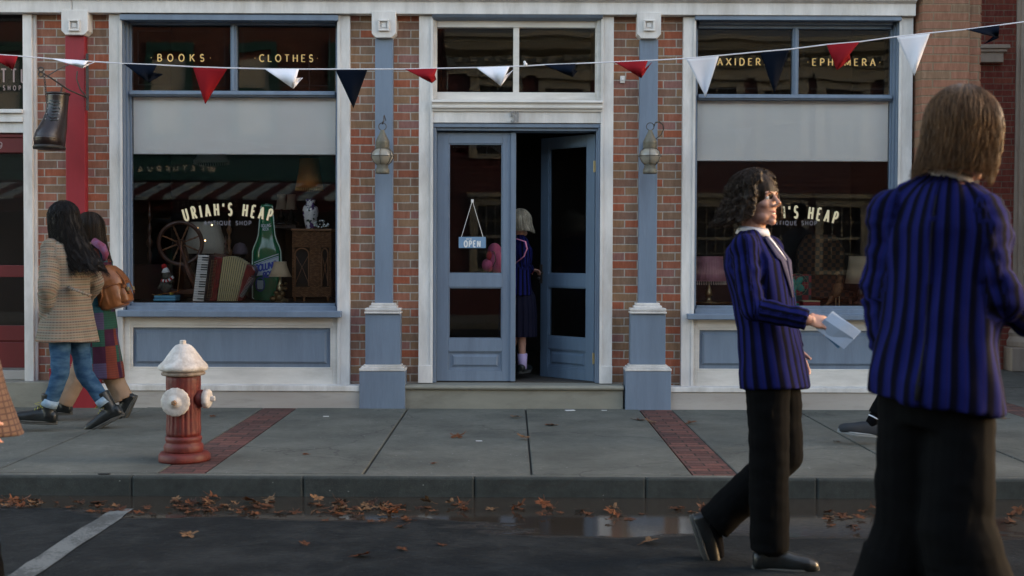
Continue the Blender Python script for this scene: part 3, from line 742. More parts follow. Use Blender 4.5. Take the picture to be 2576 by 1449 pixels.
c = mixc(nt, ramp(nt, n1, [(.35, 0.0), (.7, 1.0)]), (.006, .0078, .009), (.022, .025, .026))
c = mixc(nt, ramp(nt, vr, [(.055, .9), (.10, 0.0)]), c, (.14, .145, .145))
c = mixc(nt, ramp(nt, nd(nt, 'TexNoise', {'Vector': o, 'Scale': 3.0, 'Detail': 10.0, 'Roughness': .75}), [(.45, 0.0), (.7, .8)]), c, (.040, .043, .043))
c = mixc(nt, wet, c, (.034, .028, .022))
rg = nd(nt, 'MapRange', {'Value': wet, 'To Min': .62, 'To Max': .03})
bh = mth(nt, 'MULTIPLY', mth(nt, 'ADD', n1, mth(nt, 'MULTIPLY', vr, .8)), mth(nt, 'SUBTRACT', 1.02, wet))
MAT_ROAD = finish(m, nt, c, rg, bh, .9, .006, mth(nt, 'SUBTRACT', .5, mth(nt, 'MULTIPLY', mth(nt, 'SUBTRACT', 1.0, wet), .42)))
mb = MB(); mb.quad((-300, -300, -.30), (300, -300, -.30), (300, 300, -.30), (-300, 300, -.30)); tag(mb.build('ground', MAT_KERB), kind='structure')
mb = MB(); mb.quad((-60, -2.2, ROADZ), (60, -2.2, ROADZ), (60, CURB_Y + .01, ROADZ), (-60, CURB_Y + .01, ROADZ)); tag(mb.build('road', MAT_ROAD), kind='structure')
# kerb stones
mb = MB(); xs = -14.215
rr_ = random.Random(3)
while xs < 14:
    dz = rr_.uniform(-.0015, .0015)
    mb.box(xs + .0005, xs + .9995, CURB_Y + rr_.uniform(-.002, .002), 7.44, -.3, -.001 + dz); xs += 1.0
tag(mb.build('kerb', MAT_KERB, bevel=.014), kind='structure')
mb = MB(); mb.box(-14.2, 13.8, 7.4405, 7.4995, -.3, -.003); tag(mb.build('kerb_back', MAT_CONC), kind='structure')
# sidewalk slabs
mb = MB(); xb_ = [-14, -9.6, -7.4, -5.25, -3.08, -2.09, None, -1.815, -.875, .12, 1.075, None, 1.345, 2.4, 3.25, 4.15, None, 4.42, 5.6, 6.8, 9, 14]
seg = []; i = 0
while i < len(xb_) - 1:
    if xb_[i + 1] is None: i += 2; continue
    if xb_[i] is None: i += 1; continue
    seg.append((xb_[i], xb_[i + 1])); i += 1
g = .006
for a, b in seg:
    cuts = [7.50, 8.52, 10.9] if abs(a - 1.345) < .01 or abs(a - 2.4) < .01 else ([7.50, 9.2, 10.9] if a < -5 or a > 4.3 else [7.50, 10.9])
    if a > 4.3: cuts += [12.6, 16.0]
    for y0, y1 in zip(cuts, cuts[1:]):
        dz = rr_.uniform(-.003, .001)
        mb.box(a + g, b - g, y0 + g * .5, y1 - g * .5, -.1, dz)
tag(mb.build('sidewalk', MAT_CONC, bevel=.006), kind='structure')
mb = MB(); mb.box(-14, 14, 7.50, 20, -.14, -.016); tag(mb.build('joint_filler', M('joint_dirt', (.035, .033, .028), .95, .3, 30)), kind='structure')
for a, b in ((-2.09, -1.815), (1.075, 1.345), (4.15, 4.42)):
    mb = MB(); mb.box(a + .004, b - .004, 7.50, 10.9 if b < 4 else 16, -.1, -.002); tag(mb.build('paver_band', MAT_PAVER), kind='structure')
mb = MB(); mb.box(3.6, 4.144, 10.95, 16, -.1, -.002); tag(mb.build('side_path', MAT_CONC), kind='structure')
# parking line, a worn sheet of paint
m, nt = new_mat('worn_road_paint'); o = nd(nt, 'TexCoord', out=3)
n1 = nd(nt, 'TexNoise', {'Vector': o, 'Scale': 60.0, 'Detail': 6.0, 'Roughness': .75}); n2 = nd(nt, 'TexNoise', {'Vector': o, 'Scale': 5.0, 'Detail': 4.0})
f_ = ramp(nt, mth(nt, 'ADD', mth(nt, 'MULTIPLY', n1, .6), mth(nt, 'MULTIPLY', n2, .4)), [(.46, 0.0), (.53, 1.0)])
MAT_LINE = finish(m, nt, mixc(nt, f_, (.05, .055, .055), (.13, .142, .14)), .7, n1, .4, .003)
mb = MB()
pts = [(-2.20, 0.5), (-2.055, 0.5)]
n = 60; L_, R_ = [], []
for i in range(n + 1):
    y = -.5 + i * (7.0 + .5) / n
    L_.append(mb.v((-2.205 + rr_.uniform(-.006, .006), y, ROADZ + .004))); R_.append(mb.v((-2.083 + rr_.uniform(-.006, .006), y, ROADZ + .004)))
for i in range(n): mb.f([L_[i], R_[i], R_[i + 1], L_[i + 1]])
tag(mb.build('parking_line', MAT_LINE), kind='structure')
# far pavement on the camera's side of the street
mb = MB(); mb.box(-60, 60, -5.4, -2.2, -.3, 0.0); tag(mb.build('far_sidewalk', MAT_CONC), kind='structure')

# ---------------------------------------------------------------- fallen leaves
MAT_LEAF = []
for i, c in enumerate(((.13, .050, .022), (.080, .033, .017), (.17, .095, .048), (.045, .02, .012), (.11, .038, .015))):
    MAT_LEAF.append(M('dry_leaf_%s' % ('orange', 'brown', 'tan', 'dark', 'rust')[i], c, .55, .35, 25, dirt=(.08, .035, .015), dscale=18, dth=.6, bump=.5, bscale=80, spec=.15))
def leaf_mesh(seed, size, curl):
    rl = random.Random(seed); mb = MB()
    # five-lobed plane leaf outline
    out = []
    for k in range(40):
        a = 2 * math.pi * k / 40
        lob = max(0, math.cos(2.5 * (a - math.pi / 2))) ** .7 if False else abs(math.cos(2.5 * (a - math.pi / 2)))
        r = .38 + .62 * lob ** 1.2
        if math.sin(a) < -.75: r *= .6
        r *= 1 + rl.uniform(-.10, .10) + (.07 if k % 2 else -.07)
        out.append((r * math.cos(a), r * math.sin(a)))
    f1, f2 = rl.uniform(0, 6.28), rl.uniform(0, 6.28)
    def P(x, y):
        z = curl * (.55 * (x * math.cos(f1) + y * math.sin(f1)) ** 2 - .25 * (x * math.cos(f2) - y * math.sin(f2)) ** 2 + .18 * math.sin(5 * x + f2) * math.sin(4 * y + f1))
        return (x * size, y * size, (z + .02) * size)
    rings = [[mb.v(P(x * t, y * t)) for x, y in out] for t in (.33, .66, 1.0)]
    c = mb.v(P(0, 0))
    for i in range(40): mb.f([c, rings[0][i - 1], rings[0][i]])
    mb.ring_skin(rings, False)
    mb.tube([P(0, -.35), P(.05, -.9), P(.12, -1.35)], [.03 * size, .022 * size, .02 * size], 4)
    me = mb.mesh('leaf', False)
    lo = min(v.co.z for v in me.vertices)
    for v in me.vertices: v.co.z -= lo
    return me
LEAFV = [[leaf_mesh(s * 5 + m_, .058, c) for s, c in ((1, .35), (2, .6), (3, .95), (4, .25))] for m_ in range(5)]
for m_ in range(5):
    for me in LEAFV[m_]: me.materials.append(MAT_LEAF[m_])
def put_leaf(x, y, z, rl, mi=None, sc=1.0, tilt=.25, label=None, group=None, var=None):
    me = LEAFV[rl.choice((0, 0, 1, 1, 2, 3, 4)) if mi is None else mi][rl.randrange(4) if var is None else var]
    o = bpy.data.objects.new('fallen_leaf', me); COL.objects.link(o)
    for p in me.polygons: p.use_smooth = True
    o.location = (x, y, z + .002); o.rotation_euler = (rl.uniform(-tilt, tilt), rl.uniform(-tilt, tilt), rl.uniform(0, 6.28)); o.scale = (sc, sc, sc)
    # keep the lowest point on the ground
    mt = o.rotation_euler.to_matrix(); lo = min((mt @ (v.co * sc)).z for v in me.vertices)
    o.location.z = z + .001 - lo
    tag(o, label, 'leaf', group)
    return o
rl = random.Random(11)
def on_road(u, v): return W(u, v, 1).copy()
def gpt(u, v, z):
    d = CAM_ROT @ Vector(((u - CX) / FPX, -(v - CY) / FPX, -1.0)); t = (z - CAMH) / d.z
    return Vector((0, 0, CAMH)) + d * t
GUT = 'brown plane leaves lying in the wet gutter below the kerb'
clus = [(20, 1258, 5), (85, 1256, 6), (60, 1266, 4), (230, 1262, 7), (300, 1275, 5), (440, 1262, 6), (470, 1268, 5), (530, 1250, 3), (520, 1265, 7), (600, 1262, 5), (560, 1272, 5), (680, 1262, 5), (640, 1275, 5), (785, 1263, 5), (850, 1265, 6), (865, 1275, 6), (845, 1285, 5), (925, 1266, 4), (960, 1270, 6), (980, 1275, 5), (975, 1298, 4), (1070, 1270, 3), (1150, 1268, 3), (1180, 1280, 2), (1290, 1275, 3), (1380, 1275, 3), (1440, 1280, 2), (1530, 1282, 2), (1560, 1300, 2), (1690, 1275, 3), (1740, 1285, 3), (2110, 1290, 3), (2145, 1300, 2), (2165, 1282, 2), (2100, 1318, 2), (2560, 1290, 3), (2540, 1310, 2)]
ng = 0
for (u, v, n_) in clus:
    for k in range(int(n_ * 1.35 + .5)):
        p = gpt(u + rl.gauss(0, 20 if k < 2 else 42), v + abs(rl.gauss(0, 5)) + (0 if k < 2 else rl.uniform(0, 20)), ROADZ)
        p.y = min(p.y, CURB_Y - .05)
        big = k == 0
        put_leaf(p.x, p.y, ROADZ + (rl.uniform(0, .012) if k > 1 else 0), rl, sc=rl.uniform(.34, .66) * (1.5 if big else 1), tilt=.5 if big else .12, label='curled brown leaf standing up in the gutter by the kerb' if big else 'flat brown leaf lying in the wet gutter', group='curled leaves along the kerb' if big else GUT)
        ng += 1
for (u, v, lab, mi, sc) in ((1152, 1100, 'large orange leaf on the middle sidewalk slab before the step', 0, 1.15), (1387, 1071, 'orange leaf on the slab right of the centre joint', 0, .95), (1318, 1106, 'small tan leaf beside the centre sidewalk joint', 2, .95), (1297, 1051, 'curled leaf on the sidewalk close to the door step', 2, .9), (1608, 1058, 'flat brown leaf just left of the right paver band', 1, .95), (1638, 1064, 'pale tan leaf lying on the right red paver band', 2, .95), (1738, 1067, 'tan leaf on the slab right of the right paver band', 0, .9), (770, 1144, 'tiny rust leaf on the sidewalk beside the left paver band', 4, .6), (537, 1049, 'small rust leaf near the plinth right of the hydrant', 4, .6), (1092, 1166, 'tiny rust leaf near the kerb left of centre', 4, .5), (2525, 1055, 'small pale leaf on the sidewalk at the right edge', 2, .7), (2105, 1112, 'dark leaf on the sidewalk by the walking shoe', 3, .5)):
    p = gpt(u, v, 0); put_leaf(p.x, p.y, 0, rl, mi=mi, sc=sc, tilt=.2, label=lab, var=1 if sc > 1.1 else 0)
for (u, v, lab, mi, sc) in ((474, 1350, 'curled tan leaf alone on the asphalt below the hydrant', 2, .85), (1635, 1368, 'tan leaf lying alone on the asphalt left of the walking man', 2, .95), (1010, 1385, 'small brown leaf on the dry asphalt', 1, .6), (908, 1402, 'long rust leaf at the bottom of the picture', 4, .9), (765, 1372, 'small dark rust leaf on the asphalt left of centre', 1, .5), (740, 1290, 'rust leaf at the dry edge of the puddle', 1, .8), (1010, 1327, 'brown leaf at the puddle edge near the white reflection', 1, .7), (1110, 1372, 'tiny rust leaf on the asphalt under the puddle', 4, .5)):
    p = gpt(u, v, ROADZ); put_leaf(p.x, p.y, ROADZ, rl, mi=mi, sc=sc, tilt=.3, label=lab, var=2 if sc > 1 else 0)
# slips of litter
p = gpt(1434, 1033, 0); mb = MB(); mb.M = Matrix.Translation(p) @ Matrix.Rotation(.3, 4, 'Z'); mb.box(-.04, .04, -.025, .025, .002, .004); tag(mb.build('paper_slip', M('white_paper', (.75, .75, .76), .8, .03)), 'small white paper slip on the sidewalk by the door step', 'litter')
p = gpt(262, 1194, 0); mb = MB(); mb.tube([(p.x + .036 * math.cos(a) * 1.0, p.y + .012 * math.sin(a), .004) for a in [i * math.pi / 10 for i in range(21)]], .003, 6); tag(mb.build('hair_tie', M('black_elastic', (.01, .01, .01), .7)), 'black elastic band lying near the kerb left of the hydrant', 'hair tie')
for k, (u, v) in enumerate(((1205, 1110), (820, 1048), (1520, 1033))):
    p = gpt(u, v, 0); mb = MB(); mb.box(p.x - .022, p.x + .022, p.y - .004, p.y + .006, .001, .004)
    tag(mb.build('paper_scrap', M('white_paper', (.75, .75, .76), .8, .03)), ('thin white paper shred in the middle of the sidewalk', 'white speck of paper left of the door step', 'white paper shred below the right door post')[k], 'litter')
# ================================================================ the other side of the street (seen mirrored in the glass)
YO = -5.4
def ox(u): return (u - 1288) / 119.0
def oz(v): return 1.3 + (640 - v) / 119.0
MAT_TEAL = M('teal_sign_paint', (.012, .06, .055), .5, .1)
MAT_GREENF = M('green_frame_paint', (.010, .05, .038), .5, .1)
MAT_CLAP = M('red_clapboard_paint', (.055, .012, .010), .6, .12, 3)
MAT_OCREAM = M('ochre_cream_paint', (.22, .215, .175), .6, .1, 3)
MAT_SHADE = M('pale_window_shade', (.36, .34, .27), .8, .1, 3)
MAT_STRIPE_R = M('red_canvas', (.045, .007, .007), .8); MAT_STRIPE_W = M('white_canvas', (.20, .25, .26), .8)
MAT_OBRICK = brick_mat('opposite_brick', [(.13,.040,.026), (.11,.033,.022), (.15,.046,.03), (.095,.03,.022)], (.11, .085, .07))
ob = empty('brick_shop_building', 'dark red brick building with green windows over a striped awning, mirrored in the glass', 'building')
mb = MB(); mb.box(-16, -1.42, YO - .3, YO, 2.75, 6.3); mb.build('wall', MAT_OBRICK, ob)
mb = MB(); mb.box(-16, -1.42, YO - .8, YO - .5, 0, 2.75); mb.build('shopfront', MAT_DWOOD, ob)
mb = MB(); mb.mould([(YO - .3, 6.3), (YO + .05, 6.3), (YO + .3, 6.55), (YO + .3, 6.65), (YO - .3, 6.65)], -16, -1.42); mb.build('cornice', MAT_OCREAM, ob)
mb = MB(); mb.mould([(YO, 2.85), (YO + .12, 2.85), (YO + .12, 3.0), (YO + .06, 3.05), (YO + .06, 3.36), (YO + .14, 3.42), (YO, 3.46)], -12.6, -1.6); mb.build('sign_board', MAT_TEAL, ob)
MAT_OLET = M('cream_sign_letter', (.75, .70, .55), .6, .05)
text_obj('lettering', 'WEATHERVANE', MAT_OLET, ox(412), oz(437), YO + .062, .15, .022, ob, face=1, total=2.0, depth=.002)
text_obj('lettering', 'CAFE & BAKERY', MAT_OLET, ox(510), oz(521), YO + .01, .10, .014, ob, face=1, total=1.3, depth=.002)
mb = MB(); mb.box(-12.6, -1.6, YO - .5, YO, 2.2, 2.5); mb.build('transom_board', MAT_DRED, ob)
for cx in (-10.9, -9.2, -7.35, -5.5, -3.5):
    f_ = empty('window', None, None); f_.parent = ob
    mb = MB()
    for a, b, c, d in ((cx - .48, cx - .34, 3.75, 5.8), (cx + .34, cx + .48, 3.75, 5.8), (cx - .34, cx + .34, 5.62, 5.8), (cx - .34, cx + .34, 3.75, 3.85), (cx - .34, cx + .34, 4.72, 4.8)): mb.box(a, b, YO + .001, YO + .06, c, d)
    mb.build('frame', MAT_GREENF, f_)
    mb = MB(); mb.box(cx - .34, cx + .34, YO + .002, YO + .02, 3.85, 5.45); mb.build('shade', MAT_SHADE, f_)
aw = empty('striped_awning', 'red and white striped canvas awning over the cafe across the street', 'awning')
n = 38
for k, mt in ((0, MAT_STRIPE_R), (1, MAT_STRIPE_W)):
    mb = MB()
    for i in range(k, n, 2):
        a = -12.4 + i * .28; b = a + .28
        mb.quad((a + .16, YO + .13, 2.80), (b + .16, YO + .13, 2.80), (b - .16, YO + .95, 2.46), (a - .16, YO + .95, 2.46))
        mb.quad((a - .16, YO + .95, 2.46), (b - .16, YO + .95, 2.46), (b - .16, YO + .95, 2.40), (a - .16, YO + .95, 2.40))
    o = mb.build('canvas', mt, aw); sm = o.modifiers.new('s', 'SOLIDIFY'); sm.thickness = .01
hb = empty('clapboard_house', 'red clapboard house with cream cornice and sash windows, mirrored in the glass', 'house')
mb = MB(); z = 0
while z < 5.1: mb.mould([(YO - .3, z), (YO + .025, z), (YO + .006, z + .118), (YO - .3, z + .118)], -1.4, 16); z += .12
mb.build('wall', MAT_CLAP, hb)
mb = MB(); mb.mould([(YO - .3, 5.1), (YO + .08, 5.1), (YO + .10, 5.3), (YO + .16, 5.32), (YO + .16, 5.52), (YO + .35, 5.62), (YO + .42, 5.8), (YO + .5, 5.85), (YO + .5, 5.95), (YO - .3, 5.95)], -1.4, 16); mb.build('cornice', MAT_OCREAM, hb)
mb = MB()
for i in range(60): mb.box(-1.2 + i * .28, -1.08 + i * .28, YO + .161, YO + .27, 5.40, 5.51)
mb.build('dentils', MAT_OCREAM, hb)
mb = MB(); mb.mould([(YO - .3, 5.96), (YO + .3, 5.96), (YO - 3.5, 7.4), (YO - 3.5, 5.96)], -1.4, 16); mb.build('roof', M('grey_shingle', (.07, .075, .07), .8, .2, 9), hb)
for cx in (-.35, 1.1, 2.9, 4.35, 5.75, 7.05, 8.5, 10.1):
    for zb_, zt2 in ((1.0, 2.35), (3.45, 4.85)):
        f_ = empty('window', None, None); f_.parent = hb
        mb = MB(); y = YO + .03; w_ = .40
        for a, b, c, d in ((cx - w_ - .17, cx - w_, zb_ - .1, zt2), (cx + w_, cx + w_ + .17, zb_ - .1, zt2), (cx - w_ - .17, cx + w_ + .17, zt2 + .001, zt2 + .18), (cx - w_, cx + w_, zb_ - .1, zb_)): mb.box(a, b, y, y + .05, c, d)
        mb.box(cx - w_ - .22, cx + w_ + .22, y, y + .14, zt2 + .181, zt2 + .27)
        mb.build('frame', MAT_OCREAM, f_)
        mb = MB(); mb.box(cx - w_, cx + w_, y - .001, y + .004, zb_, zt2); mb.build('pane', M('dark_pane', (.02, .022, .024), .12), f_)
        mb = MB()
        for i in range(1, 4): mb.box(cx - w_ + i * .2 - .009, cx - w_ + i * .2 + .009, y + .005, y + .02, zb_, zt2)
        for i in range(1, 4):
            t = .03 if i == 2 else .009; zz = zb_ + (zt2 - zb_) * i / 4; mb.box(cx - w_, cx + w_, y + .021, y + .028, zz - t, zz + t)
        mb.build('sash_bars', MAT_OCREAM, f_)
# ================================================================ fire hydrant
MAT_HRED = M('hydrant_red_paint', (.125, .017, .013), .55, .3, 12, dirt=(.055, .016, .012), dscale=11, dth=.54, bump=.5, bscale=40, bdist=.006, wear=(.28, .14, .11), wth=.69, wscale=34)
MAT_HWHT = M('hydrant_white_paint', (.58, .54, .50), .6, .2, 12, dirt=(.30, .24, .19), dscale=16, dth=.54, bump=.35, bscale=40, bdist=.008, wear=(.12, .08, .055), wth=.70, wscale=22)
hp = gpt(462, 1158, 0)
hy = empty('fire_hydrant', 'old red fire hydrant with thick white painted bonnet and caps, on the sidewalk edge', 'fire hydrant', tuple(hp))
s = 1 / 424.0    # metres per photo pixel at the hydrant
def hz(v): return (1166 - v) * s
fl = lambda k, i, a: -.05 * (0.5 + .5 * math.cos(a * 20)) ** 2
# base flange, wobbly with many coats of paint
mb = MB(); wob = lambda k, i, a: .025 * math.sin(3 * a + 1) + .015 * math.sin(7 * a)
mb.lathe([(66*s, 0), (67.5*s, 5*s), (67*s, 17*s), (62*s, 23*s), (52*s, 25*s)], (0, 0, 0), 48, flute=wob); mb.build('base_flange', MAT_HRED, hy, True)
mb = MB(); mb.lathe([(50*s, 24*s), (51*s, 30*s), (52*s, 38*s), (50*s, 44*s), (46*s, 48*s), (46*s, 52*s), (48*s, 56*s), (48*s, 62*s), (45*s, 67*s)], (0, 0, 0), 48); mb.build('base_moulding', MAT_HRED, hy, True)
mb = MB()
prof = [(44*s, 66*s)] + [((45 + .6 * math.sin(i)) * s, (66 + 10 * i) * s) for i in range(1, 16)] + [(45*s, 230*s)]
mb.lathe(prof, (0, 0, 0), 120, flute=lambda k, i, a: (-.055 * (0.5 + .5 * math.cos(a * 20)) ** 2) if 1 < k < 11 else (-.02 * (0.5 + .5 * math.cos(a * 20)) ** 2))
mb.build('barrel', MAT_HRED, hy, True)
def bonf(k, i, a): return (.018 * max(0, math.cos(a * 26 + math.sin(a * 5) * 1.5)) if 6 < k < 10 else .010 * math.sin(5 * a + k) + .006 * math.sin(13 * a))
mb = MB(); mb.lathe([(44*s, 226*s), (53*s, 228*s), (57*s, 232*s), (55*s, 236*s), (50*s, 239*s)], (0, 0, 0), 64, flute=lambda k, i, a: .02 * math.sin(4 * a) + .012 * math.sin(11 * a)); mb.build('bonnet_flange', M('rusty_white_flange', (.40, .34, .28), .7, .3, 14, dirt=(.07, .035, .02), dscale=14, dth=.45, bump=.6, bscale=40), hy, True)
mb = MB(); mb.lathe([(50*s, 238*s), (58*s, 240*s), (64*s, 244*s), (65*s, 249*s), (64*s, 254*s), (57*s, 261*s), (51*s, 267*s), (43*s, 278*s), (36*s, 288*s), (27*s, 300*s), (20*s, 307*s), (15*s, 309*s), (13*s, 310*s)], (0, 0, 0), 96, flute=bonf)
o = mb.build('bonnet', MAT_HWHT, hy, True)
mb = MB(); mb.lathe([(9.5*s, 309*s), (9*s, 319*s), (7*s, 321*s)], (-1*s, 0, 0), 5); mb.build('operating_nut', MAT_HWHT, hy, bevel=.002)
zc = hz(1005)
mb = MB(); mb.lathe([(26*s, 20*s), (27*s, 50*s)], (-8*s, 0, zc), 32, axis=(0, -1, 0)); mb.build('pumper_nozzle', MAT_HRED, hy, True)
lug = lambda k, i, a: (.028 * (1 if (i // 2) % 2 else 0) if k in (1, 2) else 0)
mb = MB(); mb.lathe([(34*s, 46*s), (37*s, 47*s), (37*s, 54*s), (34*s, 57*s), (22*s, 59*s), (13*s, 60*s), (12*s, 63*s)], (-8*s, 0, zc), 64, axis=(0, -1, 0), flute=lug); mb.build('pumper_cap', MAT_HWHT, hy, True)
mb = MB(); mb.lathe([(8*s, 62*s), (7*s, 72*s), (4*s, 73*s)], (-8*s, 0, zc), 5, axis=(0, -1, 0)); mb.build('cap_nut', M('rusty_brass_nut', (.22, .13, .07), .6, .4, 30), hy, bevel=.002)
zc2 = hz(1000)
mb = MB(); mb.lathe([(23*s, 36*s), (24*s, 50*s), (21*s, 56*s), (21*s, 58*s)], (0, 0, zc2), 28, axis=(1, -.12, 0)); mb.build('hose_nozzle', MAT_HRED, hy, True)
mb = MB(); mb.lathe([(22*s, 57*s), (25*s, 58*s), (25*s, 70*s), (22*s, 73*s), (12*s, 76*s)], (0, 0, zc2), 48, axis=(1, -.12, 0), flute=lug); mb.build('hose_cap', MAT_HWHT, hy, True)
mb = MB(); mb.lathe([(8.5*s, 75*s), (7.5*s, 86*s), (5*s, 87*s)], (0, 0, zc2), 5, axis=(1, -.12, 0)); mb.build('cap_nut', MAT_HWHT, hy, bevel=.002)

# ================================================================ lanterns on the pilasters
def lantern(u, vt, label, hookdir):
    y = 10.56; sc = y / FPX
    b = W(u, 437, y)
    L_ = empty('wall_lantern', label, 'lantern', tuple(b), group='ship lanterns on the blue pilasters')
    mb = MB(); mb.lathe([(17*sc, 0), (18*sc, 2*sc), (17*sc, 12*sc), (15*sc, 13*sc), (14*sc, 24*sc)], n=24); mb.build('fount', MAT_OLD, L_, True)
    mb = MB(); mb.lathe([(13*sc, 22*sc), (21*sc, 29*sc), (27*sc, 40*sc), (27.5*sc, 46*sc), (24*sc, 55*sc), (17*sc, 62*sc)], n=28); mb.build('glass_globe', MAT_FROST, L_, True)
    mb = MB(); mb.lathe([(16*sc, 61*sc), (18*sc, 63*sc), (17*sc, 68*sc), (18*sc, 70*sc), (17*sc, 76*sc), (18*sc, 78*sc), (16*sc, 84*sc), (5*sc, 106*sc), (5*sc, 109*sc), (2*sc, 110*sc)], n=24); mb.build('hood', MAT_OLD, L_, True)
    mb = MB()
    for k in range(6):
        a = k * math.pi / 3 + .4
        mb.tube([(r_ * sc * math.cos(a), r_ * sc * math.sin(a), h * sc) for r_, h in ((15, 22), (24, 30), (29.5, 42), (27, 55), (18, 63))], .0028, 5)
    mb.tube([(29.5 * sc * math.cos(t), 29.5 * sc * math.sin(t), 44 * sc) for t in [i * math.pi / 16 for i in range(33)]], .0026, 5)
    mb.build('cage', MAT_IRON, L_)
    mb = MB(); mb.tube([(9.5 * sc * math.cos(t), 0, 118 * sc + 9.5 * sc * math.sin(t)) for t in [i * math.pi / 10 for i in range(21)]], .0035, 6); mb.build('ring', MAT_IRON, L_)
    mb = MB(); h = hookdir
    pts = [(2 * h * sc, -.01, 126 * sc), (5 * h * sc, -.012, 132 * sc), (2 * h * sc, .0, 135 * sc), (-1 * h * sc, .02, 130 * sc), (3 * h * sc, .05, 140 * sc)] if h == .5 else None
    if h == .5: pts = [(0, .0, 124 * sc), (1 * sc, -.015, 128 * sc), (3 * sc, .0, 131 * sc), (2 * sc, .06, 145 * sc), (1 * sc, .12, 150 * sc), (2 * sc, .20, 140 * sc)]
    else: pts = [(9 * sc, 0, 118 * sc), (11 * sc, -.01, 124 * sc), (13 * sc, 0, 128 * sc), (24 * sc, .03, 131 * sc), (34 * sc, .07, 125 * sc), (38 * sc, .12, 115 * sc), (34 * sc, .17, 103 * sc), (20 * sc, .215, 92 * sc)]
    mb.tube(pts, .0065, 8, flat=.5); mb.build('scroll_hook', MAT_IRON, L_)
    mb = MB(); mb.box(-.02, .02, .20, .224, 62 * sc, 84 * sc); mb.box(-.008, .008, .04, .201, 76 * sc, 80 * sc); mb.build('wall_bracket', MAT_OLD, L_, bevel=.002)
m, nt = new_mat('frosted_yellowed_glass'); o = nd(nt, 'TexCoord', out=3)
nn = nd(nt, 'TexNoise', {'Vector': o, 'Scale': 14.0, 'Detail': 4.0})
MAT_FROST = finish(m, nt, mixc(nt, nn, (.34, .29, .21), (.22, .22, .20)), .12, nn, .2, .004, .6)
lantern(962, 0, 'tarnished ship lantern on the blue pilaster left of the doors', .5)
lantern(1635, 0, 'tarnished ship lantern with wide curled hook, right of the doors', 1)
# small wall fitting near the right pier
p = W(1566, 200, YB - .01); mb = MB(); mb.box(p.x - .02, p.x + .02, YB - .02, YB, p.z - .03, p.z + .03); mb.tube([(p.x, YB - .02, p.z), (p.x, YB - .05, p.z - .01)], .008, 6)
tag(mb.build('wall_hook', MAT_TRIM, None, bevel=.002), 'small painted metal hook on the brick right of the doors', 'hook')

# ================================================================ boot sign
bs = empty('boot_sign', 'big dark brown leather boot hanging on chains from an iron bracket', 'hanging sign', tuple(W(142, 300, 10.45)))
bc = Vector(W(142, 300, 10.45)); sc = 10.45 / FPX
MAT_BOOT = M('dark_oxblood_leather', (.014, .007, .006), .34, .3, 14, dirt=(.03, .016, .012), dscale=10, dth=.62, bump=.3, bscale=50, spec=.6)
MAT_SOLE = M('dark_sole', (.02, .018, .016), .6, .2)
MAT_LACE = M('teal_grey_lace', (.03, .045, .05), .6, .1)
def bl(u, v, d=0.0): return ((u - 142) * sc, d, (300 - v) * sc)
mb = MB()
# the boot faces the viewer with the toe towards the camera and down
rings = []
prof = [(236, 146, 27, .10, .00), (244, 146, 26, .098, .0), (262, 145, 25, .095, .0), (285, 143, 26, .10, -.01), (305, 141, 29, .12, -.03), (322, 139, 33, .145, -.06), (340, 137, 35, .165, -.09), (356, 136, 36, .165, -.10), (368, 136, 35, .15, -.10), (373, 136, 30, .12, -.10)]
for v, u, hw, dep, dy in prof:
    rg = []
    for i in range(28):
        a = 2 * math.pi * i / 28
        rg.append(mb.v(((u - 142 + hw * math.cos(a)) * sc, dy + dep * math.sin(a), (300 - v) * sc)))
    rings.append(rg)
mb.ring_skin(rings, False); mb.f(rings[-1])
o = mb.build('upper', MAT_BOOT, bs, True); sm = o.modifiers.new('s', 'SOLIDIFY'); sm.thickness = .008; sm.offset = -1
mb = MB(); mb.tube([bl(146 + 27 * math.cos(t), 237 , .10 * math.sin(t)) for t in [i * math.pi / 12 for i in range(25)]], .009, 8); mb.build('collar', MAT_BOOT, bs, True)
mb = MB(); mb.ell(bl(136, 352, -.12), (35*sc, .15, 17*sc)); mb.build('toe_cap', MAT_BOOT, bs, True)
mb = MB()
rings = []
for v, e in ((369, 1.0), (373, 1.06), (378, 1.03)):
    rings.append([mb.v(((136 - 142 + 35 * e * math.cos(a)) * sc, -.11 + .165 * e * math.sin(a), (300 - v) * sc)) for a in [2 * math.pi * i / 28 for i in range(28)]])
mb.ring_skin(rings); mb.build('sole', MAT_SOLE, bs, True)
mb = MB()
for k in range(8):
    v = 256 + k * 8; f_ = -.105 - .02 * (k / 7) ** 2 * 2.0 - (.02 if k > 4 else 0)
    mb.tube([bl(135 - (k % 2), v, f_ + .02), bl(147, v + 3, f_ - .008), bl(158, v + 2, f_ + .02)], .0042, 6)
mb.tube([bl(150, 322, -.17), bl(140, 330, -.20), bl(134, 338, -.235)], .003, 5)
mb.build('laces', MAT_LACE, bs)
mb = MB()
for v in (262, 276, 290, 304, 316):
    for u in (130, 161): mb.ell(bl(u, v, -.088 - (.03 if v > 285 else 0) - (.02 if v > 300 else 0)), .006, None, 8, 6)
mb.build('eyelets', MAT_NUM, bs)
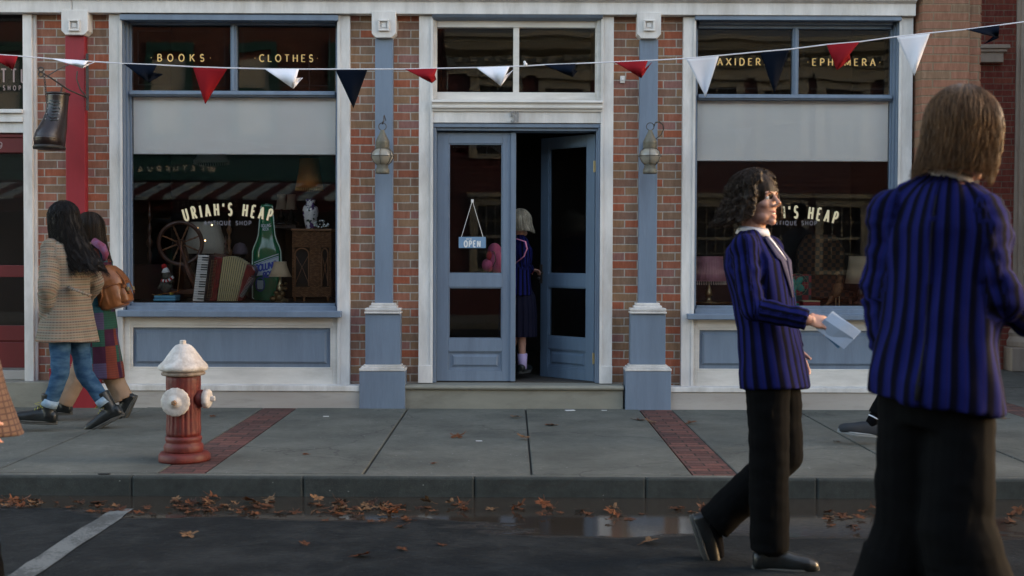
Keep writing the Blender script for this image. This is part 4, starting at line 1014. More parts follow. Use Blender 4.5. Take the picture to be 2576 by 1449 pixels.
# bracket: plate on the red column, arm to the left, scrolls
mb = MB(); ycol = 10.785 - 10.45
mb.box(*[bl(183, 0)[0], bl(190, 0)[0]], ycol - .014, ycol - .001, (300 - 267) * sc, (300 - 120) * sc); mb.build('back_plate', MAT_IRON, bs, bevel=.002)
mb = MB(); yo = ycol - .02
mb.tube([bl(186, 212 + 22, yo), bl(160, 222, .14), bl(126, 196, .03), bl(104, 182, 0)], .009, 8, flat=.7)
mb.tube([bl(186, 135, yo), bl(160, 150, .20), bl(135, 172, .10), bl(118, 190, .03)], .010, 8, flat=.5)
mb.tube([bl(186, 233, yo), bl(176, 215, .25), bl(170, 190, .22), bl(172, 170, .22)], .006, 6)
for cz in (176, 188): mb.tube([bl(104 + 6 * math.cos(t), cz + 6 * math.sin(t), 0) for t in [i * math.pi / 8 for i in range(17)]], .006, 6, flat=1.6)
mb.build('bracket_arm', MAT_IRON, bs)
def chain(name, a, b, par, ln=.026, r=.0032, mat=MAT_IRON):
    a, b = Vector(a), Vector(b); d = b - a; n = max(2, int(d.length / (ln * .74))); mb = MB()
    q = d.to_track_quat('Z', 'Y').to_matrix()
    for i in range(n):
        c = a + d * (i + .5) / n; ang = (i % 2) * math.pi / 2
        mb.tube([c + q @ Vector((ln * .32 * math.sin(t) * math.cos(ang), ln * .32 * math.sin(t) * math.sin(ang), ln * .5 * math.cos(t))) for t in [k * math.pi / 6 for k in range(13)]], r, 5, caps=False)
    return mb.build(name, mat, par)
chain('chain', bl(112, 190, 0), bl(121, 262, -.02), bs); chain('chain', bl(146, 215, .10), bl(146, 238, .05), bs, .022)

# ================================================================ bunting
MAT_FR = M('red_pennant_cloth', (.20, .010, .014), .75, .05, bump=.1, spec=.04); MAT_FW = M('white_pennant_cloth', (.70, .70, .74), .75, .04, bump=.1, spec=.04); MAT_FN = M('navy_pennant_cloth', (.0025, .005, .011), .75, .05, bump=.1, spec=.04)
YS = 8.0
bu = empty('bunting', 'string of red, white and navy pennants hung across the shop front', 'bunting', (0, 0, 0))
sp = [(-60, 134), (0, 138), (48, 141), (130, 148), (235, 155), (310, 160), (395, 163), (485, 168), (573, 171), (665, 173), (755, 174), (843, 174), (925, 174), (1018, 174), (1100, 172), (1200, 170), (1290, 167), (1322, 166), (1370, 163), (1450, 160), (1545, 156), (1640, 152), (1727, 147), (1807, 140), (1915, 130), (1985, 124), (2080, 112), (2163, 105), (2257, 92), (2338, 83), (2430, 74), (2515, 63), (2576, 55), (2700, 34)]
mb = MB(); mb.tube([W(u, v, YS) for u, v in sp], .0042, 6)
k = W(1322, 162, YS)
mb.ell(k, .012, None, 8, 6); mb.ell(k + Vector((-.006, 0, .014)), (.008, .006, .009), None, 8, 6); mb.build('cord', MAT_FW, bu)
def sv(u):
    for (a, b), (c, d) in zip(sp, sp[1:]):
        if a <= u <= c: return b + (d - b) * (u - a) / (c - a)
def pennant(u0, u1, tip, mat, flap=None, blow=0.0, name='pennant'):
    """cloth triangle; the body falls to `tip`; an optional flap folds towards `flap` px"""
    mb = MB(); n = 12; sc = YS / FPX
    A, B = Vector((u0, sv(u0))), Vector((u1, sv(u1))); T = Vector(tip)
    full = 100
    def pt(a, b):   # a across 0..1, b down 0..1
        top = A.lerp(B, a); p = top.lerp(T, b)
        ln = (T - A.lerp(B, .5)).length
        slack = max(0, 1 - ln / full)
        y = YS - blow * b * b * .12 - .03 * math.sin(a * 3.1 + u0) * b - slack * .09 * math.sin(b * math.pi) + .012 * math.sin(7 * a + u0) * b
        return W(p.x, p.y, y)
    grid = [[mb.v(pt(i / (n - j) if n > j else .5, j / n)) for i in range(n - j + 1)] for j in range(n + 1)]
    for j in range(n):
        for i in range(n - j):
            mb.f([grid[j][i], grid[j][i + 1], grid[j + 1][i]])
            if i < n - j - 1: mb.f([grid[j][i + 1], grid[j + 1][i + 1], grid[j + 1][i]])
    if flap:
        # folded-over point of the pennant, one cloth with the body
        F = Vector(flap); P0 = B.lerp(T, .45); m_ = 6
        def fp(a, b):
            e = P0.lerp(T, a); p = e.lerp(F, b); return W(p.x, p.y, YS + .012 + .05 * math.sin(b * 2.2) + .012 * math.sin(a * 5))
        g2 = [[mb.v(fp(i / (m_ - j) if m_ > j else .5, j / m_)) for i in range(m_ - j + 1)] for j in range(m_ + 1)]
        for j in range(m_):
            for i in range(m_ - j):
                mb.f([g2[j][i], g2[j][i + 1], g2[j + 1][i]])
                if i < m_ - j - 1: mb.f([g2[j][i + 1], g2[j + 1][i + 1], g2[j + 1][i]])
    o = mb.build(name, mat, bu, True); s_ = o.modifiers.new('s', 'SOLIDIFY'); s_.thickness = .0016
    mb2 = None
    return o
for a in ((-40, 45, (33, 176), MAT_FR, None), (130, 222, (207, 171), MAT_FW, (238, 157)), (310, 395, (374, 208), MAT_FN, (411, 187)), (485, 573, (516, 262), MAT_FR, None), (665, 752, (738, 223), MAT_FW, (762, 196)), (843, 925, (889, 272), MAT_FN, None), (1018, 1100, (1086, 209), MAT_FR, (1098, 200)), (1198, 1282, (1260, 216), MAT_FW, (1291, 176)), (1369, 1449, (1440, 194), MAT_FN, (1454, 178)), (1545, 1630, (1613, 196), MAT_FR, (1640, 157)), (1725, 1809, (1775, 244), MAT_FW, None), (1911, 1986, (1948, 235), MAT_FN, None), (2079, 2163, (2105, 176), MAT_FR, (2140, 150)), (2255, 2340, (2300, 191), MAT_FW, None), (2428, 2515, (2512, 96), MAT_FN, (2474, 112))):
    pennant(*a)

# ================================================================ OPEN sign on the closed leaf
yo = YT + .1 + .012; sc = yo / FPX
osn = empty('open_sign', 'blue OPEN sign hanging by a string inside the left door glass', 'sign', tuple(W(1188, 610, yo)))
MAT_OSB = M('light_blue_sign', (.17, .28, .42), .5, .05); MAT_OSW = M('white_sign_letter', (.72, .72, .70), .5, .03)
mb = MB(); mb.M = Matrix.Rotation(-.004, 4, 'Y'); mb.box(-34*sc, 34*sc, -.003, .003, -14*sc, 14*sc); mb.build('board', MAT_OSB, osn, bevel=.0015)
text_obj('lettering', 'OPEN', MAT_OSW, 0, -11*sc, -.0035, 15*sc, 3.4*sc, osn, total=40*sc, wscale=.66)
text_obj('lettering', "WE'RE", MAT_OSW, -8*sc, 7*sc, -.0035, 3.5*sc, .7*sc, osn, total=14*sc)
mb = MB()
mb.tube([(-28*sc, 0, 11*sc), (0, .002, 105*sc)], .0022, 5); mb.tube([(28*sc, 0, 11*sc), (0, .002, 105*sc)], .0022, 5); mb.build('string', MAT_OSW, osn)
mb = MB(); mb.box(-3*sc, 3*sc, -.004, .006, 100*sc, 108*sc); mb.tube([(0, -.004, 101*sc), (0, -.014, 100*sc), (0, -.014, 104*sc)], .003, 6); mb.build('adhesive_hook', MAT_OSW, osn, bevel=.001)

# ================================================================ goods in the left window
PZ = PLAT['L']
def at(u, v, y): return W(u, v, y)
MAT_WOOD = M('turned_orange_wood', (.20, .085, .03), .35, .25, 12, (1, 1, .2), spec=.6)
MAT_DW = M('dark_walnut', (.075, .030, .016), .35, .3, 10, (1, 1, .2), spec=.6)
MAT_LINEN = M('cream_linen_shade', (.46, .42, .34), .9, .06, 20)
MAT_TAN = M('tan_paper_shade', (.50, .38, .24), .8, .05, 20)
MAT_BLK = M('black_lacquer', (.012, .012, .012), .3, .1)
MAT_IVORY = M('ivory_keys', (.72, .70, .66), .35, .03)
MAT_PEARL = M('red_pearl_celluloid', (.16, .010, .010), .25, .6, 22, dirt=(.08, .004, .004), dscale=18, dth=.5, spec=.7)
# spinning wheel
y = 11.42; sc = y / FPX; c = at(454, 612, y)
sw = empty('spinning_wheel', 'brown wooden spinning wheel with eight turned spokes behind the accordion', 'spinning wheel', (c.x, c.y, PZ))
H = c.z - PZ; Rw = 52 * sc
tl = Matrix.Rotation(.22, 3, 'Z')
def wp(a, r, d=0): return Vector((0, 0, H)) + tl @ Vector((r * math.cos(a), d, r * math.sin(a)))
mb = MB(); rings = []
for i in range(64):
    a = 2 * math.pi * i / 64
    rings.append([mb.v(wp(a, Rw + dx, dy)) for dx, dy in ((-.016, -.02), (.004, -.024), (.020, -.018), (.020, .018), (.004, .024), (-.016, .02))])
rings.append(rings[0]); mb.ring_skin(rings, False); mb.build('rim', MAT_DW, sw, True)
mb = MB(); mb.lathe([(.012, -.05), (.03, -.045), (.035, -.02), (.022, 0), (.035, .02), (.03, .045), (.012, .05)], (0, 0, H), 18, axis=tl @ Vector((0, 1, 0))); mb.build('hub', MAT_DW, sw, True)
for k in range(8):
    a = k * math.pi / 4 + .38; d = wp(a, 1) - Vector((0, 0, H)); mb = MB()
    mb.lathe([(.006, .03), (.009, .05), (.006, .06), (.009, .09), (.006, .12), (.011, .135), (.007, .15), (.006, Rw - .015)], (0, 0, H), 10, axis=d); mb.build('spoke', MAT_WOOD, sw, True)
mb = MB()
mb.tube([(.0, .07, H + .03), (.06, .07, H * .55), (.13, .08, .1)], [.02, .022, .026], 10); mb.tube([(.0, -.07, H + .03), (.09, -.07, H * .5), (.15, -.05, .1)], [.016, .018, .02], 10)
mb.box(-.12, .32, -.10, .12, .06, .10); mb.tube([(-.08, 0, .08), (-.14, 0, 0)], .016, 8); mb.tube([(.28, -.07, .08), (.32, -.08, 0)], .016, 8); mb.tube([(.28, .07, .08), (.32, .08, 0)], .016, 8)
mb.build('stand', MAT_DW, sw, bevel=.004)
mb = MB(); mb.tube([(.04, -.11, H + .02), (.02, -.12, .2), (-.0, -.12, .06)], .005, 8); mb.build('treadle_rod', MAT_WOOD, sw)
# pleated table lamp behind the wheel
def lampshade(name, label, u0, u1, vt, b0, b1, vb, y, mat, pleats=0, cat='lampshade', fringe=None, stand=None, group=None, zfloor=PZ, sy=.9):
    c = at((b0 + b1) / 2, vb, y); sc = y / FPX; h = (vb - vt) * sc; rt, rb = (u1 - u0) / 2 * sc, (b1 - b0) / 2 * sc
    L_ = empty(name, label, cat, (c.x, c.y, c.z), group=group)
    mb = MB(); f_ = (lambda k, i, a: .02 * math.cos(a * pleats)) if pleats else None
    mb.lathe([(rb, 0), (rb * .72 + rt * .28 - .004, h * .3), (rb * .3 + rt * .7 - .005, h * .7), (rt, h)], (0, 0, 0), max(28, pleats * 3 if pleats else 28), flute=f_, caps=False)
    o = mb.build('shade', mat, L_, True); s_ = o.modifiers.new('s', 'SOLIDIFY'); s_.thickness = .003
    mb = MB(); 
    for r_, z in ((rb, 0), (rt, h)): mb.tube([(r_ * math.cos(t), r_ * math.sin(t), z) for t in [i * math.pi / 16 for i in range(33)]], .004, 5)
    mb.build('rim_band', mat, L_)
    if stand:
        mb = MB(); zz = zfloor - c.z
        mb.lathe([(.07, zz), (.07, zz + .02), (.03, zz + .04), (.018, zz + .08), (.035, zz * .6), (.03, zz * .45), (.012, zz * .2), (.010, h * .6)], n=20); mb.build('base', stand, L_, True)
    if fringe:
        mb = MB()
        for i in range(44):
            a = 2 * math.pi * i / 44; mb.lathe([(.001, 0), (.0035, -.008), (.0018, -.013), (.006, -.030), (.001, -.034)], (rb * math.cos(a), rb * math.sin(a), -.002), 6)
        mb.build('tassel_fringe', fringe, L_)
    return L_
lampshade('table_lamp', 'wide pleated cream lamp behind the spinning wheel', 480, 551, 560, 458, 574, 637, 11.95, MAT_LINEN, 26, 'lamp', stand=MAT_DW)
lampshade('table_lamp', 'small plain tan lamp in front of the green bottle', 689, 720, 659, 677, 732, 695, 11.16, MAT_TAN, 0, 'lamp', stand=MAT_BRASS)
lampshade('hanging_lampshade', 'orange cloth lampshade hanging at the top right of the left window', 756, 803, 401, 744, 812, 470, 11.5, M('orange_silk_shade', (.34, .13, .03), .8, .15, 10, dirt=(.5, .2, .04), dscale=4), 12, 'lampshade', fringe=M('ochre_fringe', (.45, .26, .07), .8))
mb = MB(); c = at(778, 401, 11.5); mb.tube([c, c + Vector((0, 0, .9))], .004, 6); tag(mb.build('ceiling_flex', MAT_BLK), 'dark flex holding the orange lampshade', 'cable')
L_ = lampshade('hanging_lampshade', 'white glass shade with beaded rim showing below the left blind', 500, 560, 375, 489, 576, 404, 11.55, M('milk_glass', (.50, .55, .55), .2, .05), 0, 'lampshade', fringe=M('grey_beads', (.35, .35, .33), .4))
for (u, lab) in ((708, 'small cream lamp on the back shelf, nearer the bottle neck'), (733, 'small cream lamp on the back shelf, nearer the flowered vase')):
    lampshade('table_lamp', lab, u - 10, u + 10, 490, u - 15, u + 15, 526, 12.15, MAT_LINEN, 0, 'lamp', stand=MAT_BLK, zfloor=at(u, 566, 12.15).z, group=None)
# back shelf carrying them
p0, p1 = at(686, 566, 12.0), at(760, 566, 12.3); mb = MB(); mb.box(p0.x, p1.x, 11.95, 12.5, p0.z - .03, p0.z - .001); mb.box(p0.x, p0.x + .03, 11.96, 12.5, PZ, p0.z - .031); mb.box(p1.x - .03, p1.x, 11.96, 12.5, PZ, p0.z - .031)
tag(mb.build('back_shelf', MAT_DWOOD), 'dark shelf holding two small lamps at the back of the window', 'shelf')
# turned posts
def turned(name, label, u, vt, vb, y, rad, mat, cat):
    c = at(u, vb, y); h = (vb - vt) * y / FPX; mb = MB(); prof = [(rad * 1.6, 0), (rad * 1.6, .02)]; n = 14
    for i in range(n):
        t = i / n; r_ = rad * (1.5 if i % 4 == 0 else .8 if i % 4 == 1 else 1.05 if i % 4 == 2 else .7) * (1 - .35 * t)
        prof += [(r_, .03 + t * (h - .06)), (r_ * (.75 if i % 2 else 1.1), .03 + (t + .5 / n) * (h - .06))]
    prof += [(rad * .3, h)]
    mb.lathe(prof, tuple(c), 14); tag(mb.build(name, mat, None, True), label, cat)
turned('turned_post', 'tall dark turned bedpost at the left edge of the left window', 377, 508, 757, 11.75, .024, MAT_DW, 'post')
turned('turned_post', 'orange turned wooden post behind the accordion', 577, 548, 757, 12.0, .022, MAT_WOOD, 'post')
for u in (533, 568): turned('candlestick', 'dark carved finial standing %s behind the accordion' % ('left of its twin' if u == 533 else 'beside the orange post'), u, 600 if u == 533 else 594, 700, 11.85, .013, MAT_DW, 'finial')
# accordion
y = 11.18; sc = y / FPX
ac = empty('accordion', 'red pearl accordion with piano keys and cream bellows fanned open', 'accordion', tuple(at(560, 758, y)))
org = Vector(at(560, 758, y))
def A_(u, v, d=0.0): return Vector(at(u, v, y)) - org + Vector((0, d, 0))
def slab(name, pts, d0, d1, mat, bev=.003):
    mb = MB(); a = [mb.v(A_(u, v, d0)) for u, v in pts]; b = [mb.v(A_(u, v, d1)) for u, v in pts]
    mb.f(a); mb.f(b[::-1])
    for i in range(len(a)): mb.f([a[i-1], a[i], b[i], b[i-1]])
    return mb.build(name, mat, ac, bevel=bev)
slab('keyboard_body', [(497, 640), (535, 642), (516, 757), (484, 757)], .012, .10, MAT_BLK)
def kb(a, b):   # a: 0 left..1 right ; b: 0 top..1 bottom
    u0, v0, u1, v1 = 499, 641, 485, 757
    return (u0 + (u1 - u0) * b + a * (27 - 0 * b) , v0 + (v1 - v0) * b + a * 1.0)
mb = MB(); nk = 19
for i in range(nk):
    q = [kb(0, (i + .06) / nk), kb(1, (i + .06) / nk), kb(1, (i + .94) / nk), kb(0, (i + .94) / nk)]
    a = [mb.v(A_(u, v, -.004)) for u, v in q]; b = [mb.v(A_(u, v, .011)) for u, v in q]
    mb.f(a); mb.f(b[::-1])
    for j in range(4): mb.f([a[j-1], a[j], b[j], b[j-1]])
o = mb.build('white_keys', MAT_IVORY, ac); o['kind'] = 'stuff'
mb = MB()
for i in range(1, nk):
    if i % 7 in (0, 3): continue
    q = [kb(.42, (i - .22) / nk), kb(1, (i - .22) / nk), kb(1, (i + .22) / nk), kb(.42, (i + .22) / nk)]
    a = [mb.v(A_(u, v, -.013)) for u, v in q]; b = [mb.v(A_(u, v, -.0045)) for u, v in q]
    mb.f(a); mb.f(b[::-1])
    for j in range(4): mb.f([a[j-1], a[j], b[j], b[j-1]])
o = mb.build('black_keys', MAT_BLK, ac); o['kind'] = 'stuff'
slab('treble_grille', [(528, 641), (547, 645), (533, 755), (516, 757)], -.012, .12, M('brown_grille', (.03, .012, .01), .35, .3, 30))
slab('treble_body', [(541, 645), (561, 647), (546, 757), (528, 757)], -.02, .16, MAT_PEARL, .008)
mb = MB()
for i in range(26):
    t = i / 25; a = A_(531 - 12 * t + 3, 655 + 92 * t, -.016); b = A_(547 - 14 * t, 656 + 92 * t, -.024); mb.tube([a, b], .0012, 4)
for e in (0, 1):
    mb.tube([A_(534 - 12 * 0, 653, -.016) if e == 0 else A_(547, 653, -.024), A_(522, 749, -.016) if e == 0 else A_(533, 749, -.024)], .0018, 4)
mb.build('grille_bars', MAT_BRASS, ac)
# fanned bellows: thin folded leaves
mbs = {0: MB(), 1: MB()}
nf = 11
tops = [(561 + (622 - 561) * i / nf, 650 + 16 * (i / nf) ** 1.7 - 6 * math.sin(math.pi * i / nf)) for i in range(nf + 1)]
bots = [(546 + (600 - 546) * i / nf, 757) for i in range(nf + 1)]
MAT_BEL = M('olive_cream_bellows', (.80, .72, .46), .6, .08, 12); MAT_BELD = M('navy_bellows_edge', (.015, .015, .03), .6)
mb = MB()
for i in range(nf):
    for (a0, a1, d0, d1) in ((0, .5, .0, -.028), (.5, 1, -.028, .0)):
        tl_ = [tops[i][0] + (tops[i+1][0] - tops[i][0]) * a for a in (a0, a1)]; tv_ = [tops[i][1] + (tops[i+1][1] - tops[i][1]) * a + (-3 if (a == .5) else 0) for a in (a0, a1)]
        bl_ = [bots[i][0] + (bots[i+1][0] - bots[i][0]) * a for a in (a0, a1)]
        mb.mi = 0 if a0 == 0 else 0
        mb.quad(A_(tl_[0], tv_[0], d0), A_(tl_[1], tv_[1], d1), A_(bl_[1], 757, d1), A_(bl_[0], 757, d0))
        mb.quad(A_(tl_[0], tv_[0], d0), A_(tl_[1], tv_[1], d1), A_(tl_[1], tv_[1], .14), A_(tl_[0], tv_[0], .14))
mb.build('bellows', MAT_BEL, ac)
mb = MB()
for i in range(nf + 1): mb.tube([A_(tops[i][0], tops[i][1] - .5, -.006), A_(bots[i][0], 756.5, -.006)], .0020, 5)
mb.build('bellows_folds', MAT_BELD, ac)
slab('bass_body', [(622, 664), (636, 668), (643, 682), (610, 757), (594, 757)], -.02, .15, MAT_PEARL, .008)
slab('bass_panel', [(630, 706), (634, 692), (642, 694), (612, 748), (604, 744)], -.026, -.019, MAT_BLK)
mb = MB()
for i in range(17):
    for j in range(4):
        t = i / 16; mb.ell(A_(606 + 24 * t + j * 2.6 - .5, 745 - 48 * t + j * 1.1, -.030), .0026, None, 6, 4)
o = mb.build('bass_buttons', MAT_IVORY, ac); o['kind'] = 'stuff'
slab('shoulder_strap', [(536, 636), (560, 640), (575, 645), (560, 649), (534, 645)], .03, .11, MAT_DW)
# green bottle
m, nt = new_mat('green_bottle_glass'); o_ = nd(nt, 'TexCoord', out=3)
MAT_GRN = finish(m, nt, (.006, .13, .055), .12, spec=.8)
y = 11.5; sc = y / FPX; c = at(671.5, 757, y)
bt = empty('giant_bottle', 'giant green beer bottle with blue and white label and neon edge', 'bottle', tuple(c))
prof = [(30, 0), (34, 3), (35, 8), (35, 110), (34.5, 124), (31, 136), (24, 152), (20, 166), (18, 185), (16.5, 205), (14.5, 222), (13.5, 232), (15.5, 234), (15.5, 242), (12, 243.5), (.5, 244)]
mb = MB(); mb.lathe([(r_ * sc, h * sc) for r_, h in prof], (0, 0, 0), 40, sy=.45); mb.build('body', MAT_GRN, bt, True)
mb = MB()
for sg in (-1, 1): mb.tube([((r_ + 1) * sc * sg, -.01, h * sc) for r_, h in prof[2:12]], .0045, 6)
mb.tube([((-35 + 70 * i / 10) * sc, -.02, (3 if 0 < i < 10 else 8) * sc) for i in range(11)], .0045, 6)
mb.tube([(15 * sc * math.cos(t), -.01, (234 + 9 * math.sin(t)) * sc) for t in [i * math.pi / 12 for i in range(13)]], .0045, 6)
mb.build('neon_tube', M('pale_neon_tube', (.62, .80, .68), .3, .03), bt)
MAT_LBL = M('pale_label', (.42, .52, .56), .5, .06); MAT_LBB = M('label_blue_ink', (.02, .05, .33), .5, .04)
def bsurf(px, pz):   # point on the front of the bottle, px/pz in photo px from its base centre
    r_ = 35
    for (r0, h0), (r1, h1) in zip(prof, prof[1:]):
        if h0 <= pz <= h1: r_ = r0 + (r1 - r0) * (pz - h0) / max(1e-6, h1 - h0)
    q = max(-.98, min(.98, px / r_)); return Vector((px * sc, -r_ * sc * .45 * math.sqrt(1 - q * q), pz * sc))
def label_patch(name, poly_lo, poly_hi, mat, d, par, n=20):
    mb = MB(); rows = 6; g = []
    for j in range(rows + 1):
        g.append([mb.v(bsurf(*(Vector(poly_lo(i / n)).lerp(Vector(poly_hi(i / n)), j / rows))) + Vector((0, -d, 0))) for i in range(n + 1)])
    for j in range(rows):
        for i in range(n): mb.f([g[j][i], g[j][i+1], g[j+1][i+1], g[j+1][i]])
    return mb.build(name, mat, par)
label_patch('label', lambda t: (-31 + 62 * t, 62 + 8 * t), lambda t: (-31 + 62 * t, 92 + 22 * t), MAT_LBL, .001, bt)
label_patch('label_stripe', lambda t: (-31 + 62 * t, 95 + 22 * t), lambda t: (-31 + 62 * t, 97.5 + 22 * t), MAT_LBL, .001, bt)
label_patch('label_stripe', lambda t: (-31 + 62 * t, 89 + 22 * t), lambda t: (-31 + 62 * t, 90 + 22 * t), MAT_LBB, .002, bt)
def btext(s_, cx, zb, h, st, tot, slope, mat):
    mb = MB(); text_mesh(mb, s_, lambda px, pz, d: bsurf((px / sc + cx), zb + pz / sc + slope * (px / sc)) + Vector((0, -.002 - d, 0)), h * sc, st * sc, total=tot * sc, wscale=.8)
    return mb.build('lettering', mat, bt)
btext('ROLLING', 0, 79, 16, 4.2, 52, .22, MAT_LBB); btext('ROCK', 10, 61, 14, 3.8, 32, .22, MAT_LBB)
btext('ROLLING', -1, 186, 7, 1.3, 24, .06, MAT_LBL); btext('ROCK', -1, 177, 7, 1.3, 15, .06, MAT_LBL)
mb = MB()
ring = [bsurf(-14 + 11 * math.cos(t), 42 + 17 * math.sin(t)) + Vector((0, -.003, 0)) for t in [i * math.pi / 16 for i in range(33)]]
mb.tube(ring, .006, 5); mb.build('horseshoe_emblem', MAT_LBB, bt)
label_patch('label_oval', lambda t: (-22 + 16 * t, 30 - 0 * t), lambda t: (-22 + 16 * t, 52), MAT_LBL, .001, bt, 8)
# bronze figure under the small lamp
mb = MB(); c = at(702, 757, 11.1)
for (du, dv, r_) in ((0, 8, 10), (-14, 5, 9), (9, 18, 7), (14, 30, 6), (6, 38, 5), (-6, 20, 7), (16, 42, 4)): mb.ell((c.x + du * sc, c.y, c.z + dv * sc), (r_ * sc, .03, r_ * sc * .9), None, 10, 7)
tag(mb.build('bronze_figure', M('dull_bronze', (.16, .10, .04), .4, .4, 30, metal=.6), None, True), 'small bronze animal figure at the foot of the green bottle', 'figure')
# wicker cabinet
MAT_WICK = brick_mat('woven_wicker', [(.30,.14,.055), (.24,.11,.045), (.36,.18,.08), (.20,.09,.04)], (.05, .022, .01), bh=.008, bw=.022, joint=.0012, mbump=.8, rough=.6)
y = 11.35; x0, x1 = at(735, 700, y).x, at(833, 700, y).x; zt_ = at(780, 581, y).z
wc = empty('wicker_cabinet', 'tall woven wicker cabinet with arched doors, under the flowered vase', 'cabinet', (0, 0, 0))
mb = MB(); xm = x0 + (x1 - x0) * .45; xn_ = x0 + (x1 - x0) * .74
zA, zB = at(780, 622, y).z, at(780, 722, y).z
mb.box(x0, x1, y, y + .5, zA, zt_); mb.box(x0, x1, y, y + .5, PZ + .04, zB); mb.box(xm, xn_, y - .006, y + .5, zB + .0005, zA - .0005); mb.box(x0, x0 + .02, y + .002, y + .5, zB, zA); mb.box(x1 - .02, x1, y + .002, y + .5, zB, zA)
mb.build('carcass', MAT_WICK, wc)
mb = MB(); mb.box(x0 - .008, x1 + .008, y - .02, y + .52, zt_ + .001, zt_ + .02); mb.build('top', MAT_WOOD, wc, bevel=.004)
for a, b in ((x0 + .02, xm), (xn_, x1 - .02)):
    dr = MB(); m_ = (a + b) / 2; hw = (b - a) / 2 - .008
    dr.tube([(m_ - hw, y - .004, zB + .01)] + [(m_ - hw * math.cos(t), y - .004, zA - .03 - .03 + .05 * math.sin(t)) for t in [i * math.pi / 10 for i in range(11)]] + [(m_ + hw, y - .004, zB + .01)], .006, 6)
    for sgn in (-1, 1): dr.tube([(m_ - sgn * hw, y, zB + .03), (m_, y, (zA + zB) / 2), (m_ - sgn * hw, y, zA - .07)], .003, 5)
    dr.build('arched_door', MAT_WOOD, wc)
mb = MB(); mb.box(x0 + .02, x1 - .02, y + .06, y + .07, zB, zA); mb.build('back_panel', MAT_DARK, wc)
for a in (x0 + .02, x0 + .3 * (x1 - x0), x1 - .03):
    mb = MB(); mb.tube([(a, y + .02, PZ), (a, y + .02, PZ + .04)], .012, 8); mb.build('leg', MAT_WOOD, wc)
# vase
c = at(781, 569, 11.5); sc = 11.5 / FPX; zt2 = zt_ + .021
va = empty('flowered_vase', 'white vase painted with leaves and purple flowers on the wicker cabinet', 'vase', (c.x, 11.5, zt2))
hv = at(781, 503, 11.5).z - zt2
pr = [(11, 0), (12, 2), (13, 8), (19, 30), (20.5, 40), (18, 50), (12, 56), (11, 60), (12.5, 66)]
mb = MB(); mb.lathe([(r_ * sc, h / 66 * hv) for r_, h in pr], (0, 0, 0), 28)
m, nt = new_mat('painted_porcelain'); o_ = nd(nt, 'TexCoord', out=3)
v1 = nd(nt, 'TexVoronoi', {'Vector': o_, 'Scale': 38.0}); n1 = nd(nt, 'TexNoise', {'Vector': o_, 'Scale': 26.0, 'Detail': 3.0}); n2 = nd(nt, 'TexNoise', {'Vector': o_, 'Scale': 15.0})
cc = mixc(nt, ramp(nt, n1, [(.52, 0.0), (.55, 1.0)]), (.68, .66, .64), mixc(nt, ramp(nt, n2, [(.48, 0.0), (.52, 1.0)]), (.03, .06, .04), (.10, .04, .16)))
mb.build('body', finish(m, nt, cc, .15, spec=.7), va, True)
mb = MB(); mb.lathe([(12.6 * sc, hv), (13 * sc, hv + .006), (11 * sc, hv + .008)], (0, 0, 0), 28); mb.build('rim', M('cobalt_glaze', (.03, .02, .14), .2), va, True)
# beaded ornament beside the vase
mb = MB(); c = at(808, 563, 11.38); r3 = random.Random(5)
for i in range(90):
    a, b = r3.uniform(0, math.pi), r3.uniform(0, 6.28); rr3 = .05
    mb.ell((c.x + rr3 * 1.3 * math.cos(a), c.y + rr3 * .8 * math.sin(a) * math.cos(b), zt2 + .035 + rr3 * .8 * math.sin(a) * math.sin(b) * (1 if math.sin(b) > 0 else .6)), r3.uniform(.004, .008), None, 6, 4)
tag(mb.build('beaded_ornament', M('silver_beads', (.55, .55, .48), .15, .3, 80, metal=.8)), 'glittering beaded hedgehog-like ornament to the right of the vase', 'ornament')
# toy animal on skateboard on towels
y = 11.12; sc = y / FPX; c = at(419, 757, y)
MAT_TOW = M('sky_blue_towel', (.16, .42, .60), .95, .12, 20, bump=.8, bscale=90)
for k, (z0_, z1_, w_, lab) in enumerate(((0, .022, 28, 'lower folded light blue towel under the toy skateboard'), (.0235, .050, 26, 'upper folded light blue towel under the toy skateboard'))):
    mb = MB(); xx = w_ * sc
    mb.mould([(-.07 + c.y, c.z + z0_), (-.078 + c.y, c.z + (z0_ + z1_) / 2), (-.07 + c.y, c.z + z1_), (.09 + c.y, c.z + z1_), (.09 + c.y, c.z + z0_)], c.x - xx, c.x + xx + .008 * k)
    tag(mb.build('folded_towel', MAT_TOW, None, bevel=.006), lab, 'towel', 'folded towels in the left window')
sk = empty('toy_skateboard', 'orange and yellow toy skateboard tilted on the blue towels', 'skateboard', (c.x, c.y - .02, c.z + .066)); sk.rotation_euler = (0, -.16, 0)
mb = MB(); mb.tube([(-34*sc, 0, .012), (-28*sc, 0, 0), (28*sc, 0, 0), (36*sc, 0, .014)], [.02, .03, .03, .018], 12, flat=.12); mb.build('deck', M('orange_deck', (.55, .18, .02), .4, .2), sk, True)
for du in (-16, 14):
    for dy in (-.028, .028):
        mb = MB(); mb.lathe([(.009, -.006), (.011, 0), (.009, .006)], (du * sc, dy, -.009), 14, axis=(0, 1, 0)); mb.build('wheel', M('yellow_wheel', (.55, .42, .05), .4), sk, True)
ty = empty('stuffed_animal', 'grey furry toy animal in a red and white bobble hat and striped scarf', 'stuffed animal', (c.x, c.y - .01, c.z + .075))
MAT_FUR = M('grey_brown_fur', (.10, .085, .065), .95, .5, 60, bump=1.0, bscale=150)
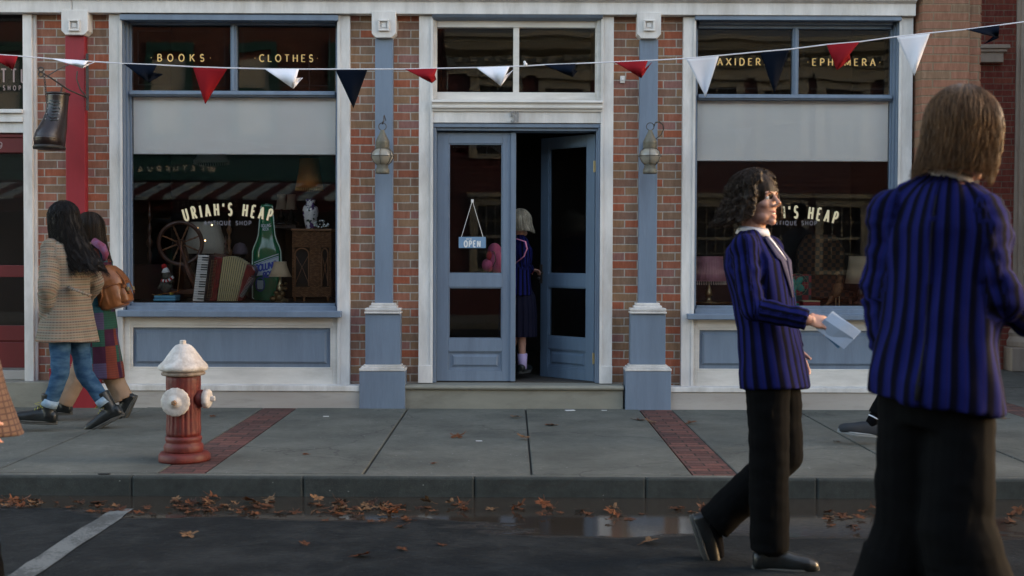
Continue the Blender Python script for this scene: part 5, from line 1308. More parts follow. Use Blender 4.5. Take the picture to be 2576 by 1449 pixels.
mb = MB(); mb.ell((0, 0, 18*sc), (15*sc, .05, 19*sc)); mb.ell((3*sc, -.01, 42*sc), (11*sc, .04, 10*sc)); mb.ell((12*sc, -.03, 40*sc), (6*sc, .02, 5*sc)); mb.tube([(10*sc, -.03, 24*sc), (20*sc, -.05, 30*sc)], [.014, .009], 8); mb.tube([(-10*sc, -.03, 20*sc), (-16*sc, -.05, 10*sc)], [.014, .009], 8); mb.build('body', MAT_FUR, ty, True)
mb = MB(); mb.lathe([(10*sc, 49*sc), (10*sc, 52*sc), (6*sc, 60*sc), (3*sc, 63*sc)], (-1*sc, 0, 0), 18); mb.build('hat', M('white_felt', (.7, .7, .7), .9), ty, True)
mb = MB(); mb.ell((-5*sc, 0, 65*sc), 7*sc); mb.build('bobble', M('red_felt', (.45, .02, .02), .9), ty, True)
for k in range(8):
    a = k / 8; mb = MB(); f_ = lambda t: Vector(((-8 + 30 * t) * sc, -.048 - .012 * math.sin(t * 3), (31 + 9 * t * t - 4 * math.sin(t * 3.1)) * sc)); mb.tube([f_(a), f_(a + .125)], .010, 8, flat=1.3); mb.build('scarf_stripe', (M('red_felt', (.45, .02, .02), .9), M('white_felt', (.7, .7, .7), .9))[k % 2], ty, True)
# woollen hat on a dark head form, crockery
c = at(604, 640, 12.2); mb = MB(); mb.ell((c.x, c.y, c.z + .05), (.068, .07, .075)); mb.box(c.x - .0, c.x + .001, c.y, c.y + .001, PZ, c.z)
hf = empty('hat_stand_head', 'grey knitted beanie on a dark dummy head, right of the orange post', 'dummy head', (0, 0, 0))
mb = MB(); mb.ell((c.x, c.y, c.z + .02), (.055, .065, .09)); mb.tube([(c.x, c.y, c.z - .05), (c.x, c.y, PZ)], .03, 12); mb.build('head_form', MAT_BLK, hf, True)
mb = MB(); mb.lathe([(.066, .0), (.070, .02), (.066, .06), (.045, .10), (.002, .115)], (c.x, c.y, c.z), 30, flute=lambda k, i, a: .012 * math.cos(15 * a)); mb.build('beanie', M('mauve_grey_knit', (.17, .14, .17), .95, .2, 60, bump=.8), hf, True)
for k, (u, v, lab) in enumerate(((533, 566, 'warm fairy light glowing in front of the cream lamp top'), (516, 605, 'warm fairy light glowing on the pleated lamp'), (498, 573, 'faint fairy light over the wheel rim'))):
    c = at(u, v, 11.15); mb = MB(); mb.ell(c, .0065 if k < 2 else .004, None, 8, 6)
    m, nt = new_mat('fairy_light_glow_%d' % k); nd(nt, 'OutputMaterial', {'Surface': nd(nt, 'Emission', {'Color': (1, .6, .25, 1), 'Strength': 1.6 if k < 2 else .4})})
    tag(mb.build('fairy_light', m), lab, 'fairy light', 'fairy lights in the left window')
c = at(345, 757, 11.3)
# low wooden chest at left back
mb = MB(); a, b = at(340, 757, 11.7), at(440, 757, 11.7); mb.box(a.x, b.x, 11.65, 12.0, PZ, at(400, 665, 11.7).z); tag(mb.build('wooden_chest', M('dark_red_wood', (.05, .018, .012), .5, .3), None, bevel=.006), 'dark reddish chest behind the toy on the skateboard', 'chest')

# ================================================================ goods in the right window
PR = PLAT['R']
MAT_PINK = M('dusty_pink_silk', (.42, .19, .22), .8, .15, 14)
lampshade('fringed_lamp', 'pleated pink lamp with tassel fringe at the left of the right window', 1744, 1812, 646, 1740, 1826, 706, 11.35, MAT_PINK, 34, 'lamp', fringe=M('cream_tassels', (.50, .42, .34), .8), stand=MAT_BRASS, zfloor=PR)
lampshade('table_lamp', 'pale lamp at the right of the right window beside the man', 2134, 2196, 645, 2127, 2205, 712, 11.5, MAT_TAN, 0, 'lamp', stand=MAT_DW, zfloor=PR)
y = 11.3; sc = y / FPX; c = at(2003, 716, y)
fa = empty('desk_fan', 'small green metal desk fan in front of the red checked frame', 'fan', (c.x, c.y, c.z))
for k in range(4):
    a = k * math.pi / 2 + .9; mb = MB(); mb.ell((13*sc * math.cos(a), 0, 13*sc * math.sin(a)), (12*sc, .006, 9*sc), Matrix.Rotation(-a, 3, 'Y') @ Matrix.Rotation(.3, 3, 'X'), 14, 8); mb.build('blade', M('sea_green_enamel', (.08, .34, .26), .3), fa, True)
mb = MB()
for r_ in (28, 20): mb.tube([(r_ * sc * math.cos(t), -.03, r_ * sc * math.sin(t)) for t in [i * math.pi / 14 for i in range(29)]], .0018, 4)
for k in range(10): t = k * math.pi / 5; mb.tube([(28*sc * math.cos(t), -.03, 28*sc * math.sin(t)), (4*sc * math.cos(t + .4), -.045, 4*sc * math.sin(t + .4))], .0014, 4)
mb.build('guard', MAT_BRASS, fa)
mb = MB(); mb.ell((0, .05, 0), (.035, .05, .035)); mb.tube([(0, .05, 0), (0, .05, PR - c.z + .01)], .012, 8); mb.lathe([(.055, 0), (.05, .015), (.02, .025)], (0, .05, PR - c.z), 20); mb.build('motor_stand', M('sea_green_enamel', (.08, .34, .26), .3), fa, True)
p0, p1 = at(1965, 690, 11.55), at(2044, 757, 11.55); mb = MB(); mb.M = Matrix.Translation(((p0.x + p1.x) / 2, 11.6, PR)); hw = (p1.x - p0.x) / 2; hh = p0.z - PR
m, nt = new_mat('red_green_checks'); o_ = nd(nt, 'TexCoord', out=3); ck = nd(nt, 'TexChecker', {'Vector': o_, 'Scale': 17.0, 'Color1': (.30, .03, .03, 1), 'Color2': (.03, .05, .04, 1)}); 
mb.box(-hw, hw, 0, .03, 0, hh); tag(mb.build('checked_board', finish(m, nt, ck, .6), None, bevel=.003), 'red and green checked game board standing behind the fan', 'game board')
y = 11.6
ch = empty('patterned_chair', 'high wing chair in dark checked cloth at the middle of the right window', 'chair', (0, 0, 0))
m, nt = new_mat('dark_checked_cloth'); o_ = nd(nt, 'TexCoord', out=3); ck = nd(nt, 'TexChecker', {'Vector': o_, 'Scale': 26.0, 'Color1': (.10, .045, .02, 1), 'Color2': (.025, .02, .015, 1)}); MAT_CHK = finish(m, nt, ck, .9)
a, b = at(2005, 757, 12.1), at(2125, 757, 12.1); zt3 = at(2060, 590, 12.1).z
mb = MB(); mb.prism([(a.x, PR), (a.x, zt3 - .15), (a.x + .09, zt3), (b.x - .09, zt3), (b.x, zt3 - .15), (b.x, PR)], 12.1, 12.2); mb.build('backrest', MAT_CHK, ch, bevel=.02)
mb = MB(); mb.box(a.x, b.x, 11.75, 12.099, PR + .05, PR + .12); mb.build('seat', MAT_CHK, ch, bevel=.02)
for xx in (a.x + .03, b.x - .03):
    mb = MB(); mb.tube([(xx, 11.78, PR), (xx, 11.78, PR + .05)], .015, 8); mb.build('leg', MAT_DW, ch)
c = at(2106, 766, 11.25)
ph = empty('stuffed_pheasant', 'stuffed brown and gold pheasant standing right of the fan', 'stuffed bird', (c.x, c.y, PR))
sc = 11.25 / FPX
mb = MB(); mb.ell((0, 0, 42*sc), (13*sc, .05, 22*sc), Matrix.Rotation(.35, 3, 'Y')); mb.tube([(2*sc, 0, 55*sc), (6*sc, 0, 72*sc), (2*sc, 0, 80*sc)], [.03, .018, .016], 10); mb.ell((-0*sc, 0, 82*sc), (6*sc, .016, 5*sc)); mb.tube([(-4*sc, 0, 82*sc), (-9*sc, 0, 80*sc)], [.006, .002], 6); mb.tube([(-6*sc, .02, 30*sc), (-20*sc, .05, 5*sc), (-30*sc, .06, -0*sc)], [.03, .014, .004], 8)
mb.build('body', M('gold_brown_feathers', (.20, .09, .03), .7, .6, 40, dirt=(.05, .03, .02), dscale=30, dth=.5), ph, True)
for dx in (-.012, .018): mb = MB(); mb.tube([(dx, 0, 25*sc), (dx, 0, 0), (dx - .03, -.01, .003)], .004, 6); mb.build('leg', MAT_BRASS, ph)
a, b = at(2018, 757, 11.15), at(2062, 757, 11.15); bx = empty('red_case', 'small red case with cream lid edge lying below the fan', 'case', (0, 0, 0))
mb = MB(); mb.box(a.x, b.x, 11.12, 11.26, PR, PR + .040); mb.build('case_body', M('red_leatherette', (.30, .03, .03), .6, .2), bx, bevel=.004)
mb = MB(); mb.box(a.x - .003, b.x - .002, 11.115, 11.265, PR + .041, PR + .054); mb.build('case_lid', M('cream_edge', (.45, .35, .2), .6), bx, bevel=.004)
mb = MB(); c = at(1790, 760, 11.2); mb.lathe([(.001, .0), (.13, .004), (.17, .03), (.18, .035)], (c.x, c.y, PR), 40, flute=lambda k, i, a: .06 * math.cos(12 * a) if k > 1 else 0); tag(mb.build('brass_tray', MAT_BRASS, None, True), 'brass openwork tray under the pink fringed lamp', 'tray')
# ================================================================ people
import numpy as np
def remesh(me, voxel, smooth=2, name='m'):
    o = bpy.data.objects.new('tmp', me); COL.objects.link(o)
    r_ = o.modifiers.new('r', 'REMESH'); r_.mode = 'VOXEL'; r_.voxel_size = voxel
    if smooth:
        s_ = o.modifiers.new('s', 'SMOOTH'); s_.factor = .5; s_.iterations = smooth
    dg = bpy.context.evaluated_depsgraph_get(); dg.update()
    nm = bpy.data.meshes.new_from_object(o.evaluated_get(dg)); nm.name = name
    bpy.data.objects.remove(o); bpy.data.meshes.remove(me)
    for p in nm.polygons: p.use_smooth = True
    return nm
def limb(mb, pts, rad, flat=None):
    for a, b, r0, r1 in zip(pts, pts[1:], rad, rad[1:]):
        a, b = Vector(a), Vector(b)
        n = 5; mb.tube([a.lerp(b, i / n) for i in range(n + 1)], [r0 + (r1 - r0) * i / n for i in range(n + 1)], 16)
    for p, r_ in zip(pts, rad): mb.ell(p, r_, None, 16, 10)
def frame(fwd, up=(0, 0, 1)):
    f_ = Vector(fwd).normalized(); u = Vector(up); s_ = f_.cross(u).normalized(); u = s_.cross(f_).normalized()
    return Matrix((s_, f_, u)).transposed()       # columns: right, forward, up
def head_prims(mb, c, Rm, smile=False, k=1.0):
    E = lambda x, y, z, rx, ry, rz, M_=None: mb.ell(Vector(c) + Rm @ Vector((x, y, z)) * k, (rx*k, ry*k, rz*k), Rm @ (M_ or Matrix.Identity(3)), 20, 14)
    T = lambda pts, rs: mb.tube([Vector(c) + Rm @ Vector(p) * k for p in pts], [r_ * k for r_ in rs], 12)
    E(0, -.012, .035, .074, .094, .084); E(0, .030, -.02, .060, .060, .085); E(0, .040, -.062, .047, .046, .046)
    E(0, .072, -.098, .022, .018, .016); E(-.03, .03, -.075, .03, .045, .028); E(.03, .03, -.075, .03, .045, .028)
    E(0, .080, .028, .050, .016, .012); E(-.036, .062, -.022, .022, .024, .020); E(.036, .062, -.022, .022, .024, .020)
    T([(0, .088, .022), (0, .100, .002), (0, .117, -.026)], [.007, .0085, .012]); E(-.011, .102, -.031, .009, .010, .007); E(.011, .102, -.031, .009, .010, .007)
    for sg in (-1, 1):
        E(sg * .076, -.008, -.004, .008, .018, .031, Matrix.Rotation(sg * -.3, 3, 'Z')); E(sg * .080, -.016, .012, .007, .012, .014)
        E(sg * .031, .076, .013, .017, .010, .0055); E(sg * .031, .075, -.002, .016, .009, .004)
    if smile:
        T([(-.030, .070, -.052), (0, .091, -.056), (.030, .070, -.052)], [.005, .0065, .005]); T([(-.028, .068, -.056), (0, .086, -.082), (.028, .068, -.056)], [.005, .008, .005])
    else:
        E(0, .091, -.058, .024, .009, .006); E(0, .088, -.070, .020, .009, .007)
def hand_prims(mb, wrist, fwd, palm, side, curl=(.5, .6, .7, .8), k=1.0, thumb=.5):
    f_ = Vector(fwd).normalized(); n_ = Vector(palm); n_ = (n_ - f_ * n_.dot(f_)).normalized(); s_ = f_.cross(n_).normalized() * side
    w_ = Vector(wrist)
    mb.ell(w_ + f_ * .05 * k, (.042*k, .052*k, .016*k), Matrix((s_, f_, n_)).transposed(), 16, 10)
    mb.tube([w_ - f_ * .02 * k, w_ + f_ * .03 * k], [.024*k, .028*k], 12, flat=.8)
    lens = (.92, 1.0, .95, .78)
    for i in range(4):
        p = w_ + f_ * (.088 - (.006 if i in (0, 3) else 0)) * k + s_ * (1.5 - i) * .0215 * k
        a = curl[i] * .45; pts = [w_ + f_ * .06 * k + s_ * (1.5 - i) * .018 * k, p]
        for L_ in (.042, .027, .021):
            d = f_ * math.cos(a) + n_ * math.sin(a) + s_ * (1.5 - i) * .06
            p = p + d.normalized() * L_ * lens[i] * k; pts.append(p); a += curl[i] * .75
        mb.tube(pts, [.0095*k, .0092*k, .0085*k, .0080*k, .0068*k], 10); mb.ell(pts[-1], .0070 * k, None, 8, 6)
    p = w_ + f_ * .030 * k + s_ * .034 * k; pts = [w_ + f_ * .02 * k + s_ * .015 * k, p]; a = thumb
    for L_ in (.038, .030):
        d = f_ * math.cos(a) * .8 + s_ * .55 + n_ * math.sin(a); p = p + d.normalized() * L_ * k; pts.append(p); a += .3
    mb.tube(pts, [.014*k, .012*k, .0105*k, .0085*k], 10); mb.ell(pts[-1], .0088 * k, None, 8, 6)

def ring_loft(mb, secs, sup=2.4):
    """secs: (centre, right axis, forward axis, half width, half depth)"""
    rings = []
    for c, s_, f_, hw, hd in secs:
        rg = []
        for i in range(28):
            a = 2 * math.pi * i / 28; ca, sa = math.cos(a), math.sin(a); e = 2 / sup
            rg.append(mb.v(Vector(c) + Vector(s_) * hw * math.copysign(abs(ca) ** e, ca) + Vector(f_) * hd * math.copysign(abs(sa) ** e, sa)))
        rings.append(rg)
    mb.ring_skin(rings)
def torso_secs(J, prof):
    """prof: (t, half width, half depth, forward shift) with t=0 hips, 1 neck base"""
    hc = (J['hipL'] + J['hipR']) / 2; nc = J['neck']; out = []
    sh = (J['hipR'] - J['hipL']).normalized(); ss = (J['shR'] - J['shL']).normalized()
    up = (nc - hc)
    for t, hw, hd, fs in prof:
        s_ = sh.lerp(ss, max(0, min(1, t))).normalized(); u = up.normalized() if t >= 0 else Vector((up.x * .4, up.y * .4, up.z)).normalized()
        f_ = u.cross(s_).normalized()
        c = hc + (up * t if t >= 0 else Vector((up.x * .5, up.y * .5, up.z)) * t)
        out.append((c + f_ * fs, s_, f_, hw, hd))
    return out
def stripe_attrs(me, segs):
    """nearest-bone coordinates: su around, sv along, written as float attributes for cloth patterns"""
    n = len(me.vertices); co = np.empty(n * 3); me.vertices.foreach_get('co', co); co = co.reshape(-1, 3)
    best = np.full(n, 1e9); su = np.zeros(n); sv_ = np.zeros(n); sid = np.zeros(n, int)
    for k, (a, b, r_, ref) in enumerate(segs):
        a, b = np.array(a), np.array(b); d = b - a; L_ = np.linalg.norm(d); d = d / L_
        q = co - a; t = q @ d; tc = np.clip(t, 0, L_); ds = np.linalg.norm(q - tc[:, None] * d, axis=1) / r_
        ref = np.array(ref) - d * np.dot(ref, d); ref /= np.linalg.norm(ref); o2 = np.cross(d, ref)
        ang = np.arctan2(q @ o2, q @ ref); m_ = ds < best
        best[m_] = ds[m_]; su[m_] = (ang * r_)[m_]; sv_[m_] = t[m_] + k * .37; sid[m_] = k
    for nm, ar in (('su', su), ('sv', sv_)):
        at_ = me.attributes.new(nm, 'FLOAT', 'POINT'); at_.data.foreach_set('value', ar.astype(np.float32))
    return su, sv_, sid, co
def cloth(me, segs, amp=.006, fs=9, fv=5, seed=0.0, sleeve=None):
    su, sv_, sid, co = stripe_attrs(me, segs)
    nr = np.empty(len(me.vertices) * 3); me.vertices.foreach_get('normal', nr); nr = nr.reshape(-1, 3)
    for i in range(len(su)):
        k = int(sid[i]); a, b = (fs, fv) if k == 0 or sleeve is None else sleeve
        v_ = noise.noise(Vector((su[i] * a, sv_[i] * b, seed + k))) + .5 * noise.noise(Vector((su[i] * a * 2.3, sv_[i] * b * 2.3, seed + 7 + k)))
        co[i] += nr[i] * v_ * amp
    me.vertices.foreach_set('co', co.reshape(-1)); me.update()
    return me
def attr(nt, nm): return nd(nt, 'Attribute', out=2, attribute_name=nm)
def fabric(name, build, rough=.9):
    m, nt = new_mat(name); su, sv_ = attr(nt, 'su'), attr(nt, 'sv'); c = build(nt, su, sv_)
    o_ = nd(nt, 'TexCoord', out=3); nn = nd(nt, 'TexNoise', {'Vector': o_, 'Scale': 350.0, 'Detail': 2.0}); n2 = nd(nt, 'TexNoise', {'Vector': o_, 'Scale': 9.0, 'Detail': 4.0})
    c = mixc(nt, 1.0, c, ramp(nt, n2, [(.3, .8), (.7, 1.0)]), 'MULTIPLY')
    return finish(m, nt, c, rough, nn, .3, .002, .06)
def wave(nt, x, per, ph=0.0): return mth(nt, 'FRACT', mth(nt, 'ADD', mth(nt, 'DIVIDE', x, per), ph + 50.0))
def fb_blazer(nt, su, sv_):
    f_ = wave(nt, su, .046); c = ramp(nt, f_, [(0, (.003, .003, .008)), (.28, (.003, .003, .010)), (.50, (.007, .010, .078)), (.86, (.0105, .014, .100)), (1.0, (.003, .003, .008))])
    f2 = wave(nt, su, .046, .28); return mixc(nt, ramp(nt, f2, [(0, .55), (.04, .55), (.05, 0.0)], 'CONSTANT'), c, (.022, .011, .055))
def fb_check(nt, su, sv_):
    base = (.235, .20, .155)
    a = ramp(nt, wave(nt, sv_, .019), [(0, 1.0), (.35, 1.0), (.5, 0.0), (.9, 0.0), (1.0, 1.0)]); b = ramp(nt, wave(nt, su, .019), [(0, 1.0), (.45, 1.0), (.55, 0.0), (.95, 0.0), (1, 1.0)])
    hue = ramp(nt, wave(nt, sv_, .076), [(0, (.05, .045, .05)), (.25, (.24, .10, .06)), (.5, (.06, .08, .06)), (.75, (.17, .09, .06))], 'CONSTANT')
    f_ = mth(nt, 'MULTIPLY', mth(nt, 'ADD', mth(nt, 'MULTIPLY', a, .55), mth(nt, 'MULTIPLY', mth(nt, 'MULTIPLY', a, b), .45)), .72)
    return mixc(nt, f_, base, hue)
def fb_patch(nt, su, sv_):
    cv = nt.nodes.new('ShaderNodeCombineXYZ'); nt.links.new(mth(nt, 'FLOOR', mth(nt, 'DIVIDE', su, .09)), cv.inputs[0]); nt.links.new(mth(nt, 'FLOOR', mth(nt, 'DIVIDE', sv_, .13)), cv.inputs[1])
    r_ = nd(nt, 'TexWhiteNoise', {'Vector': cv.outputs[0]}, noise_dimensions='3D')
    c = ramp(nt, r_, [(0, (.15, .04, .028)), (.22, (.075, .06, .12)), (.42, (.05, .016, .035)), (.60, (.025, .08, .06)), (.78, (.16, .055, .035)), (.9, (.025, .085, .11))], 'CONSTANT')
    return mixc(nt, ramp(nt, wave(nt, sv_, .018), [(0, .25), (.4, .25), (.5, 0.0)]), c, (.03, .02, .03))
def fb_tanplaid(nt, su, sv_):
    a = ramp(nt, wave(nt, sv_, .024), [(0, 1.0), (.2, 1.0), (.3, 0.0)]); b = ramp(nt, wave(nt, su, .024), [(0, 1.0), (.2, 1.0), (.3, 0.0)])
    return mixc(nt, mth(nt, 'MULTIPLY', mth(nt, 'MAXIMUM', a, b), .6), (.135, .088, .066), (.035, .022, .026))
def fb_denim(nt, su, sv_):
    o_ = nd(nt, 'TexCoord', out=3); n1 = nd(nt, 'TexNoise', {'Vector': nd(nt, 'Mapping', {'Vector': o_, 'Scale': (1, 1, 2.4)}), 'Scale': 11.0, 'Detail': 5.0})
    return mixc(nt, ramp(nt, n1, [(.35, 0.0), (.7, 1.0)]), (.022, .058, .12), (.065, .13, .21))
def fb_black(nt, su, sv_): return mixc(nt, ramp(nt, wave(nt, su, .03), [(0, .0), (.5, .0), (.6, .15)]), (.0028, .003, .0034), (.006, .006, .006))
def fb_tan(nt, su, sv_): return mixc(nt, 0.0, (.28, .20, .145), (.3, .2, .1))
def fb_skirt(nt, su, sv_): return mixc(nt, 0.0, (.010, .010, .022), (.02, .02, .08))
MF = {k: fabric(n_, f_) for k, n_, f_ in (('blazer', 'striped_blazer_cloth', fb_blazer), ('check', 'tan_checked_wool', fb_check), ('patch', 'patchwork_wool', fb_patch), ('tanplaid', 'tan_plaid_wool', fb_tanplaid), ('denim', 'blue_denim', fb_denim), ('black', 'black_trouser_cloth', fb_black), ('tan', 'tan_cotton', fb_tan), ('skirt', 'navy_pleated_cloth', fb_skirt))}
MAT_SKIN = M('skin', (.44, .235, .165), .5, .08, 18, bump=.15, bscale=180, dirt=(.50, .20, .15), dscale=12, dth=.62, **{'Subsurface Weight': .12, 'Subsurface Radius': (.01, .004, .002), 'Subsurface Scale': 1.0})
MAT_LIP = M('lips', (.38, .12, .10), .4, .05)
MAT_EYE = M('eye_white', (.6, .58, .55), .15, .02); MAT_IRIS = M('dark_iris', (.03, .018, .01), .1, .02)
MAT_TEETH = M('teeth', (.68, .65, .58), .25, .02); MAT_SHIRT = M('white_shirt', (.66, .66, .72), .8, .03)
MAT_BBOOT = M('black_boot_leather', (.007, .008, .008), .36, .4, 16, dirt=(.020, .025, .026), dscale=9, dth=.55); MAT_BSOLE = M('grey_boot_sole', (.055, .055, .05), .8, .3, 20); MAT_YL = M('yellow_laces', (.36, .34, .07), .8)
def hair_mat(name, c0, c1, rough=.38):
    m, nt = new_mat(name); o_ = nd(nt, 'TexCoord', out=3)
    n1 = nd(nt, 'TexNoise', {'Vector': nd(nt, 'Mapping', {'Vector': o_, 'Scale': (1, 1, .08)}), 'Scale': 120.0, 'Detail': 4.0, 'Roughness': .7})
    n2 = nd(nt, 'TexNoise', {'Vector': o_, 'Scale': 14.0, 'Detail': 3.0})
    c = mixc(nt, ramp(nt, n1, [(.35, 0.0), (.65, 1.0)]), c0, c1); c = mixc(nt, 1.0, c, ramp(nt, n2, [(.3, .6), (.7, 1.0)]), 'MULTIPLY')
    return finish(m, nt, c, rough, n1, .35, .002, .12)
MH = {'black': hair_mat('black_hair', (.006, .005, .005), (.016, .013, .012)), 'dark': hair_mat('dark_brown_hair', (.012, .008, .006), (.032, .022, .016)), 'curly': hair_mat('curly_brown_hair', (.007, .0045, .003), (.032, .018, .010), .5), 'brown': hair_mat('light_brown_hair', (.045, .023, .010), (.17, .092, .043)), 'blonde': hair_mat('pale_blonde_hair', (.20, .17, .12), (.48, .43, .34))}

def hair(par, c, Rm, mat, length, n=170, curl=0.0, wind=(0, 0, 0), vol=1.06, seed=1, opening=52, name='hair', taper=1.0, thick=.014, flare=0.0, fringe=False):
    rh = random.Random(seed); c = Vector(c); wind = Vector(wind)
    def path(phi0, off, ln):
        pts = []; d = 0; el0 = R(rh.uniform(62, 88)); R3 = (.080 * vol + off, .100 * vol + off, .094 * vol + off)
        steps = 16; prev = None; side = 1 if phi0 >= 0 else -1
        ph_c = rh.uniform(0, 6.28); el = el0; p = None
        for i in range(steps + 1):
            t = i / steps
            if el > R(-12):
                ph = phi0
                if abs(phi0) < R(opening): ph = phi0 + side * (R(opening) - abs(phi0)) * min(1, (el0 - el) / R(55))
                p = Vector((R3[0] * math.cos(el) * math.sin(ph), R3[1] * math.cos(el) * math.cos(ph) - .012, R3[2] * math.sin(el) + .03))
                el -= (el0 + R(14)) / (steps * .5); last = p.copy(); wpt = c + Rm @ p; out = (Rm @ Vector((math.sin(ph), math.cos(ph), 0)))
            else:
                st = (ln) / (steps * .5); tt = (i - steps * .5) / (steps * .5)
                wpt = wpt + Vector((0, 0, -st)) + out * (flare * st - .012 * (1 - taper) ) + wind * st * (.3 + tt)
            q = wpt.copy()
            if curl: q += Vector((math.sin(i * 1.7 + ph_c), math.cos(i * 1.5 + ph_c * 2), .4 * math.sin(i * 2.1 + ph_c))) * curl * (.4 + t)
            pts.append(q)
        return pts
    mb = MB(); mb.ell(c + Rm @ Vector((0, -.012, .036)), (.078 * vol, .098 * vol, .088 * vol), Rm, 20, 14)
    for k in range(n):
        phi = R(-180 + 360 * (k + rh.random()) / n)
        pp = path(phi, rh.uniform(-.008, .006), length * rh.uniform(.82, 1.0))
        if abs(phi) < R(22) and not fringe: continue
        mb.tube(pp, [thick * (1.0 - .45 * i / 16) for i in range(17)], 7)
    o = link(name, remesh(mb.mesh(), .0055, 2, name), mat, par)
    mb = MB()
    for k in range(int(n * 3.2)):
        phi = R(rh.uniform(-180, 180))
        if abs(phi) < R(22) and not fringe: continue
        pp = path(phi, rh.uniform(.006, .017), length * rh.uniform(.85, 1.12)); rad = rh.uniform(.0010, .0024)
        mb.tube(pp, [rad * (1 - .75 * (i / 16) ** 2) for i in range(17)], 4, False)
    st = mb.build('loose_strands', mat, o, True); st['kind'] = 'stuff'
    return o
def socks(par, J, mat, r_=.045):
    for s_ in 'LR':
        a, k_ = J['an' + s_], J['kn' + s_]; mb = MB(); ft = J['toe' + s_]
        mb.tube([a.lerp(k_, .35), a.lerp(k_, .1), a], [r_, r_ * .92, r_ * .95], 16); mb.ell(a, r_ * .97, None, 14, 8); mb.tube([a, a.lerp(a + ft * .14, .5) - Vector((0, 0, .03)), a + ft * .115 - Vector((0, 0, .042))], [r_ * .95, r_ * .85, r_ * .62], 12)
        link('sock', remesh(mb.mesh(), .006, 1, 'sock'), mat, par)
def boot(par, ankle, fwd, up=(0, 0, 1), mat=None, sole=None, length=.285, shaft=.10, laces=None, name='boot', w_=.048, k=1.0, low=False):
    F = frame(fwd, up); A = Vector(ankle); H = .085 * k
    P = lambda x, y, z: A + F @ Vector((x, y, z - H))
    mb = MB(); L_ = length * k; w_ = w_ * k
    ring_loft(mb, [(P(0, -.070*k + t * L_, zc), F.col[0], F.col[2], ww, hh) for t, zc, ww, hh in ((0, .05*k, w_*.55, .034*k), (.05, .05*k, w_*.78, .044*k), (.25, .054*k, w_*.86, .052*k), (.45, .053*k, w_*.88, .049*k), (.65, .046*k, w_*1.0, .040*k), (.85, .042*k, w_*.98, .035*k), (.95, .038*k, w_*.8, .029*k), (1.0, .036*k, w_*.5, .018*k))])
    if not low: mb.tube([P(0, -.01, .05*k), P(0, -.012, .09*k), P(0, -.008, .09*k + shaft)], [.046*k, .043*k, .050*k], 18)
    else: mb.tube([P(0, -.02, .05*k), P(0, -.02, .078*k)], [.042*k, .038*k], 18)
    b = link(name, remesh(mb.mesh(), .006, 2, name), mat, par)
    mb = MB(); out = []
    for i in range(26):
        a = 2 * math.pi * i / 26; y = -.070*k + L_ / 2 + (L_ / 2 + .006) * math.sin(a); t = (y + .07 * k) / L_
        ww = w_ * (.82 + .22 * math.sin(max(0, min(1, (t - .3) / .7)) * math.pi)); out.append((ww * math.copysign(abs(math.cos(a)) ** .75, math.cos(a)), y))
    rise = lambda y: max(0, (y / L_ - .45)) * .03
    for z0, z1, e in ((0, .012*k, .97), (.012*k, .024*k, 1.0)):
        a_ = [mb.v(P(x * e, y, z0 + rise(y))) for x, y in out]; b_ = [mb.v(P(x * e, y, z1 + rise(y))) for x, y in out]; mb.ring_skin([a_, b_])
    mb.build('sole', sole or MAT_BSOLE, b, True)
    if laces:
        mb = MB()
        for i in range(5): 
            y = .10*k - i * .018*k; z = .082*k + i * .013*k; mb.tube([P(-.024, y - .008, z - .004), P(0, y, z + .008), P(.024, y - .008, z - .004)], .0035, 6)
        for i in range(3): z = .115*k + i * .022; mb.tube([P(-.035, .018, z), P(0, .045, z + .004), P(.035, .018, z)], .0035, 6)
        mb.tube([P(-.02, .05, .16), P(-.04, .08, .15), P(-.02, .05, .14)], .003, 5); mb.build('laces', laces, b)
    return b
TP_BODY = [(-.12, .15, .10, 0), (0, .165, .11, 0), (.25, .145, .10, 0), (.5, .15, .105, .005), (.75, .175, .115, .0), (.9, .165, .09, -.01), (1.0, .07, .06, -.01)]
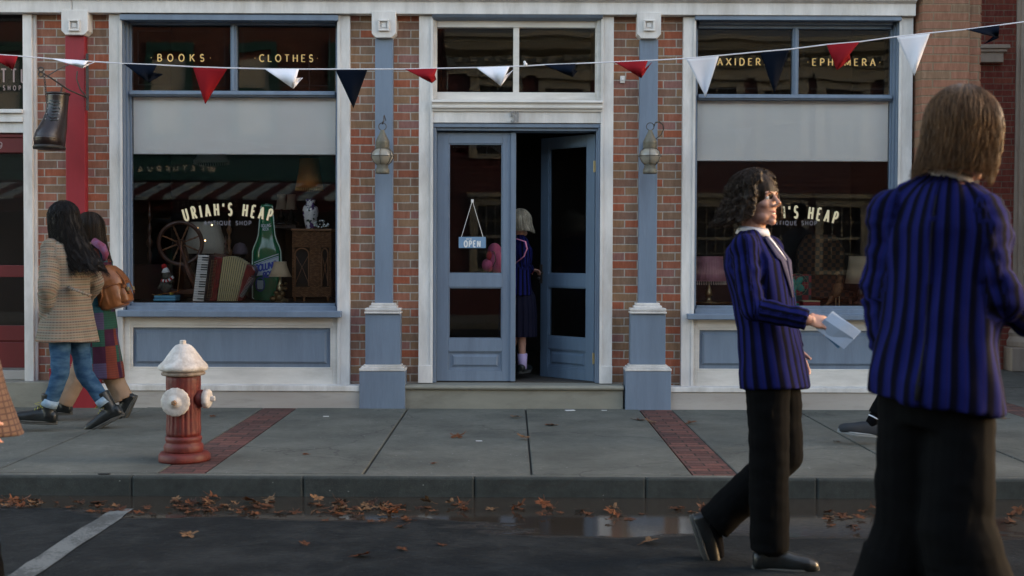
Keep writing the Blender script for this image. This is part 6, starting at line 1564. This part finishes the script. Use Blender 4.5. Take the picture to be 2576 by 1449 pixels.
def person(label, J, head_fwd, head_tilt=(0, 0, 1), hk=1.0, hands=None, smile=False, female=False, bareleg=False, group=None, slim=1.0):
    """one continuous skinned body mesh; J: world joints"""
    mb = MB(); Rm = frame(head_fwd, head_tilt); head_prims(mb, J['head'], Rm, smile, hk)
    mb.tube([J['neck'] - Vector((0, 0, .05)), J['neck'].lerp(J['head'], .3), J['head'] - Rm @ Vector((0, .02, .03))], [.062, .054, .056], 16)
    g = (.90 if female else .93) * slim
    ring_loft(mb, torso_secs(J, [(t, a * g, b * g, f_) for t, a, b, f_ in TP_BODY]))
    for s_ in 'LR':
        limb(mb, [J['sh' + s_], J['el' + s_], J['wr' + s_]], [.050 * g, .040 * g, .027 * g])
        limb(mb, [J['hip' + s_], J['kn' + s_], J['an' + s_]], [.080 * g, .055 * g, .038 * g])
        calf = J['kn' + s_].lerp(J['an' + s_], .3); mb.ell(calf, .053 * g, None, 14, 8)
        ft = J['toe' + s_]; mb.tube([J['an' + s_], J['an' + s_].lerp(J['an' + s_] + ft * .14, .5) - Vector((0, 0, .03)), J['an' + s_] + ft * .10 - Vector((0, 0, .04))], [.030, .024, .014], 12)
        hd = (hands or {}).get(s_)
        if hd is None:
            d = (J['wr' + s_] - J['el' + s_]).normalized(); tw = (J['shR'] - J['shL']).normalized() * (1 if s_ == 'L' else -1); hd = dict(fwd=d, palm=tw, curl=(.6, .7, .8, .9))
        hand_prims(mb, J['wr' + s_], hd['fwd'], hd['palm'], (1 if s_ == 'R' else -1) * hd.get('side', 1), hd['curl'], .92 * g + .04, hd.get('thumb', .5))
    body = link('person', remesh(mb.mesh(), .0048, 2, 'person_body'), MAT_SKIN)
    tag(body, label, 'person', group)
    c = J['head']; k = hk
    mb = MB()
    if smile: mb.tube([c + Rm @ Vector(p) * k for p in ((-.029, .071, -.052), (0, .0925, -.057), (.029, .071, -.052))], .0045 * k, 8); mb.tube([c + Rm @ Vector(p) * k for p in ((-.027, .069, -.056), (0, .088, -.083), (.027, .069, -.056))], .0055 * k, 8)
    else: mb.tube([c + Rm @ Vector(p) * k for p in ((-.022, .086, -.061), (0, .096, -.059), (.022, .086, -.061))], .004 * k, 8); mb.tube([c + Rm @ Vector(p) * k for p in ((-.018, .085, -.068), (0, .0935, -.070), (.018, .085, -.068))], .005 * k, 8)
    mb.build('lips', MAT_LIP, body, True)
    if smile:
        mb = MB(); mb.tube([c + Rm @ Vector(p) * k for p in ((-.024, .070, -.058), (0, .087, -.064), (.024, .070, -.058))], .0065 * k, 8); mb.build('teeth', MAT_TEETH, body, True)
    for sg in (-1, 1):
        e = MB(); e.ell(c + Rm @ Vector((sg * .031, .0765, .0055)) * k, .0105 * k, None, 14, 10); eo = e.build('eye', MAT_EYE, body, True)
        e = MB(); e.ell(c + Rm @ Vector((sg * .031, .0862, .0055)) * k, (.0034 * k, .0016 * k, .0030 * k), Rm, 12, 8); e.build('iris', MAT_IRIS, eo, True)
    mb = MB()
    for sg in (-1, 1): mb.tube([c + Rm @ Vector(p) * k for p in ((sg * .014, .096, .024), (sg * .030, .093, .031), (sg * .050, .078, .024))], [.0022 * k, .0026 * k, .0012 * k], 6)
    mb.build('eyebrows', M('soft_brow_hair', (.09, .05, .03), .8, .1, spec=.05), body, True)
    return body, Rm
def jacket(par, J, mat, prof, sl=(.066, .058, .050), name='blazer', voxel=.009, amp=.007, seed=0., collar=True, cuff=.0):
    mb = MB(); secs = torso_secs(J, prof); ring_loft(mb, secs)
    for s_ in 'LR':
        a, b, c = J['sh' + s_], J['el' + s_], J['wr' + s_]; c = b.lerp(c, 1 - cuff)
        limb(mb, [a, b], [sl[0], sl[1]]); n = 5
        mb.tube([b.lerp(c, i / n) for i in range(n + 1)], [sl[1] + (sl[2] - sl[1]) * i / n for i in range(n + 1)], 16)
        mb.ell(a - Vector((0, 0, .012)), sl[0] * 1.08, None, 16, 10)
    sh = J['shR'] - J['shL']; nc = J['neck'] - Vector((0, 0, .01))
    mb.tube([J['shL'], nc, J['shR']], [.055, .068, .055], 16)
    me = remesh(mb.mesh(), voxel, 3, name)
    f_ = secs[3][2]; segs = [(secs[0][0], nc, .16, -f_ * -1)]
    for s_ in 'LR': segs += [(J['sh' + s_], J['el' + s_], .075, (0, 1, 0)), (J['el' + s_], J['wr' + s_], .065, (0, 1, 0))]
    cloth(me, segs, amp, 9, 4, seed, (5, 16))
    o = link(name, me, mat, par)
    return o
def trousers(par, J, mat, rad=(.105, .085, .075), waist=(.165, .12), name='trousers', amp=.006, seed=3., hemz=None):
    mb = MB(); ring_loft(mb, torso_secs(J, [(-.16, waist[0] * .9, waist[1] * .95, 0), (0, waist[0], waist[1], 0), (.2, waist[0] * .95, waist[1] * .95, 0)]))
    segs = []
    for s_ in 'LR':
        h, k_, a = J['hip' + s_], J['kn' + s_], J['an' + s_]; a = k_.lerp(a, hemz or .98)
        limb(mb, [h, k_], [rad[0], rad[1]]); n = 6
        mb.tube([k_.lerp(a, i / n) for i in range(n + 1)], [rad[1] + (rad[2] - rad[1]) * i / n for i in range(n + 1)], 18)
        segs += [(h, k_, .1, (0, 1, 0)), (k_, a, .08, (0, 1, 0))]
    me = remesh(mb.mesh(), .009, 3, name); cloth(me, segs, amp, 5, 12, seed)
    return link(name, me, mat, par)
def JW(y, d):
    """joints from photo pixels: name -> (u, v, depth offset)"""
    return {k: W(q[0], q[1], y + (q[2] if len(q) > 2 else 0)) for k, q in d.items()}
BLZ = [(-.24, .205, .150, 0), (-.1, .20, .145, 0), (0, .19, .14, 0), (.28, .168, .128, 0), (.55, .178, .132, .005), (.78, .198, .138, 0), (.92, .165, .105, -.01), (1.0, .085, .08, -.01)]
FEMB = [(t, a * .93, b * .95, f_) for t, a, b, f_ in BLZ]

# ---- man in the middle distance, laughing, walking right with folded papers ----
y = 5.77
J = JW(y, dict(head=(1903, 506), neck=(1893, 598), shL=(1935, 622, .15), shR=(1872, 622, -.15), elR=(1893, 775, -.24), wrR=(2030, 805, -.30), elL=(1960, 770, .22), wrL=(2000, 880, .18), hipL=(1955, 905, .08), hipR=(1930, 905, -.08), knR=(1935, 1165, -.07), anR=(1935, 1388, -.05), knL=(1972, 1145, .10), anL=(1790, 1322, .14)))
J['toeR'] = Vector((1, -.1, -.02)).normalized(); J['toeL'] = Vector((.30, .0, -.95)).normalized()
b, Rm = person('long-haired man laughing in a blue striped blazer, walking right with folded papers', J, (.70, -.70, .08), (-.04, .0, 1), 1.02, {'R': dict(fwd=(1, .15, -.12), palm=(.15, .75, -.65), curl=(.9, 1.0, 1.1, 1.2), thumb=.7)}, smile=True, group='students in striped blazers')
JK = jacket(b, J, MF['blazer'], BLZ, sl=(.060, .054, .047), amp=.009, seed=1.3)
trousers(b, J, MF['black'], (.105, .090, .088), seed=2.)
hair(b, J['head'], Rm, MH['curly'], .10, 300, curl=.021, wind=(-.22, 0, 0), vol=1.13, seed=4, opening=66, thick=.011, flare=.35)
boot(b, J['anR'] + Vector((0, 0, -.005)), J['toeR'], mat=MAT_BBOOT, name='shoe', low=True, k=1.02); boot(b, J['anL'], J['toeL'], (.95, 0, .3), mat=MAT_BBOOT, name='shoe', low=True, k=1.02)
secs = torso_secs(J, BLZ); f_ = secs[4][2]; s_ = secs[4][1]
from mathutils.bvhtree import BVHTree
def surf_strip(par, jk, name, rows, mat, lift=.004, th=.004, sg_=1):
    """cloth strip laid on the front of a jacket: rows of (t, x0, x1) projected on its surface"""
    me = jk.data; bv = BVHTree.FromPolygons([v.co for v in me.vertices], [p.vertices for p in me.polygons])
    mb = MB(); L_, R_ = [], []
    for t, x0, x1 in rows:
        S_ = torso_secs(J, [(t, .178, .135, 0)])[0]
        for x, l_ in ((x0, L_), (x1, R_)):
            o_ = S_[0] + S_[1] * x + S_[2] * .4 * sg_; hit, nn, _, _ = bv.ray_cast(o_, -S_[2] * sg_)
            l_.append(mb.v((hit if hit else o_ - S_[2] * .3 * sg_) + S_[2] * lift * sg_))
    for i in range(len(rows) - 1): mb.f([L_[i], R_[i], R_[i + 1], L_[i + 1]])
    o = mb.build(name, mat, par, True); q = o.modifiers.new('s', 'SOLIDIFY'); q.thickness = th
    return o
surf_strip(b, JK, 'shirt_front', [(.99, -.018, .018), (.93, -.016, .016), (.85, -.012, .012), (.78, -.003, .003)], MAT_SHIRT, .003)
for sg in (-1, 1): surf_strip(b, JK, 'lapel', [(.98, .03 * sg, .06 * sg), (.90, .032 * sg, .085 * sg), (.80, .022 * sg, .10 * sg), (.78, .020 * sg, .078 * sg), (.6, .008 * sg, .045 * sg), (.48, .001 * sg, .012 * sg)], M('blazer_lapel', (.016, .016, .06), .8, .1), .006)
def collar(par, J, mat, r_=.066, h=.035, tilt=(0, 0, 1), name='shirt_collar'):
    ax = (J['head'] - J['neck']).normalized(); mb = MB(); mb.lathe([(r_ * 1.08, -.005), (r_ * 1.02, h * .6), (r_ * .98, h), (r_ * 1.10, h * .55), (r_ * 1.2, .0)], tuple(J['neck'] + ax * .012), 30, axis=ax)
    return mb.build(name, mat, par, True)
collar(b, J, MAT_SHIRT)
MAT_SOCK = M('black_sock', (.004, .004, .005), .9, spec=.05)
socks(b, J, MAT_SOCK)
# folded papers held in his right hand
hd = J['wrR'] + Vector((.09, .0, -.01)); pa = empty('folded_papers', 'folded pale blue papers in the hand of the long-haired man', 'papers', tuple(hd))
for k, (ang, y0, w_, h_) in enumerate(((36, 0, .150, .108), (43, .010, .140, .100), (33, -.008, .146, .088))):
    mb = MB(); mb.M = Matrix.Rotation(R(ang), 4, 'Y') @ Matrix.Rotation(R(8 * (k - 1)), 4, 'X'); n = 6; a_, m_, b_ = [], [], []
    for i in range(n + 1):
        x = -.02 + w_ * i / n; cz = .004 * math.sin(i * .9 + k)
        a_.append(mb.v((x - .008, y0 + cz, -h_ / 2))); m_.append(mb.v((x, y0 - .012 + cz, .004))); b_.append(mb.v((x + .010, y0 + cz, h_ / 2)))
    for i in range(n): mb.f([a_[i], a_[i+1], m_[i+1], m_[i]]); mb.f([m_[i], m_[i+1], b_[i+1], b_[i]])
    o = mb.build('sheet', M('pale_blue_paper', (.33, .41, .53), .9, .06, spec=.1) if k != 1 else M('blue_print_paper', (.08, .20, .38), .8, .2, 40), pa); q = o.modifiers.new('s', 'SOLIDIFY'); q.thickness = .001

# ---- man close to the camera, seen from behind ----
y = 3.72
J = JW(y, dict(head=(2425, 346), neck=(2388, 462), shL=(2248, 528, .06), shR=(2458, 530, -.08), elL=(2215, 720, .10), wrL=(2232, 880, .10), elR=(2515, 750, -.10), wrR=(2660, 850, .10), hipL=(2290, 975, .04), hipR=(2418, 1000, -.05), knL=(2292, 1330, .06), anL=(2190, 1660, .12), knR=(2405, 1330, -.08), anR=(2500, 1680, -.10)))
J['toeL'] = Vector((.75, .65, -.05)).normalized(); J['toeR'] = Vector((.75, .65, -.05)).normalized()
b, Rm = person('tall person with chin-length brown hair in a blue striped blazer, back to the camera', J, (.72, .66, -.12), (.1, .1, 1), 1.02, {'R': dict(fwd=(.8, .55, .1), palm=(-.3, .4, -.8), curl=(.6, .7, .8, .9))}, group='students in striped blazers')
JK = jacket(b, J, MF['blazer'], [(-.05, .198, .150, 0), (.05, .192, .150, 0), (.28, .165, .13, 0), (.55, .172, .13, .005), (.78, .188, .132, 0), (.92, .155, .10, -.01), (1.0, .085, .08, -.01)], sl=(.066, .058, .052), amp=.015, seed=5.1, voxel=.010)
trousers(b, J, MF['black'], (.095, .108, .140), (.150, .112), seed=4.)
hair(b, J['head'], Rm, MH['brown'], .125, 420, wind=(-.25, 0, 0), vol=1.13, seed=8, opening=40, flare=.02, fringe=False, thick=.0095, curl=.003)
collar(b, J, MAT_SHIRT, .058, .022)
socks(b, J, MAT_SOCK)
MAT_SEAM = M('dark_seam', (.003, .003, .006), .9)
surf_strip(b, JK, 'back_seam', [(.93 - .93 * i / 14, -.0015, .0015) for i in range(15)], MAT_SEAM, .0008, .001, -1)
surf_strip(b, JK, 'back_vent', [(.28 - .30 * i / 5, -.001 - .0012 * i, .001 + .0012 * i) for i in range(6)], MAT_SEAM, .0012, .001, -1)
for s_ in 'LR': boot(b, J['an' + s_], J['toe' + s_], mat=MAT_BBOOT, name='shoe', low=True)
mb = MB(); p0, p1, p2 = W(2440, 1035, 3.95), W(2470, 1070, 3.97), W(2492, 1112, 3.97); mb.tube([p0, p1, p2], [.016, .020, .004], 8, flat=.3); mb.build('loose_belt_end', MAT_BLK, b, True)

# ---- student entering the shop ----
y = 11.17
J = JW(y, dict(head=(1310, 566), neck=(1303, 600), shL=(1290, 612, .10), shR=(1316, 612, -.09), elR=(1318, 660, -.10), wrR=(1334, 679, .08), elL=(1275, 655, .22), wrL=(1270, 700, .26), hipL=(1290, 728, .07), hipR=(1310, 728, -.06), knR=(1312, 842, -.03), anR=(1314, 918, -.02), knL=(1300, 835, .14), anL=(1275, 905, .12)))
J['toeR'] = Vector((.35, .93, 0)).normalized(); J['toeL'] = Vector((.5, .8, -.3)).normalized()
b, Rm = person('blonde student in a striped blazer and dark skirt stepping through the doorway', J, (.15, .98, -.05), (0, 0, 1), .92, {'R': dict(fwd=(.85, .5, -.05), palm=(.1, -.2, -1), curl=(.7, .8, .9, 1.0))}, female=True, group='students in striped blazers', slim=.80)
jacket(b, J, MF['blazer'], [(-.12, .155, .115, 0)] + [(t, a * .80, c_ * .82, f_) for t, a, c_, f_ in BLZ[2:]], sl=(.052, .046, .040), seed=9., amp=.005)
hair(b, J['head'], Rm, MH['blonde'], .075, 150, vol=1.04, seed=12, opening=50, wind=(.25, 0, 0), flare=.15)
hc = (J['hipL'] + J['hipR']) / 2; zt_sk, zb_sk = W(1300, 722, y).z, W(1300, 846, y).z
mb = MB(); mb.lathe([(.115, zt_sk), (.15, zt_sk - .08), (.165, (zt_sk + zb_sk) / 2), (.165, zb_sk)], (hc.x + .01, hc.y, 0), 120, flute=lambda k, i, a: (.02 + .02 * k) * (1 if (i % 6) < 3 else -1) * .5, sy=.85); me = mb.mesh('skirt'); stripe_attrs(me, [((hc.x, hc.y, zb_sk), (hc.x, hc.y, zt_sk), .16, (0, 1, 0))]); link('skirt', me, MF['skirt'], b)
for s_ in 'LR':
    a = J['an' + s_]; mb = MB(); mb.tube([a + Vector((0, 0, .10)), a + Vector((0, 0, .03)), a + Vector((0, 0, -.035))], [.044, .040, .040], 16); mb.build('lilac_sock', M('lilac_sock', (.45, .36, .58), .9, .05), b, True)
    boot(b, a, J['toe' + s_], mat=MAT_BBOOT, name='shoe', low=True, k=.86)
mb = MB(); mb.tube([J['wrR'].lerp(J['elR'], .12), J['wrR'].lerp(J['elR'], -.1)], .030, 14); mb.build('red_wristband', M('red_knit', (.45, .03, .02), .9), b, True)
# pink backpack
MAT_PK = M('pink_plush', (.48, .10, .20), .95, .15, 20, bump=.9, bscale=130); bp = empty('pink_backpack', 'fluffy pink backpack on the back of the blonde student, seen through the glass', 'backpack', tuple(W(1246, 655, 11.13)))
s1 = 11.13 / FPX
mb = MB(); mb.ell((3*s1, 0, 2*s1), (24*s1, .12, 36*s1)); mb.ell((-2*s1, -.01, 22*s1), (18*s1, .10, 22*s1)); mb.build('bag_body', MAT_PK, bp, True)
mb = MB(); mb.ell((-18*s1, -.03, -12*s1), (16*s1, .10, 17*s1)); mb.build('front_pocket', MAT_PK, bp, True)
mb = MB(); mb.ell((-14*s1, -.085, 12*s1), (8*s1, .02, 12*s1)); mb.build('red_patch', M('red_plush', (.35, .03, .04), .9), bp, True)
mb = MB(); mb.tube([(-16*s1, -.06, 28*s1), (-2*s1, -.13, 20*s1), (2*s1, -.13, 0), (-6*s1, -.12, -16*s1)], .004, 6); mb.build('zip', MAT_IRON, bp)
mb = MB(); q0 = W(1246, 655, 11.13); mb.tube([W(1262, 612, 11.1) - q0, W(1300, 601, 11.02) - q0, W(1322, 608, 10.98) - q0, W(1326, 625, 10.97) - q0, W(1318, 645, 11.0) - q0, W(1290, 668, 11.05) - q0], .012, 8, flat=.4); mb.build('shoulder_strap', M('pale_pink_strap', (.50, .18, .30), .8), bp, True)

# ---- woman in checked coat and her companion, walking left ----
y = 9.35
J = JW(y, dict(head=(158, 555), neck=(166, 600), shL=(128, 622, -.10), shR=(208, 622, .12), elL=(118, 725, -.20), wrL=(120, 785, -.10), elR=(240, 712, .20), wrR=(205, 765, .30), hipL=(150, 800, -.06), hipR=(190, 800, .08), knL=(152, 940, -.10), anL=(118, 1036, -.10), knR=(212, 940, .06), anR=(276, 1030, .06)))
J['toeL'] = Vector((-1, -.05, .05)).normalized(); J['toeR'] = Vector((-.88, .0, -.50)).normalized()
b, Rm = person('woman with long black hair in a tan checked coat and blue jeans, walking left', J, (-.85, .45, -.05), (0, 0, 1), .98, {'L': dict(fwd=(-.3, .1, -.9), palm=(0, 1, 0), curl=(.6, .7, .8, .9))}, female=True)
jacket(b, J, MF['check'], [(-.30, .235, .19, 0), (-.15, .215, .17, 0), (0, .20, .155, 0), (.3, .17, .13, 0), (.55, .175, .13, .005), (.78, .19, .132, 0), (.92, .155, .10, -.01), (1.0, .08, .075, -.01)], sl=(.068, .064, .062), name='checked_coat', amp=.008, seed=11., cuff=-.15)
trousers(b, J, MF['denim'], (.088, .064, .052), (.152, .118), name='jeans', seed=6., hemz=.80)
for s_ in 'LR':
    p = J['kn' + s_].lerp(J['an' + s_], .76); d = (J['an' + s_] - J['kn' + s_]).normalized(); mb = MB(); mb.tube([p - d * .025, p + d * .03], [.058, .058], 20); mb.build('turned_up_cuff', M('pale_denim', (.22, .31, .40), .9, .2, 30), b, True)
boot(b, J['anL'], J['toeL'], mat=MAT_BBOOT, laces=MAT_YL, length=.30, shaft=.13, k=1.06); boot(b, J['anR'], J['toeR'], (-.5, 0, .87), mat=MAT_BBOOT, laces=MAT_YL, length=.30, shaft=.13, k=1.06)
hair(b, J['head'], Rm, MH['black'], .36, 300, wind=(.50, 0, 0), vol=1.10, seed=21, opening=45, flare=.10, curl=.006, thick=.013)
mb = MB()
for (u, v) in ((209, 737), (223, 742)): mb.lathe([(.011, -.003), (.012, 0), (.011, .003)], tuple(W(u, v, 9.195)), 14, axis=(0, -1, 0))
mb.build('coat_buttons', MAT_BLK, b, True)
mb = MB(); mb.tube([W(172, 722, 9.205), W(200, 733, 9.18), W(230, 744, 9.20)], [.024, .026, .024], 10, flat=.35); me = mb.mesh('half_belt'); stripe_attrs(me, [(W(172, 722, 9.2), W(232, 746, 9.2), .03, (0, 1, 0))]); link('half_belt', me, MF['check'], b, True)
y = 9.95
J = JW(y, dict(head=(222, 580), neck=(232, 620), shL=(212, 640, -.13), shR=(250, 640, .13), elL=(222, 720, -.20), wrL=(205, 790, -.22), elR=(258, 720, .2), wrR=(240, 780, .1), hipL=(235, 805, -.07), hipR=(250, 805, .07), knL=(205, 930, -.08), anL=(158, 1016, -.10), knR=(276, 930, .06), anR=(312, 1005, .08)))
J['toeL'] = Vector((-1, 0, 0)); J['toeR'] = Vector((-.45, 0, -.9)).normalized()
b, Rm = person('dark-haired woman in a long patchwork coat walking beside the checked coat', J, (-.97, .2, 0), (0, 0, 1), .96, None, female=True)
jacket(b, J, MF['patch'], [(-.80, .165, .20, 0), (-.5, .165, .18, 0), (-.2, .165, .15, 0), (0, .165, .145, 0), (.3, .155, .13, 0), (.55, .165, .13, .005), (.78, .18, .132, 0), (.92, .15, .10, -.01), (1.0, .08, .075, -.01)], sl=(.066, .060, .056), name='patchwork_coat', seed=15., amp=.009)
trousers(b, J, MF['tan'], (.09, .080, .075), (.15, .11), seed=7.)
boot(b, J['anL'], J['toeL'], mat=MAT_BBOOT, shaft=.05); boot(b, J['anR'], J['toeR'], (-.9, 0, .42), mat=MAT_BBOOT, shaft=.05)
hair(b, J['head'], Rm, MH['dark'], .22, 170, wind=(.25, 0, 0), vol=1.08, seed=31, opening=45)
mb = MB(); mb.tube([W(236, 606, 9.85), W(258, 622, 9.82), W(266, 640, 9.83), W(262, 655, 9.85)], [.028, .032, .026, .014], 12); mb.build('scarf', M('pink_lilac_scarf', (.17, .03, .055), .9, .2, 12, dirt=(.16, .11, .24), dscale=14, dth=.52), b, True)
# brown leather backpack
q0 = W(277, 722, 9.92); s1 = 9.92 / FPX; MAT_LTH = M('tan_brown_leather', (.20, .072, .022), .42, .25, 10, dirt=(.14, .045, .012), dscale=7, dth=.55, bump=.3, bscale=60, spec=.5); MAT_LTD = M('dark_brown_leather', (.12, .04, .012), .4, .2)
bk = empty('leather_backpack', 'tan brown leather backpack worn by the woman in the patchwork coat', 'backpack', tuple(q0)); bk.rotation_euler = (0, R(-14), 0)
def bagsec(z, a, d): return (Vector((0, 0, z)), Vector((1, 0, 0)), Vector((0, 1, 0)), a, d)
mb = MB(); ring_loft(mb, [bagsec(z, a, d) for z, a, d in ((-.175, .075, .10), (-.165, .105, .125), (-.10, .118, .135), (0, .115, .132), (.08, .10, .12), (.13, .075, .10), (.15, .04, .06))], 3.0); me = remesh(mb.mesh(), .007, 2); cloth(me, [((0, 0, -.17), (0, 0, .16), .12, (0, 1, 0))], .006, 12, 9, 3.3); link('bag_body', me, MAT_LTH, bk)
mb = MB(); ring_loft(mb, [(Vector((.012 + x * .1, 0, z)), Vector((1, 0, 0)), Vector((0, 1, 0)), a, d) for z, a, d, x in ((.0, .118, .138, .12), (.05, .116, .136, .1), (.11, .098, .122, .0), (.155, .07, .095, -.1), (.175, .035, .05, -.2))], 2.8); link('flap', remesh(mb.mesh(), .007, 2), MAT_LTH, bk)
mb = MB(); mb.tube([(.024 + .119 * math.cos(t), .139 * math.sin(t), -.002 + .02 * math.cos(t)) for t in [i * math.pi / 16 for i in range(33)]], .0045, 6); mb.build('flap_piping', MAT_LTD, bk)
mb = MB(); ring_loft(mb, [(Vector((.105, -.02, z)), Vector((1, 0, 0)), Vector((0, 1, 0)), a, d) for z, a, d in ((-.15, .03, .07), (-.14, .045, .085), (-.08, .048, .088), (-.035, .036, .075))], 3.0); link('front_pocket', remesh(mb.mesh(), .006, 2), MAT_LTH, bk)
for y_ in (-.075, .06):
    mb = MB(); mb.tube([(.10, y_, .10), (.133, y_, .04), (.146, y_, -.02), (.155, y_, -.09)], .013, 8, flat=.35); mb.build('strap', MAT_LTD, bk, True)
    mb = MB(); mb.box(.148, .164, y_ - .016, y_ + .016, -.065, -.035); mb.build('buckle', MAT_BRASS, bk, bevel=.003)
mb = MB(); mb.tube([(-.06, -.125, .12), (-.02, -.142, .04), (-.03, -.142, -.06), (-.08, -.125, -.13)], .014, 8, flat=.4); mb.build('shoulder_strap', MAT_LTD, bk, True)
mb = MB(); mb.tube([(-.05, -.03, .16), (-.07, -.03, .20), (-.03, -.03, .21), (.0, -.03, .17)], .008, 8); mb.build('top_handle', MAT_LTH, bk, True)

# ---- passer-by leaving the picture at the lower left ----
y = 5.0
J = JW(y, dict(head=(-130, 360), neck=(-128, 440), shL=(-132, 478, .16), shR=(-124, 478, -.16), elR=(-100, 690, -.2), wrR=(-30, 860, -.22), elL=(-150, 690, .2), wrL=(-150, 850, .2), hipL=(-120, 860, .08), hipR=(-118, 860, -.08), knR=(-80, 1200, -.08), anR=(-30, 1490, -.08), knL=(-150, 1190, .08), anL=(-260, 1450, .08)))
J['wrR'] = W(-56, 1045, 4.8); J['elR'] = W(-95, 790, 4.8)
J['toeR'] = Vector((1, 0, 0)); J['toeL'] = Vector((.8, 0, -.6)).normalized()
b, Rm = person('passer-by in a tan plaid coat mostly cut off by the lower left edge', J, (1, 0, 0), (0, 0, 1), 1.0, {'R': dict(fwd=(.35, 0, -.95), palm=(0, 1, 0), curl=(.6, .7, .8, .9))}, female=True)
jacket(b, J, MF['tanplaid'], [(-.58, .19, .262, .0), (-.3, .18, .20, 0), (0, .17, .15, 0), (.3, .16, .12, 0), (.55, .17, .12, .005), (.78, .18, .12, 0), (.92, .15, .10, -.01), (1.0, .08, .075, -.01)], sl=(.055, .05, .05), name='plaid_coat', seed=19.)
trousers(b, J, MF['black'], (.09, .075, .07), (.15, .11), seed=8.)
hair(b, J['head'], Rm, MH['dark'], .12, 120, vol=1.06, seed=41)
for s_ in 'LR': boot(b, J['an' + s_], J['toe' + s_], mat=MAT_BBOOT, shaft=.06)

# ---- walker hidden behind the close man, only a shoe showing ----
y = 8.85
J = JW(y, dict(head=(2340, 500), neck=(2345, 550), shL=(2345, 572, -.16), shR=(2350, 572, .16), elL=(2370, 665, -.18), wrL=(2350, 750, -.2), elR=(2335, 665, .2), wrR=(2310, 740, .2), hipL=(2330, 760, -.08), hipR=(2332, 760, .08), knL=(2275, 910, -.08), anL=(2190, 1068, -.10), knR=(2370, 905, .08), anR=(2430, 1020, .10)))
J['toeL'] = Vector((-.98, 0, .10)).normalized(); J['toeR'] = Vector((-.5, 0, -.85)).normalized()
b, Rm = person('walker hidden behind the tall person, one dark trainer with striped sock showing', J, (-1, 0, 0), (0, 0, 1), .95, None)
jacket(b, J, M('grey_hoodie', (.06, .06, .07), .9), BLZ, sl=(.06, .055, .05), name='hoodie', seed=23.)
trousers(b, J, MF['black'], (.09, .065, .055), (.15, .11), seed=9., hemz=.85)
hair(b, J['head'], Rm, MH['dark'], .04, 100, vol=1.05, seed=51)
for s_ in 'LR':
    a = J['an' + s_]; boot(b, a, J['toe' + s_], (.1, 0, 1) if s_ == 'L' else (-.85, 0, .5), mat=M('dark_canvas', (.02, .024, .03), .8), sole=M('pale_trainer_sole', (.22, .24, .25), .6), name='trainer', low=True)
    mb = MB(); d = (J['kn' + s_] - a).normalized(); mb.tube([a - d * .03, a + d * .16], [.038, .042], 16); so = mb.build('sock', M('black_sock', (.012, .012, .015), .9), b, True)
    for k in (.05, .075): mb = MB(); mb.tube([a + d * k, a + d * (k + .008)], .043, 16); mb.build('sock_stripe', MAT_SHIRT, so, True)
